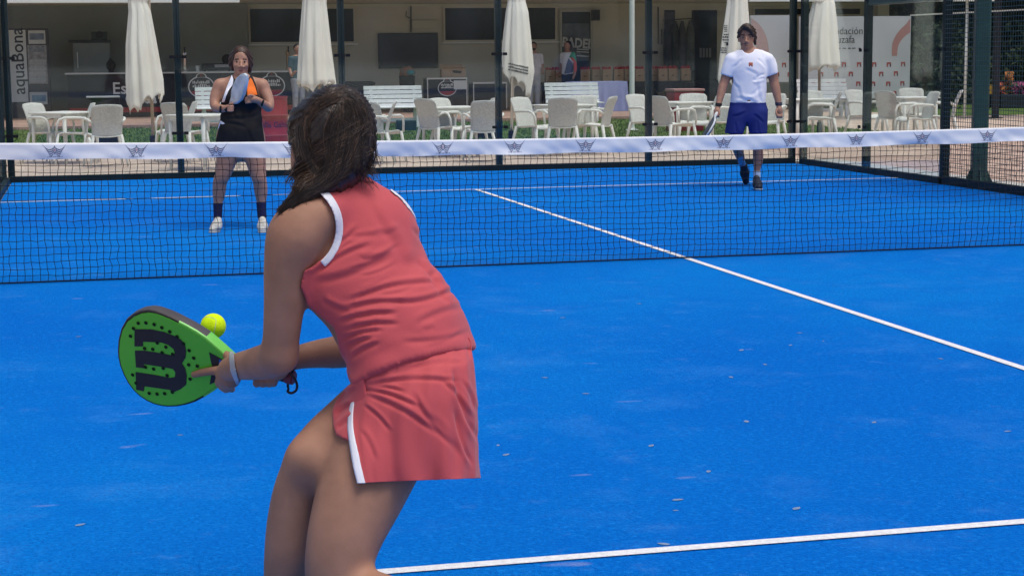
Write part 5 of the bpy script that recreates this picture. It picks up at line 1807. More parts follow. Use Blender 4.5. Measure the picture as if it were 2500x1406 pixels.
top = patch('tank_top', top_base, 0.009, TOP, CORAL, player, ORG, h=0.0042, it=2, box=(bx_lo, bx_hi), disp=cloth_noise, extra=cutR)
arc2 = [(ARM_C[0] + (ARM_R + 18) * math.cos(math.radians(a)), ARM_C[1] + (ARM_R + 18) * math.sin(math.radians(a))) for a in range(-58, 66, 6)]
band = [(x, y) for x, y in arc[1:-2]] + [(x, y) for x, y in arc2[1:-2]][::-1]
patch('armhole_trim', top_base, 0.0125, band, TRIM, top, ORG, h=0.003, it=1, front=D0 + 0.02)
patch('armhole_trim', top_base, 0.0125, [(958, 455), (985, 474), (1012, 505), (1030, 545), (1024, 550), (1004, 518), (978, 486), (952, 464)], TRIM, top, ORG, h=0.003, it=1)
patch('collar', top_base, 0.0135, [(842, 436), (866, 424), (905, 434), (915, 446), (880, 442), (858, 444)], CORAL, top, ORG, h=0.003, it=1)


BODY_BVH = BVHTree.FromPolygons(np.concatenate(SKV).tolist(), np.concatenate(SKQ).tolist())


# skirt: two hanging sheets
def skirt_sheet(name, t0, t1, rows, th0, th1, nth, off=0.0, mat=None, parent=None, folds=True, cr=None, thick=0.0025):
    """rows: (left u, left v, right u, right v, half depth, centre dd)"""
    rows = np.array(rows, float); nr = len(rows)
    m = MB(); NR = 96; V = []
    for i in range(NR + 1):
        t = t0 + (t1 - t0) * i / NR
        x = t * (nr - 1); a = min(int(x), nr - 2); s = x - a
        # smooth interpolation between rows
        p0 = rows[max(a - 1, 0)]; p1 = rows[a]; p2 = rows[a + 1]; p3 = rows[min(a + 2, nr - 1)]
        rw = 0.5 * ((2 * p1) + (-p0 + p2) * s + (2 * p0 - 5 * p1 + 4 * p2 - p3) * s * s + (-p0 + 3 * p1 - 3 * p2 + p3) * s ** 3)
        lu, lv, ru, rv, hd, dc = rw
        for k in range(nth + 1):
            th = th0 + (th1 - th0) * k / nth
            e = (1 - math.cos(th)) / 2
            u = lu + (ru - lu) * e; v = lv + (rv - lv) * e
            hd2 = hd + off
            f_ = 0.0
            if folds:
                f_ = t ** 1.4 * (0.010 * math.sin(5.2 * th + 0.8 + t) + 0.006 * math.sin(9.5 * th + 2.0 - 1.5 * t)) + 0.0025 * math.sin(17 * th + 6 * t)
            dd = dc - (hd2 + f_) * math.sin(th)
            V.append(at(u + (off + f_ * .5) * -math.cos(th) * 1000, v, D0 + dd))
    V = np.array(V)
    w_ = nth + 1
    raw = np.zeros(len(V)); pull = np.zeros(len(V)); ths = np.tile(np.linspace(th0, th1, w_), NR + 1); ts = np.repeat(np.linspace(t0, t1, NR + 1), w_)
    for i, p in enumerate(V):
        if ths[i] > math.pi * 0.97: continue
        dv = Vector(p - CAM); L_ = dv.length; dv.normalize()
        h = BODY_BVH.ray_cast(Vector(CAM), dv)
        if h[0] is not None:
            gap = L_ - ((h[0] - Vector(CAM)).length - (0.001 + 0.0155 * min(1, ts[i] * 4)))
            if gap > 0: pull[i] = gap
            raw[i] = gap
    g = pull.reshape(NR + 1, w_)
    for _ in range(30):
        g2 = g.copy()
        g2[1:-1] = (g[:-2] + 2 * g[1:-1] + g[2:]) / 4
        g2[:, 1:-1] = (g2[:, :-2] + 2 * g2[:, 1:-1] + g2[:, 2:]) / 4
        g = np.maximum(g2, pull.reshape(NR + 1, w_) * 0.98)
    rg = raw.reshape(NR + 1, w_)
    for _ in range(20):
        r2 = rg.copy(); r2[:, 1:-1] = (rg[:, :-2] + 2 * rg[:, 1:-1] + rg[:, 2:]) / 4; rg = r2
    bl = np.clip(1 - ts.reshape(NR + 1, w_) / 0.16, 0, 1); bl = bl * bl * (3 - 2 * bl)
    bl = bl * (np.abs(rg) > 1e-6)
    g = g * (1 - bl) + rg * bl
    dirs = V - CAM; dirs /= np.linalg.norm(dirs, axis=1)[:, None]
    V = V - dirs * g.reshape(-1)[:, None]
    Q = np.array([(i * w_ + k, i * w_ + k + 1, (i + 1) * w_ + k + 1, (i + 1) * w_ + k) for i in range(NR) for k in range(nth)])
    N_ = vnormals(V, Q)
    if np.mean(N_ @ (-FW)) < 0: Q = Q[:, ::-1]; N_ = -N_
    if cr is not None: V = V + creases(cr)(V, N_)
    global SKIRT_V
    SKIRT_V = V.reshape(NR + 1, w_, 3)
    o = np_obj(name, V, Q, mat or CORAL, parent or player, ORG)
    md = o.modifiers.new('thick', 'SOLIDIFY'); md.thickness = thick; md.offset = -1
    return o


ROWS = [(870, 905, 1144, 824, .120, .05), (862, 968, 1158, 890, .150, .04), (854, 1010, 1164, 960, .162, .03), (853, 1050, 1167, 1030, .168, .03), (860, 1100, 1169, 1095, .172, .03), (868, 1140, 1171, 1135, .174, .03), (879, 1178, 1172, 1166, .175, .03)]
scr = [(872, 948, 1018, 992, 4.5, 4.5), (884, 944, 1108, 930, 5, 4.5), (900, 966, 1060, 1056, 6, 4.5), (1166, 1070, 1108, 905, 6, 6), (1152, 1130, 1112, 1010, 5, 4.5), (890, 990, 950, 1050, 4.5, 3.5), (1010, 965, 1098, 1085, 6, 3.5), (1080, 930, 1150, 1020, 4.5, 3.5), (1000, 900, 1130, 885, 4, 3), (905, 945, 985, 955, 3.5, 3.5), (1040, 1010, 1120, 1110, 8, 2.5), (1130, 930, 1160, 1000, 4, 3), (880, 1050, 915, 1120, 6, 2)]
sk = skirt_sheet('skirt', 0, 1, ROWS, 0.0, math.pi * 1.42, 230, cr=scr)
TR = [(r[0], r[1], r[2], r[3], r[4], r[5]) for r in ROWS]
# white edge strip along the slit: widens towards the hem
V = []
n = SKIRT_V.shape[0] - 1
SK0 = 13
for i in range(SK0, n + 1):
    t = i / n
    wd = (2 + 19 * min(1, t * 1.15) ** 0.8) / 1000
    row = SKIRT_V[i]; acc = 0.0; pos = [row[0]]; L_ = [0.0]
    for k in range(1, 120): acc += np.linalg.norm((row[k] - row[k - 1]) - FW * np.dot(row[k] - row[k - 1], FW)); L_.append(acc)
    for k in range(5):
        s_ = wd * k / 4; j = int(np.searchsorted(L_, s_)); j = max(1, min(j, 119)); f_ = (s_ - L_[j - 1]) / max(L_[j] - L_[j - 1], 1e-6)
        V.append(row[j - 1] * (1 - f_) + row[j] * f_ - FW * (0.0045 + .001 * (k in (1, 2, 3))) - RT * 0.001 * (k == 0))
Q = np.array([(i * 5 + k, i * 5 + k + 1, (i + 1) * 5 + k + 1, (i + 1) * 5 + k) for i in range(n - SK0) for k in range(4)])
V = np.array(V)
if np.mean(vnormals(V, Q) @ (-FW)) < 0: Q = Q[:, ::-1]
o = np_obj('slit_trim', V, Q, TRIM, sk, ORG)
md = o.modifiers.new('thick', 'SOLIDIFY'); md.thickness = 0.003; md.offset = -1
# front panel lying over the raised thigh, and the shorts beneath
patch('skirt_front_panel', legR + legL + tor, 0.012, [(866, 928), (838, 955), (818, 982), (811, 1005), (814, 1040), (820, 1062), (856, 1079), (880, 1079), (900, 1000), (890, 920)], CORAL, sk, ORG, h=0.004, it=2,
      box=(np.array([at(u, v, d) for u in (790, 1030) for v in (880, 1100) for d in (3.9, 4.6)]).min(0), np.array([at(u, v, d) for u in (790, 1030) for v in (880, 1100) for d in (3.9, 4.6)]).max(0)),
      disp=creases([(820, 1010, 862, 985, 5, 4), (825, 1045, 866, 1015, 5, 4), (835, 960, 868, 950, 5, 3)]))

# socks and shoes (below the frame)
SHOEW = mk('shoe_white', (0.68, 0.67, 0.63), 0.6, 0.1, 20)
SOLE = mk('shoe_sole', (0.45, 0.45, 0.42), 0.7, 0.1)


def shoe(bd_parent, heel, toe, r, parent, og, mat, sole=None, h=0.005, D=D0):
    b = Body(D)
    heel = np.array(heel); toe = np.array(toe)
    ax = (toe - heel); L_ = np.linalg.norm(ax); ax = ax / L_
    up = np.array([0, 0, 1.0])
    b.cone(heel + up * r * .25, r * .82, heel + ax * L_ * .45, r * .9, 0.03, ).cone(heel + ax * L_ * .45, r * .9, toe - up * r * .25, r * .72, 0.03)
    b.cone(heel + up * r * 1.2, r * .72, heel + up * r * .3 + ax * L_ * .3, r * .8, 0.03)
    lo, hi = b.bounds(0.01)
    zb = min(heel[2], toe[2]) - r * 0.85

    def fn(P): return np.maximum(b.ev(P), f32(zb) - P[:, 2])
    p, qq = sdf_mesh(fn, lo, hi, h)
    s_ = np_obj('shoe', relax(p, qq, 1), qq, mat, parent, og)
    if sole is not None:
        def fs(P): return np.maximum(np.maximum(b.ev(P) - f32(0.006), f32(zb - 0.004) - P[:, 2]), P[:, 2] - f32(zb + r * 0.42))
        p, qq = sdf_mesh(fs, lo - 0.01, hi + 0.01, h)
        np_obj('sole', p, qq, sole, s_, og)
    return s_


rt2 = np.array([RT[0], RT[1], 0]); fw2 = np.array([FW[0], FW[1], 0])
pA = at(672, 1535, D0 + .06); pA = np.array([pA[0], pA[1], 0.045])
shoe(None, pA + rt2 * 0.03, pA - rt2 * 0.13 + fw2 * 0.10, 0.046, player, ORG, SHOEW, SOLE)
pB = at(1078, 1585, D0 - .28)
pB = np.array([pB[0], pB[1], 0.05])
shoe(None, pB + rt2 * 0.03, pB - rt2 * 0.15 + fw2 * 0.10, 0.046, player, ORG, SHOEW, SOLE)
lowleg = legR + legL
patch('sock', legR, 0.004, [(600, 1470), (740, 1470), (740, 1560), (600, 1560)], TRIM, player, ORG, h=0.005)

# watch on the left wrist
wb_ = G()
wc0 = at(563, 867, D0 + z0(563, 867, .02)); wc1 = at(571, 908, D0 + z0(571, 908, .05))
patch('watch_band', fore + hl, 0.0032, [(563, 848), (571, 858), (573, 890), (585, 935), (577, 940), (562, 905), (559, 868)], mk('watch_band_white', (0.40, 0.42, 0.45), 0.4, 0.1, 20), player, ORG, h=0.0025, it=1)
wf = np.array([at(553, 871, D0 + z0(553, 871, .030)), at(561, 870, D0 + z0(561, 870, .040)), at(563, 903, D0 + z0(563, 903, .062)), at(555, 905, D0 + z0(555, 905, .05))])
MB().prism([p - ORG for p in wf], np.array(FW) * 0.012).build('watch_face', BLACK, player)

# ---- hair
hb = G()
hb.eu(812, 335, .05, (0.096, 0.098, 0.112), 0.03)
hb.chain([(838, 262, .03, 28), (848, 300, -.01, 58), (860, 355, -.01, 46), (872, 392, -.01, 30), (880, 425, -.01, 10)], 0.05)
hb.chain([(838, 258, .03, 26), (802, 302, -.02, 72), (798, 380, -.03, 66), (808, 425, -.04, 46), (772, 452, -.06, 34), (735, 474, -.08, 27), (708, 498, -.09, 15), (694, 518, -.09, 5)], 0.05)
hb.chain([(835, 300, -.01, 60), (828, 390, -.02, 48), (812, 432, -.03, 30)], 0.05)
hb.chain([(742, 300, .02, 34), (735, 345, .02, 20)], 0.04)


def hair_fn(P):
    d = hb.ev(P)
    u, v, dep = uvd(P)
    # the face side stays free
    return np.maximum(d, sd_poly(u, v, [(640, 360), (718, 360), (724, 378), (730, 408), (736, 438), (700, 448), (640, 448)]) * -dep / f32(F))


lo, hi = hb.bounds(0.03)
hp, hq = sdf_mesh(hair_fn, lo, hi, 0.005)
hp = relax(hp, hq, 2)
hn = vnormals(hp, hq)
hu, hv, hd_ = uvd(hp)
ang = np.arctan2(hv - 236, hu - 838)
hp = hp + hn * (0.0022 * np.sin(ang * 46 + 3 * np.sin(hv / 40)) + 0.0015 * np.sin(ang * 97 + hv / 30))[:, None]
hair = np_obj('hair', hp, hq, HAIR, player, ORG)
bvh = BVHTree.FromPolygons(hp.tolist(), hq.tolist())
R_ = random.Random(21)
ENDS = [(706, 318), (708, 350), (722, 395), (730, 440), (700, 478), (692, 512), (704, 516), (735, 502), (770, 480), (805, 464), (835, 450), (862, 436), (886, 430), (906, 405), (914, 370), (914, 330), (906, 290)]
SEG = 12
HV, HF, HM = [], [], []


def hair_strand(pl, r, mi, lift=0.004):
    """pl: pixels along the strand; the strand rides on the hair's surface"""
    out = []; last = None
    for (u, v) in pl:
        dv = Vector((at(u, v, 5) - CAM)).normalized()
        h = bvh.ray_cast(Vector(CAM), dv)
        if h[0] is not None: dep = (Vector(h[0]) - Vector(CAM)).dot(Vector(FW)); last = dep
        else: dep = last
        if dep is None: continue
        out.append(Vector(at(u, v, dep - lift)))
    # smooth the depth so that strands do not kink
    if len(out) < 4: return
    for _ in range(2): out = [out[0]] + [(out[i - 1] + out[i] * 2 + out[i + 1]) / 4 for i in range(1, len(out) - 1)] + [out[-1]]
    n0 = len(HV)
    for i, p in enumerate(out):
        t = (out[min(i + 1, len(out) - 1)] - out[max(i - 1, 0)]).normalized()
        a = t.cross(Vector(FW)).normalized(); b = t.cross(a)
        rr = r * (0.55 + 0.45 * math.sin(math.pi * min(1, 0.15 + i / len(out) * 0.85))) * (1 if i < len(out) - 1 else .3)
        for k in range(3):
            th = 2.0944 * k + 1.57
            HV.append(tuple(p + rr * (math.cos(th) * a + math.sin(th) * b) - Vector(ORG)))
    for i in range(len(out) - 1):
        for k in range(3):
            HF.append((n0 + i * 3 + k, n0 + i * 3 + (k + 1) % 3, n0 + (i + 1) * 3 + (k + 1) % 3, n0 + (i + 1) * 3 + k)); HM.append(mi)


def bez(P, n, am, ph):
    """smooth curve through the control pixels, with a faint wave"""
    P = [np.array(p, float) for p in P]; out = []
    m_ = len(P) - 1
    for i in range(n + 1):
        x = m_ * i / n; a = min(int(x), m_ - 1); t = x - a
        p0, p1, p2, p3 = P[max(a - 1, 0)], P[a], P[a + 1], P[min(a + 2, m_)]
        q = 0.5 * (2 * p1 + (p2 - p0) * t + (2 * p0 - 5 * p1 + 4 * p2 - p3) * t * t + (3 * p1 - p0 - 3 * p2 + p3) * t ** 3)
        w_ = am * math.sin(i / n * 8 + ph) * (i / n)
        out.append((q[0] + w_, q[1] + w_ * .5))
    return out


def J_(p, s): return (p[0] + R_.gauss(0, s), p[1] + R_.gauss(0, s))


GUIDES = []
for s in range(210):
    z = R_.random(); w_ = R_.random()
    top = J_((836, 233), 7)
    if z < 0.30:      # left side: over the ear, then back to the nape
        g = [top, J_((790 - 22 * w_, 246 + 16 * w_), 5), J_((748 - 38 * w_, 290 + 14 * w_), 5), J_((735 - 26 * w_ + 10, 350), 6), J_((757 - 20 * w_, 405), 6), J_((800 - 30 * w_, 446), 6), J_((745, 484), 8)]
    elif z < 0.66:    # back: down and swept left into the tail
        g = [top, J_((820 + 70 * w_, 275), 6), J_((800 + 100 * w_, 335), 7), J_((800 + 68 * w_, 395), 7), J_((790 + 40 * w_, 438), 6), J_((745 + 8 * w_, 470 + 8 * w_), 6), J_((706, 502), 6), J_((692, 518), 4)]
    elif z < 0.88:    # right side, falling free
        g = [top, J_((866 + 18 * w_, 258), 5), J_((890 + 18 * w_, 300), 4), J_((890 + 20 * w_, 350), 5), J_((876 + 28 * w_, 385), 6), J_((868 + 34 * w_, 414), 7)]
    else:             # stray locks crossing from right to left
        y_ = R_.uniform(300, 400)
        g = [J_((905, y_ - 20), 6), J_((850, y_ + 12), 8), J_((790, y_ + 40), 8), J_((745, y_ + 78 - (y_ - 300) * .2), 8), J_((720, y_ + 110 - (y_ - 300) * .4), 8)]
    GUIDES.append((g, z))
for s in range(5200):
    g, z = R_.choice(GUIDES)
    sp_ = R_.uniform(2, 9)
    ox, oy = R_.gauss(0, sp_), R_.gauss(0, sp_ * .7)
    P_ = [(p[0] + ox * (0.4 + 0.6 * i / len(g)) + R_.gauss(0, 1.5), p[1] + oy * (0.4 + .6 * i / len(g)) + R_.gauss(0, 1.5)) for i, p in enumerate(g)]
    pl = bez(P_, 16, R_.uniform(0, 3.5), R_.uniform(0, 6.28))
    if R_.random() < 0.45: pl = pl[R_.randint(0, 5):17 - R_.randint(0, 4)]
    q = R_.random()
    light = 0.16 + (0.22 if z < 0.30 else 0.0) + (0.35 if z > 0.88 else 0)
    mi = 2 if q < light * .5 else (1 if q < light * 1.6 else 0)
    hair_strand(pl, R_.uniform(0.0004, 0.0010), mi, R_.uniform(0.0, 0.007))
# loose flyaway ends
for s in range(150):
    x, y = R_.choice([(905, 405), (890, 425), (880, 430), (908, 380), (850, 230), (830, 228), (870, 238), (730, 440), (712, 480), (735, 470), (714, 330), (895, 415), (885, 425), (780, 245), (905, 330)])
    dx, dy = (R_.uniform(-10, 45), R_.uniform(0, 45)) if y > 370 else (R_.uniform(-35, 40), R_.uniform(-10, 12))
    pl = [(x + dx * t / 6 - 14 * (1 - t / 6), y + dy * (t / 6) ** 1.4 - 30 * (1 - t / 6) * (y > 370) + 6 * math.sin(t * .8 + s)) for t in range(7)]
    hair_strand(pl, 0.0005, R_.choice((0, 1, 2)), 0.004)
o = bpy.data.objects.new('hair_strands', bpy.data.meshes.new('hair_strands'))
o.data.from_pydata(HV, [], HF)
for m_ in (HAIR, HAIRM, HAIRL): o.data.materials.append(m_)
o.data.polygons.foreach_set('material_index', HM)
o.data.polygons.foreach_set('use_smooth', [True] * len(HF))
link(o, hair); o['kind'] = 'stuff'

# ---- her racket
zp = lambda x, y: (250 + x / 3.846, 700 + y / 3.846)
FACE = [(145, 600), (152, 500), (178, 400), (225, 318), (290, 268), (360, 240), (430, 231), (500, 243), (570, 268), (640, 297), (715, 335), (800, 380), (880, 425), (960, 478), (1040, 545), (1110, 605), (1175, 665), (1235, 715), (1235, 800), (1175, 865), (1100, 925), (1030, 980), (950, 1030), (860, 1078), (780, 1104), (700, 1120), (620, 1124), (555, 1118), (480, 1100), (410, 1068), (345, 1024), (290, 972), (240, 905), (200, 830), (165, 740), (148, 660)]
rk = empty('padel_racket', RP(425, 870), 0, 'green padel racket with a large black printed letter, in the near woman player\'s hands', 'racket')
RO = RP(425, 870)
LIME = mk('racket_green', (0.10, 0.50, 0.025), 0.35, 0.05, 6, spec=0.4)
LIME2 = mk('racket_green_edge', (0.17, 0.62, 0.10), 0.35, 0.05, 6, spec=0.4)
RKB = mk('racket_black', (0.018, 0.016, 0.020), 0.5, 0.2, 12)
RKG = mk('racket_grey', (0.07, 0.065, 0.075), 0.55, 0.2, 12)
fpx = [zp(*p) for p in FACE]
cen = (425, 870)
outer = [RP(u, v) - RO for u, v in fpx]
inner = [RP(cen[0] + (u - cen[0]) * 0.972, cen[1] + (v - cen[1]) * 0.972, -0.001) - RO for u, v in fpx]
MB().prism(inner, n_r * (THK + 0.002)).build('face', LIME, rk)
# frame: rounded rim all round; black round the head, grey bumper along the top edge, green near the throat
mr = MB(); nF = len(fpx); RS = 8; vs = []
for i in range(nF):
    a = outer[i]; b = inner[i] + n_r * 0.001
    out_dir = (a - b); out_dir = out_dir / np.linalg.norm(out_dir)
    for k in range(RS + 1):
        th = math.pi * k / RS
        vs.append(b + (a - b) * 0.35 + out_dir * 0.0065 * math.sin(th) ** 0.6 + n_r * (THK * (0.5 - 0.5 * math.cos(th))))
fs, mi = [], []
for i in range(nF):
    j = (i + 1) % nF
    for k in range(RS):
        fs.append((i * (RS + 1) + k, j * (RS + 1) + k, j * (RS + 1) + k + 1, i * (RS + 1) + k + 1))
        if 2 <= i < 10: c_ = 1 if k < 2 else 2
        elif 10 <= i < 13: c_ = 0 if k < 2 else 2
        elif 13 <= i < 22: c_ = 0
        else: c_ = 1
        mi.append(c_)
mr.v = [tuple(p) for p in vs]; mr.f = fs; mr.m = mi
mr.build('frame', [LIME2, RKB, RKG], rk, smooth=True)
W_ = [(305, 395), (460, 395), (580, 420), (690, 462), (740, 492), (775, 530), (790, 600), (785, 660), (750, 716), (782, 762), (796, 830), (790, 915), (740, 955), (655, 992), (640, 965), (400, 930), (392, 978), (320, 962), (315, 795), (450, 815), (640, 850), (684, 842), (688, 800), (665, 768), (560, 748), (390, 722), (420, 765), (318, 752), (308, 595), (400, 595), (560, 620), (660, 640), (684, 618), (670, 580), (620, 542), (560, 520), (385, 512), (387, 556), (304, 556)]
MB().poly([RP(*zp(x, y), -0.0022) - RO for x, y in W_]).build('printed_letter', RKB, rk)
HOLES = [(340, 338), (413, 335), (490, 350), (562, 380), (636, 418), (268, 460), (296, 388), (705, 465), (765, 530), (818, 594), (861, 665), (814, 728), (895, 740), (827, 862), (288, 822), (320, 900), (443, 995), (517, 1002), (588, 998), (660, 985), (400, 575), (476, 582), (600, 562), (518, 522), (485, 768), (612, 828), (565, 615), (664, 630), (575, 760), (408, 750)]
hm = None
for x, y in HOLES:
    ring = []
    c3 = RP(*zp(x, y), -0.0028) - RO
    ea = (RP(400, 870) - RP(425, 870)); ea /= np.linalg.norm(ea); eb = np.cross(n_r, ea)
    if hm is None:
        hm = MB().poly([0.0052 * (math.cos(k * .5236) * ea + math.sin(k * .5236) * eb) for k in range(12)]).data('hole', mk('hole_dark', (0.006, 0.02, 0.006), 0.9, 0.1))
    o = link(bpy.data.objects.new('hole', hm), rk); o.location = c3
MB().poly([RP(*zp(x, y), -0.0024) - RO for x, y in [(1003, 608), (1085, 652), (1150, 692), (1158, 850), (1010, 914), (1036, 760)]]).build('throat_print', RKB, rk)
MB().poly([RP(*zp(x, y), -0.0030) - RO for x, y in [(1100, 672), (1148, 700), (1150, 800), (1095, 830)]]).build('throat_opening', mk('throat_blue', (0.01, 0.12, 0.5), 0.6, 0.2), rk)
# grip
g0 = RP(*zp(1200, 760), THK / 2) - RO; g1 = RP(*zp(1690, 868), THK / 2) - RO
gd = (g1 - g0) / np.linalg.norm(g1 - g0)
gm = MB()
gp = [g0 + (g1 - g0) * k / 26 for k in range(27)]
gm.tube(gp, [0.0155 + 0.0012 * (k % 2) for k in range(27)], 12)
gm.build('grip', RKB, rk, smooth=True)
MB().tube([g1, g1 + gd * 0.006, g1 + gd * 0.022, g1 + gd * 0.026], [0.0165, 0.0185, 0.019, 0.015], 14).build('butt_cap', mk('butt_maroon', (0.16, 0.035, 0.06), 0.5, 0.2), rk, smooth=True)
lp = [zp(*p) for p in [(1720, 815), (1752, 740), (1775, 735), (1782, 775), (1765, 820), (1742, 880), (1722, 940), (1735, 985), (1775, 1000), (1815, 975), (1825, 925), (1805, 870), (1772, 825), (1750, 800)]]
lpts = []
for i in range(len(lp) - 1):
    for s in range(4):
        t = s / 4
        p0, p1, p2, p3 = lp[max(i - 1, 0)], lp[i], lp[i + 1], lp[min(i + 2, len(lp) - 1)]
        f_ = lambda a, b, c, d: 0.5 * (2 * b + (c - a) * t + (2 * a - 5 * b + 4 * c - d) * t * t + (3 * b - a - 3 * c + d) * t ** 3)
        lpts.append(RP(f_(p0[0], p1[0], p2[0], p3[0]), f_(p0[1], p1[1], p2[1], p3[1]), 0.012 - 0.01 * (i > 6)) - RO)
MB().tube(lpts, 0.0034, 8).build('wrist_cord', RKB, rk, smooth=True)

# the ball
bc_ = at(520.5, 796, 4.74)
ball = bpy.data.objects.new('padel_ball', None)
BALLM = mk('ball_felt', (0.68, 0.92, 0.008), 0.95, 0.06, 90, bump=0.3, bscale=420)
m = MB(); bm = bmesh.new(); bmesh.ops.create_icosphere(bm, subdivisions=5, radius=0.0345)
for v in bm.verts: v.co *= 1 + 0.006 * (nrg.random() - .5)
m.add([v.co[:] for v in bm.verts], [tuple(x.index for x in f.verts) for f in bm.faces]); bm.free()
ball = m.build('padel_ball', BALLM, None, smooth='all'); ball.location = bc_
tag(ball, 'bright yellow padel ball in the air just above the green racket', 'ball')
sm = MB(); sp_ = []
A_ = 0.44
for k in range(121):
    t = 2 * math.pi * k / 120
    x = math.cos(t) + A_ * math.cos(3 * t) * -0.5; y = math.sin(t) + A_ * math.sin(3 * t) * 0.5; z = 0.95 * math.sin(2 * t)
    p = Vector((x, y, z)).normalized() * 0.0342
    sp_.append(p)
sm.tube(sp_, 0.0011, 6, cap=False)
o = sm.build('seam', mk('seam_pale', (0.55, 0.62, 0.38), 0.8, 0.1), ball, smooth='all')
o.rotation_euler = (0.5, 0.9, 0.4)


# =================================================================== the far players and the visitors
def eyes(bd, parent, og, D, pts, r, mat_w=EYEW):
    """eyeballs set into the head: (u, v, dd)"""
    for u, v, dd in pts:
        c = np.array(at(u, v, D + dd))
        m = MB(); m.lathe([(0, -r), (r * .7, -r * .7), (r, 0), (r * .7, r * .7), (0, r)], 10)
        o = m.build('eye', mat_w, parent, smooth='all'); o.location = c - og
        m = MB(); m.lathe([(0, -r * .55), (r * .45, -r * .3), (r * .5, 0), (r * .45, r * .3), (0, r * .55)], 8)
        i = m.build('iris', EYED, o, smooth='all'); i.location = -FW * r * 0.72


NAVYC = mk('sock_navy', (0.012, 0.015, 0.06), 0.85, 0.15, 40)
BLKC = mk('jersey_black', (0.011, 0.011, 0.013), 0.8, 0.2, 12, bump=0.1, bscale=60)
WHTC = mk('jersey_white', (0.82, 0.84, 0.92), 0.8, 0.04, 8, bump=0.1, bscale=60)
ORGC = mk('jersey_orange', (0.75, 0.16, 0.02), 0.75, 0.06, 10)
SHOEB = mk('shoe_beige', (0.40, 0.38, 0.32), 0.6, 0.15, 30, rgb2=(0.66, 0.64, 0.56))
HAIR2 = mk('hair_auburn', (0.026, 0.012, 0.008), 0.45, 0.5, 45, spec=0.4, rgb2=(0.06, 0.028, 0.017), stretch=(1, 1, 0.15))
HAIR3 = mk('hair_brown_man', (0.030, 0.018, 0.012), 0.5, 0.5, 45, spec=0.4, rgb2=(0.07, 0.042, 0.028), stretch=(1, 1, 0.3))
SHADE = mk('stubble', (0.20, 0.115, 0.085), 0.7, 0.15, 60)
FH = np.array([FW[0], FW[1], 0]); FH /= np.linalg.norm(FH)

# ---- woman across the net
D = 14.75
og = np.array(at_z(588, 556, 0.0)); D = float(np.dot(og - CAM, FW))
wm = empty('person', og, 0, 'woman player in black dress with white and orange panels, holding her racket upright', 'person')
wt = Body(D)
FLW = (FH, 1.45)
wt.chain([(588, 212, .02, 34), (588, 232, .0, 44), (589, 258, .0, 46), (590, 282, .0, 44.5), (588, 312, .01, 54), (587, 338, .01, 58)], 0.03, FLW)
wt.chain([(538, 209, .01, 15.5), (566, 200, .02, 13), (588, 196, .02, 13), (611, 200, .02, 13), (639, 209, .01, 15.5)], 0.03)
wt.chain([(588, 205, .02, 14), (588, 184, .0, 12.5)], 0.02)
for u in (569, 609): wt.eu(u, 240, -.10, (0.066, 0.06, 0.066), 0.04)
wa = Body(D)
wa.chain([(538, 211, .01, 15.5), (530, 228, .0, 15.5), (524, 250, -.03, 12.5), (527, 262, -.07, 11), (542, 266, -.19, 9.5), (552, 265, -.25, 8)], 0.03)
wa.chain([(639, 211, .01, 15.5), (648, 228, .0, 15.5), (657, 250, -.03, 12.5), (655, 263, -.07, 11), (641, 253, -.18, 9.5), (630, 246, -.24, 8)], 0.03)
wl = Body(D)
wl.chain([(562, 340, .0, 32), (554, 385, -.01, 26), (544, 428, -.02, 18.5), (538, 440, -.01, 17), (535, 468, .02, 16), (532, 500, .03, 10.5), (531, 535, .04, 10)], 0.03)
wl.chain([(614, 340, .0, 32), (623, 385, -.01, 26), (631, 430, -.02, 18.5), (634, 442, -.01, 17), (637, 468, .02, 16), (638, 500, .03, 10.5), (640, 535, .04, 10)], 0.03)
wh = Body(D)
wh.eu(588, 145, .01, (0.074, 0.092, 0.100), 0.02)
wh.eu(588, 166, -.02, (0.060, 0.066, 0.074), 0.03)
wh.eu(588, 180, -.055, (0.030, 0.026, 0.024), 0.03)
wh.cone(wh.J(589, 151, -.088), 0.008, wh.J(589, 163, -.112), 0.0125, 0.012)
wh.cone(wh.J(583, 164, -.09), 0.007, wh.J(595, 164, -.09), 0.007, 0.008)
for u in (577, 599): wh.eu(u, 161, -.058, (0.022, 0.022, 0.02), 0.02)
for u in (567, 610): wh.eu(u, 153, .01, (0.012, 0.02, 0.03), 0.01)
wb = wt + wa + wl + wh
# hands with fingers
wr_ = Body(D)
wr_.chain([(552, 265, -.25, 8), (559, 264, -.27, 8.5), (564, 263, -.275, 7.5)], 0.012)
for k in range(4):
    v = 258.5 + k * 3.7
    wr_.chain([(561, v, -.275, 2.9), (568, v + .6, -.305, 2.8), (565, v + 1.6, -.335, 2.6), (557, v + 1.6, -.335, 2.4)], 0.004)
wr_.chain([(558, 259, -.28, 3), (563, 254, -.31, 2.8), (569, 253, -.315, 2.4)], 0.006)
wl2 = Body(D)
wl2.chain([(630, 246, -.24, 8), (621, 243, -.265, 8.5), (614, 243, -.27, 8)], 0.012)
for k in range(4):
    v = 237 + k * 3.9
    wl2.chain([(613, v + 1, -.275, 3), (605, v + 2, -.295, 2.7), (599 + abs(k - 1), v + 3.4, -.285, 2.3)], 0.004)
wl2.chain([(621, 236, -.275, 3), (612, 233, -.305, 2.6), (606, 235, -.31, 2.3)], 0.006)
lo, hi = wb.bounds(0.02)
p0, q0 = sdf_mesh(wb.ev, lo, hi, 0.0065); p0 = relax(p0, q0, 1)
hlo, hhi = wh.bounds(0.02)
VS, QS = [p0], [q0]
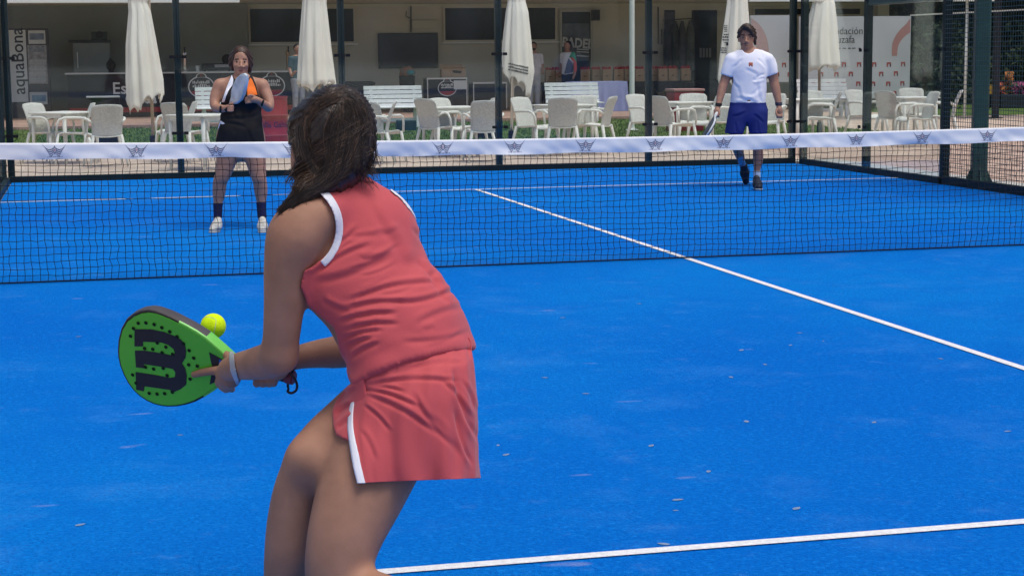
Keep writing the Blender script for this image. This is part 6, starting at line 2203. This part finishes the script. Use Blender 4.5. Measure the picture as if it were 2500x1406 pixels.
for b_ in (wr_, wl2):
    l_, h_ = b_.bounds(0.01); p_, qq = sdf_mesh(b_.ev, l_, h_, 0.003); QS.append(qq + sum(len(x) for x in VS)); VS.append(p_)
np_obj('body', np.concatenate(VS), np.concatenate(QS), SKIN2, wm, og)
# dress
DRESS = [(566, 178), (571, 190), (580, 200), (588, 202), (598, 200), (607, 192), (613, 180), (618, 190), (624, 205), (631, 230), (636, 248), (640, 262), (640, 300), (646, 345), (648, 366), (524, 366), (527, 340), (538, 300), (537, 262), (540, 246), (548, 226), (555, 208), (561, 192)]
wcr = creases([(545, 290, 630, 282, 4, 5), (540, 300, 600, 312, 4, 5), (560, 320, 555, 350, 4, 4), (605, 318, 618, 350, 4, 4), (585, 255, 590, 300, 5, 4), (620, 262, 600, 285, 4, 4), (560, 262, 575, 290, 4, 4)])
dr_ = patch('dress', wt + Body(D).chain([(560, 330, .0, 36), (556, 368, .0, 33)]).chain([(616, 330, .0, 36), (619, 368, .0, 33)]), 0.012, DRESS, BLKC, wm, og, h=0.007, it=2, disp=wcr)
wfront = D + 0.02
for nm_, pl_, mt_ in (('white_panel', [(566, 182), (553, 214), (544, 240), (540, 251), (548, 250), (552, 236), (558, 222), (568, 208), (570, 195)], WHTC),
                      ('orange_panel', [(611, 190), (616, 196), (623, 212), (629, 233), (603, 235), (603, 218), (605, 203)], ORGC),
                      ('white_panel', [(531, 316), (538, 294), (549, 302), (533, 315)], WHTC), ('orange_panel', [(627, 307), (641, 303), (642, 315), (634, 315)], ORGC)):
    patch(nm_, wt, 0.021, pl_, mt_, dr_, og, h=0.005, front=wfront)
for pl_ in ([(520, 496), (546, 496), (544, 532), (522, 532)], [(625, 494), (652, 494), (652, 532), (627, 532)]):
    patch('sock', wl, 0.005, pl_, NAVYC, wm, og, h=0.005)
for u, ut in ((531, 524), (640, 644)):
    pa = np.array(at_z(u, 553, 0.05)); pt = np.array(at_z(ut, 557.0, 0.03))
    shoe(None, pa + FH * 0.03, pa + (pt - pa) * 1.0 - FH * 0.10, 0.042, wm, og, SHOEB, SOLE, 0.005, D)
# face
patch('lips', wh, 0.002, [(581, 172), (588, 171), (595, 172), (591, 175.5), (585, 175.5)], LIPS, wm, og, h=0.0025, front=D - .02)
BROW = mk('brow', (0.03, 0.015, 0.01), 0.8, 0.1)
for pl_ in ([(573, 144.5), (583, 143.5), (584, 145.5), (574, 146.8)], [(593, 143.5), (603, 144.5), (602, 146.8), (592, 145.5)]):
    patch('eyebrow', wh, 0.003, pl_, BROW, wm, og, h=0.0025, front=D - .02)
eyes(wh, wm, og, D, [(578.5, 151, -.076), (597.5, 151, -.076)], 0.0100)
# hair: bob tucked behind the ears
whr = Body(D)
whr.eu(588, 142, .022, (0.086, 0.102, 0.106), 0.02)
whr.chain([(566, 140, .02, 7), (564, 156, .01, 6.5), (569, 168, .02, 5)], 0.03)
whr.chain([(609, 140, .02, 7.5), (611, 158, .01, 7), (608, 174, .02, 5.5)], 0.03)
whr.eu(588, 162, .06, (0.072, 0.06, 0.06), 0.04)
FACEW = [(571, 190), (569, 165), (570, 148), (574, 134), (581, 128), (592, 128), (601, 136), (606, 150), (607, 170), (604, 190)]
hr_o = patch('hair', whr, 0.0, None, HAIR2, wm, og, h=0.005, it=1, extra=lambda P, u, v, dep: np.maximum(-np.maximum(sd_poly(u, v, FACEW) * dep / f32(F), dep - f32(D + 0.0)), f32(-9)),
             disp=lambda p, n: n * (0.003 * np.sin(np.arctan2(p[:, 0] - at(590, 118, D)[0], p[:, 2] - at(590, 112, D)[2]) * 34))[:, None])
# wrist bands
patch('wristband', wa, 0.006, [(536, 260), (541, 258), (540, 276), (535, 275)], BLKC, wm, og, h=0.004)
patch('wristband', wa, 0.005, [(642, 243), (646, 246), (640, 262), (636, 258)], BLKC, wm, og, h=0.004)
# her racket, in a silvery blue cover
rk2 = empty('padel_racket', at(585, 215, D - .30), 0, 'silvery pale blue racket held upright by the woman in the black dress', 'racket')
ro2 = np.array(at(585, 215, D - .30))
n2 = 0.62 * np.array(RT) + 0.1 * np.array([0, 0, 1.0]) + 0.75 * FH; n2 /= np.linalg.norm(n2)
OUT2 = [(599, 179), (604, 184), (605, 196), (602, 212), (597, 232), (590, 246), (580, 254), (570, 255), (562, 252), (566, 238), (567, 222), (572, 205), (580, 190), (590, 181)]
rp2 = [on_plane(u, v, ro2, n2) - ro2 for u, v in OUT2]
rb = MB()
cc_ = np.mean(rp2, 0)
lay_ = [(0.86, -0.019), (0.97, -0.014), (1.0, 0.0), (0.97, 0.014), (0.86, 0.019)]
vs = [cc_ + (p - cc_) * s_ + n2 * o_ for s_, o_ in lay_ for p in rp2]; nn = len(rp2)
fs = [(i * nn + k, i * nn + (k + 1) % nn, (i + 1) * nn + (k + 1) % nn, (i + 1) * nn + k) for i in range(4) for k in range(nn)]
rb.add(vs, fs); rb.add([vs[k] for k in range(nn)], [tuple(range(nn))]); rb.add([vs[4 * nn + k] for k in range(nn)], [tuple(range(nn))])
rb.build('head', mk('racket_silver', (0.38, 0.46, 0.50), 0.4, 0.5, 14, rgb2=(0.70, 0.76, 0.78), spec=0.6), rk2, smooth=True)
MB().tube([np.array(at(568, 252, D - .30)) - ro2, np.array(at(560, 262, D - .305)) - ro2, np.array(at(550, 272, D - .31)) - ro2], [0.017, 0.016, 0.016], 10).build('grip', RKB, rk2, smooth='all')

# ---- man across the net
og = np.array(at_z(1845, 457, 0.0)); D = float(np.dot(og - CAM, FW))
mn_ = empty('person', og, 0, 'man player in white shirt and blue shorts, walking with his racket lowered', 'person')
mt = Body(D); FLM = (FH, 1.5)
mt.chain([(1830, 150, .01, 36), (1830, 172, .0, 43), (1829, 205, .0, 41.5), (1827, 238, .0, 40), (1826, 268, .01, 41)], 0.03, FLM)
mt.chain([(1788, 146, .01, 13), (1808, 137, .01, 12), (1829, 132, .01, 12), (1850, 136, .01, 12), (1874, 146, .01, 13)], 0.03)
mt.chain([(1829, 136, .01, 14), (1825, 116, -.02, 13)], 0.02)
ma = Body(D)
ma.chain([(1786, 149, .0, 14), (1778, 172, .0, 13.5), (1769, 200, .0, 11.5), (1763, 218, -.02, 11), (1757, 242, -.06, 8.5), (1752, 264, -.10, 6.2)], 0.03)
ma.chain([(1876, 149, .0, 14), (1884, 172, .0, 13.5), (1890, 200, .0, 11.5), (1894, 218, -.02, 11), (1899, 242, -.05, 8.5), (1902, 262, -.08, 6.2)], 0.03)
ml = Body(D)
ml.chain([(1807, 268, .0, 23), (1800, 310, -.03, 19), (1796, 348, -.02, 14), (1800, 362, .04, 12.5), (1806, 380, .16, 11), (1813, 402, .30, 7.5)], 0.03)
ml.chain([(1849, 268, .0, 23), (1850, 310, -.03, 19), (1849, 350, -.03, 13.5), (1850, 364, -.01, 12.5), (1851, 388, .02, 12.5), (1848, 416, .03, 8), (1848, 440, .03, 7.5)], 0.03)
mh = Body(D)
mh.eu(1823, 89, .01, (0.078, 0.098, 0.102), 0.02)
mh.eu(1823, 107, -.02, (0.066, 0.072, 0.078), 0.03)
mh.eu(1822, 119, -.055, (0.034, 0.028, 0.026), 0.03)
mh.cone(mh.J(1822, 92, -.090), 0.009, mh.J(1821.5, 102, -.116), 0.0135, 0.012)
mh.cone(mh.J(1818, 103, -.095), 0.007, mh.J(1826, 103, -.095), 0.007, 0.008)
for u in (1804, 1842): mh.eu(u, 97, .01, (0.012, 0.022, 0.032), 0.01)
mb = mt + ma + ml + mh
mhd = Body(D)
mhd.chain([(1752, 264, -.10, 6.2), (1750, 272, -.115, 7.5), (1749, 279, -.12, 6.5)], 0.012)
for k in range(4):
    u = 1744.5 + k * 3.2
    mhd.chain([(u, 277, -.125, 2.4), (u - .5, 284, -.14, 2.3), (u + 1, 286, -.115, 2.1)], 0.004)
mhd.chain([(1756, 270, -.13, 2.6), (1756, 279, -.15, 2.4), (1751, 284, -.155, 2.1)], 0.006)
mhl = Body(D)
mhl.chain([(1902, 262, -.08, 6.2), (1903, 270, -.09, 8), (1903, 278, -.09, 7.5)], 0.012)
for k in range(4):
    u = 1897.5 + k * 3.5
    mhl.chain([(u, 277, -.10, 2.6), (u + .2, 285, -.12, 2.5), (u + .2, 287, -.095, 2.3), (u, 282, -.075, 2.1)], 0.004)
mhl.chain([(1896, 268, -.11, 2.8), (1895, 277, -.13, 2.5), (1897, 283, -.135, 2.2)], 0.006)
lo, hi = mb.bounds(0.02)
p0, q0 = sdf_mesh(mb.ev, lo, hi, 0.0075); p0 = relax(p0, q0, 1)
VS, QS = [p0], [q0]
for b_ in (mhd, mhl):
    l_, h_ = b_.bounds(0.01); p_, qq = sdf_mesh(b_.ev, l_, h_, 0.0035); QS.append(qq + sum(len(x) for x in VS)); VS.append(p_)
np_obj('body', np.concatenate(VS), np.concatenate(QS), SKIN3, mn_, og)
SHIRT = [(1812, 122), (1796, 124), (1776, 131), (1762, 148), (1757, 180), (1786, 190), (1791, 187), (1785, 225), (1780, 265), (1874, 265), (1872, 225), (1871, 189), (1872, 189), (1899, 179), (1897, 150), (1884, 133), (1862, 123), (1843, 120), (1838, 128), (1828, 132), (1818, 129)]
mcr = creases([(1785, 190, 1800, 215, 3, 6), (1865, 182, 1845, 192, 3, 8), (1864, 190, 1838, 196, 3, 7), (1796, 255, 1840, 240, 4, 6), (1800, 240, 1850, 255, 4, 6), (1790, 165, 1812, 145, 3, 5), (1870, 165, 1850, 145, 3, 4), (1850, 205, 1858, 250, 4, 5), (1800, 205, 1812, 245, 4, 4), (1820, 170, 1850, 185, 4, 4), (1855, 215, 1830, 235, 4, 5)])
sh_ = patch('t_shirt', mt + ma, 0.013, SHIRT, WHTC, mn_, og, h=0.0075, it=2, disp=mcr)
patch('chest_mark', mt, 0.0205, [(1828, 153), (1838, 153), (1838, 163), (1834.5, 163), (1833, 159), (1831.5, 163), (1828, 163)], MATS['banner_orange'], sh_, og, h=0.004, front=D)
BLUS = mk('shorts_blue', (0.010, 0.022, 0.16), 0.8, 0.12, 10, bump=0.1, bscale=60)
msh = Body(D)
msh.chain([(1826, 252, .01, 40), (1826, 285, .01, 41)], 0.02, FLM)
msh.chain([(1806, 280, .0, 24), (1794, 330, -.01, 21)], 0.03)
msh.chain([(1849, 280, .0, 24), (1850, 330, -.01, 21)], 0.03)
patch('shorts', msh, 0.020, [(1774, 250), (1876, 250), (1873, 326), (1829, 327), (1824, 297), (1814, 328), (1770, 326)], BLUS, mn_, og, h=0.0075, it=1, disp=creases([(1790, 285, 1820, 275, 3, 6), (1840, 280, 1862, 300, 3, 6), (1795, 300, 1800, 325, 3, 5), (1850, 295, 1852, 325, 3, 5)]))
SOCKB = mk('sock_sky', (0.16, 0.34, 0.48), 0.85, 0.2, 60)
patch('sock', ml, 0.006, [(1800, 388), (1812, 382), (1824, 404), (1806, 408)], SOCKB, mn_, og, h=0.005)
patch('sock', ml, 0.006, [(1834, 418), (1862, 418), (1862, 436), (1834, 436)], mk('sock_pale', (0.40, 0.50, 0.62), 0.85, 0.15, 60), mn_, og, h=0.005)
SHOEK = mk('shoe_black', (0.012, 0.016, 0.03), 0.6, 0.3, 30)
pa = np.array(at_z(1848, 450, 0.055)); pt = np.array(at_z(1848, 457, 0.04))
shoe(None, pa + FH * 0.04, pa - FH * 0.17 + np.array([0, 0, -.012]), 0.050, mn_, og, SHOEK, mk('sole_white', (0.55, 0.55, 0.5), 0.7, 0.1), 0.005, D)
# the trailing foot: heel up, toe on the ground behind him
bsh = Body(D)
toe = np.array(at_z(1821, 443, 0.035)); hl_ = np.array(at(1816, 404, D + .30))
bsh.cone(hl_ + np.array([0, 0, -.01]), 0.043, (hl_ + toe) / 2 + FH * .01, 0.047, 0.03).cone((hl_ + toe) / 2 + FH * .01, 0.047, toe, 0.036, 0.03)
l_, h_ = bsh.bounds(0.01); p_, qq = sdf_mesh(bsh.ev, l_, h_, 0.006); sx_ = np_obj('shoe', p_, qq, SHOEK, mn_, og)
# face, hair
patch('lips', mh, 0.002, [(1815, 110.5), (1822, 109.5), (1829, 110.5), (1826, 113), (1818, 113)], mk('lips_man', (0.17, 0.075, 0.06), 0.6, 0.1), mn_, og, h=0.003, front=D - .02)
patch('stubble', mh, 0.0012, [(1806, 106), (1812, 106), (1816, 105.5), (1828, 105.5), (1833, 106), (1840, 104), (1836, 120), (1829, 127), (1816, 127), (1809, 120)], SHADE, mn_, og, h=0.004, front=D + 0.0)
patch('lips', mh, 0.0035, [(1816, 110.8), (1822, 110), (1828, 110.8), (1825, 112.6), (1819, 112.6)], MATS['lips_man'], mn_, og, h=0.003, front=D - .02)
for pl_ in ([(1808, 84.5), (1818, 85), (1818, 87.5), (1809, 87.2)], [(1826, 85), (1836, 84.5), (1835, 87.2), (1826, 87.5)]):
    patch('eyebrow', mh, 0.004, pl_, BROW, mn_, og, h=0.003, front=D - .02)
eyes(mh, mn_, og, D, [(1814, 91.3, -.077), (1831, 91.3, -.077)], 0.0115)
mhr = Body(D)
mhr.eu(1823, 82, .02, (0.088, 0.098, 0.108), 0.02)
mhr.chain([(1806, 78, .0, 5.5), (1803, 92, .01, 3.6)], 0.03)
mhr.chain([(1838, 76, .0, 6.5), (1843, 92, .0, 5), (1843, 108, .03, 3.5)], 0.03)
mhr.chain([(1820, 66, -.08, 6), (1832, 74, -.095, 5), (1838, 88, -.07, 3.5)], 0.03)
FACEM = [(1809, 128), (1806, 100), (1807, 84), (1812, 74), (1822, 74), (1831, 80), (1836, 92), (1839, 104), (1838, 128)]
patch('hair', mhr, 0.0, None, HAIR3, mn_, og, h=0.005, it=1, extra=lambda P, u, v, dep: -np.maximum(sd_poly(u, v, FACEM) * dep / f32(F), dep - f32(D + 0.01)),
      disp=lambda p, n: n * (0.004 * np.sin(np.arctan2(p[:, 0] - at(1815, 64, D)[0], p[:, 2] - at(1815, 62, D)[2]) * 30))[:, None])
patch('watch', ma, 0.007, [(1747, 251), (1763, 253), (1763, 261), (1746, 259)], BLACKM, mn_, og, h=0.004)
patch('watch', ma, 0.007, [(1892, 250), (1910, 250), (1910, 258), (1892, 258)], mk('watch_navy', (0.03, 0.03, 0.06), 0.4, 0.2), mn_, og, h=0.004)
# his racket, seen edge on
g0_ = np.array(at(1751, 274, D - .13))
rk3 = empty('padel_racket', g0_, 0, 'dark racket with a white edge, hanging from the right hand of the man', 'racket')
ax_ = np.array(at(1722, 334, D - .38)) - g0_; ax_ /= np.linalg.norm(ax_)
nrm = np.cross(ax_, -FH); nrm /= np.linalg.norm(nrm); sid = np.cross(nrm, ax_)
prof_ = [(0.10, 0.018), (0.14, 0.03), (0.19, 0.075), (0.25, 0.11), (0.32, 0.125), (0.39, 0.108), (0.435, 0.065), (0.45, 0.0)]
ol = [ax_ * a + sid * b for a, b in prof_] + [ax_ * a - sid * b for a, b in prof_[:-1][::-1]]
MB().prism([p - nrm * 0.019 for p in ol], nrm * 0.038).build('head', mk('racket_navy', (0.02, 0.03, 0.045), 0.4, 0.3, 10), rk3)
rim_ = [p * 1.0 + (p - ax_ * 0.3) * 0.02 for p in ol]
MB().tube(rim_ + [rim_[0]], 0.011, 8, cap=False).build('frame', mk('racket_rim', (0.55, 0.60, 0.62), 0.4, 0.2, 14), rk3, smooth='all')
MB().tube([ax_ * -0.03, ax_ * 0.11], 0.016, 10).build('grip', mk('grip_white', (0.6, 0.62, 0.62), 0.7, 0.1), rk3, smooth='all')


# ---- visitors under the canopy
def visitor(label, u, yw, h, turn, top_mat, leg_mat, hairm, skin, arms, seed, legsep=0.09):
    """a standing adult; metres, local frame: x to the figure's left, y backwards"""
    q = at_y(u, 140, yw)
    o_ = np.array([q[0], yw, FLOOR])
    t = empty('person', o_, 0, label, 'person')
    ca, sa = math.cos(turn), math.sin(turn)
    s = h / 1.75

    def L(x, y, z): return o_ + np.array([(x * ca - y * sa) * s, (x * sa + y * ca) * s, z * s])
    R3 = np.array([[ca, -sa, 0], [sa, ca, 0], [0, 0, 1]])
    nb_ = R3 @ np.array([0, 1, 0])
    flat = (nb_, 1.5)
    T = Body(40); A_ = Body(40); Lg = Body(40); H = Body(40)
    for a, ra, b, rb in (((0, 0, 1.36), .165, (0, 0, 1.2), .165), ((0, 0, 1.2), .165, (0, 0, 1.0), .16), ((0, 0, 1.0), .16, (0, 0, .88), .175)):
        T.cone(L(*a), ra * s, L(*b), rb * s, 0.04, flat)
    T.cone(L(-.17, 0, 1.42), .055 * s, L(.17, 0, 1.42), .055 * s, 0.05).cone(L(0, 0, 1.44), .058 * s, L(0, -.01, 1.54), .052 * s, 0.03)
    for sd_, pts_ in ((1, arms[0]), (-1, arms[1])):
        rr = (.052, .043, .033, .028, .022)
        pp = [(sd_ * .185, 0, 1.41)] + list(pts_)
        for i in range(len(pp) - 1): A_.cone(L(*pp[i]), rr[i] * s, L(*pp[i + 1]), rr[i + 1] * s, 0.02)
    for sd_ in (-1, 1):
        Lg.cone(L(sd_ * .085, 0, .88), .095 * s, L(sd_ * legsep, -.01, .48), .06 * s, 0.02).cone(L(sd_ * legsep, -.01, .48), .06 * s, L(sd_ * legsep * 1.05, .02, .08), .042 * s, 0.02)
        Lg.cone(L(sd_ * legsep * 1.05, .03, .04), .04 * s, L(sd_ * legsep * 1.2, -.15, .035), .035 * s, 0.02)
    H.ell(L(0, 0, 1.655), np.array((.075, .095, .108)) * s, 0.02, R3).ell(L(0, -.025, 1.605), np.array((.058, .07, .075)) * s, 0.03, R3)
    H.cone(L(0, -.088, 1.655), .010 * s, L(0, -.112, 1.625), .014 * s, 0.012)
    for sd_ in (-1, 1): H.ell(L(sd_ * .076, .0, 1.64), np.array((.012, .028, .03)) * s, 0.01, R3)
    bd = T + A_ + Lg + H
    lo, hi = bd.bounds(0.02)
    p, qq = sdf_mesh(bd.ev, lo, hi, 0.011)
    np_obj('body', relax(p, qq, 1), qq, skin, t, o_)
    zl = lambda P: (P[:, 2] - f32(o_[2])) / f32(s)
    xl = lambda P: ((P[:, 0] - f32(o_[0])) * f32(ca) + (P[:, 1] - f32(o_[1])) * f32(sa)) / f32(s)

    def cl(name, b, off, fn, mat, par=t):
        lo, hi = b.bounds(0.03)
        p, qq = sdf_mesh(lambda P: np.maximum(b.ev(P) - f32(off), fn(P)), lo, hi, 0.010)
        return np_obj(name, relax(p, qq, 1), qq, mat, par, o_)
    sh = cl('shirt', T + A_, .014, lambda P: np.maximum(np.maximum(f32(.90) - zl(P), zl(P) - f32(1.475)), np.maximum(np.abs(xl(P)) - f32(.30), np.where(np.abs(xl(P)) > .20, f32(1.20) - zl(P), f32(-1)))), top_mat)
    cl('trousers', T + Lg, .012, lambda P: np.maximum(zl(P) - f32(.93), f32(.09) - zl(P)), leg_mat)
    cl('shoes', Lg, .010, lambda P: zl(P) - f32(.075), SHOEW)
    hb_ = Body(40); hb_.ell(L(0, .018, 1.672), np.array((.084, .098, .108)) * s, 0.02, R3)
    def fr(P):
        yl = (-(P[:, 0] - f32(o_[0])) * f32(sa) + (P[:, 1] - f32(o_[1])) * f32(ca)) / f32(s)
        return np.minimum(f32(1.70) - zl(P), f32(0.02) - yl) * -0 + np.where(yl < -0.01, f32(1.715) - zl(P), f32(1.58) - zl(P))
    cl('hair', hb_, 0.0, fr, hairm)
    return t, sh, T + A_, zl, xl, cl


POLO = mk('polo_offwhite', (0.55, 0.52, 0.52), 0.85, 0.08, 10)
TROU = mk('trousers_pale', (0.42, 0.43, 0.45), 0.85, 0.1, 10)
TRBK = mk('trousers_black', (0.015, 0.015, 0.02), 0.85, 0.1, 10)
TEAL = mk('shirt_teal', (0.06, 0.11, 0.13), 0.85, 0.1, 10)
v1 = visitor('bearded man in an off-white polo, half hidden by the middle umbrella', 1303, 33.0, 1.74, -0.3, POLO, TROU, BLACKM, SKIN3, ([(.22, 0, 1.15), (.24, -.10, .98), (.26, -.20, .96), (.26, -.26, .96)], [(-.22, 0, 1.15), (-.22, -.08, .92), (-.21, -.12, .84), (-.2, -.12, .8)]), 1)
v1[5]('beard', (lambda b: b)(Body(40).ell(v1[0].location + Vector((0, 0, 0)), (0.001, 0.001, 0.001)) if False else Body(40).ell(np.array(v1[0].location) + np.array([-0.01, -.045, 1.585]), np.array((.058, .06, .05)), 0.02)), 0.0, lambda P: v1[3](P) - f32(1.615), BLACKM)
glo = MB(); gq = np.array(v1[0].location)
glo.tube([(-.05, -.095, 1.37), (-.035, -.125, 1.20)], 0.012, 6); glo.build('sunglasses', BLACKM, v1[0])
v2 = visitor('visitor with black hair in a white shirt with green, red and grey patches', 1386, 32.85, 1.76, -1.05, mk('tee_white', (0.66, 0.68, 0.72), 0.85, 0.05, 10), TRBK, BLACKM, SKIN3, ([(.24, .02, 1.15), (.27, -.02, .93), (.27, -.06, .85), (.27, -.08, .80)], [(-.24, .02, 1.15), (-.26, -.05, .95), (-.25, -.15, .90), (-.25, -.19, .88)]), 2)
# the patched shirt: pieces sewn on, divided as they show from the court
v2c = np.array(v2[0].location)


def patch_of(nm, poly, mat):
    lo, hi = v2[2].bounds(0.03)
    p, qq = sdf_mesh(wear(v2[2], 0.020, poly), lo, hi, 0.010)
    np_obj(nm, p, qq, mat, v2[1], v2c)


patch_of('green_patch', [(1396, 128), (1420, 128), (1419, 150), (1406, 152), (1399, 142), (1388, 142)], mk('tee_green', (0.05, 0.30, 0.20), 0.85, 0.1))
patch_of('grey_patch', [(1388, 142), (1396, 152), (1400, 168), (1398, 178), (1377, 182), (1382, 160)], mk('tee_slate', (0.10, 0.13, 0.22), 0.85, 0.1))
patch_of('red_patch', [(1390, 139), (1400, 141), (1407, 150), (1410, 174), (1402, 176), (1400, 152)], mk('tee_red', (0.55, 0.10, 0.10), 0.85, 0.1))
v3 = visitor('person in a teal shirt and pale trousers, mostly hidden behind the second umbrella', 726, 31.2, 1.72, 0.4, TEAL, mk('trousers_grey', (0.26, 0.28, 0.31), 0.85, 0.1, 10), BLACKM, SKIN3, ([(.22, 0, 1.15), (.22, -.10, .98), (.2, -.22, 1.0), (.19, -.27, 1.0)], [(-.23, 0, 1.15), (-.24, -.12, 1.0), (-.22, -.24, 1.08), (-.21, -.29, 1.1)]), 3)


# ------------------------------------------------------------------ dry leaves lying on the turf
LEAFD = mk('dry_leaf', (0.12, 0.23, 0.42), 0.9, 0.25, 40, rgb2=(0.26, 0.32, 0.42))
m = MB(); vs = []
for i in range(7):
    x = -1 + i / 3; wd = 0.42 * (1 - x * x) ** 0.7 * (1.15 - .25 * x)
    for k in (-1, 0, 1): vs.append((x * 0.021, k * wd * 0.021, 0.0012 + 0.0015 * abs(k) * (1 - x * x) + 0.0008 * x * x))
m.add(vs, [(i * 3 + k, (i + 1) * 3 + k, (i + 1) * 3 + k + 1, i * 3 + k + 1) for i in range(6) for k in range(2)])
lf_me = m.data('fallen_leaf', LEAFD, 'all')
R_ = random.Random(31)
for u, v, sc_ in ((1655, 1220, 1.0), (1945, 1241, 1.0), (1620, 1328, 1.0), (1730, 1151, .8), (1590, 1088, .9), (1236, 1110, .9), (1822, 1029, 1.0), (1868, 890, .8), (1810, 855, 1.1), (1785, 921, .9), (1930, 843, .8), (2134, 1031, .8), (2460, 1053, .8), (1430, 961, .8), (1330, 922, .8), (1374, 776, .8), (196, 1281, .9), (192, 822, .8), (1650, 1246, .5), (1952, 813, .8), (2010, 833, .5), (2296, 876, .8), (1560, 742, .8), (440, 1062, .6), (1216, 1087, .6)):
    q = at_z(u, v, 0.0)
    o = link(bpy.data.objects.new('fallen_leaf', lf_me)); o.location = (q[0], q[1], 0.001); o.scale = (sc_, sc_, sc_ * 0.4)
    o.rotation_euler = (0, 0, R_.uniform(0, 6.28))
    tag(o, 'small pale dry leaf lying on the blue turf', 'leaf', 'dry leaves on the turf')
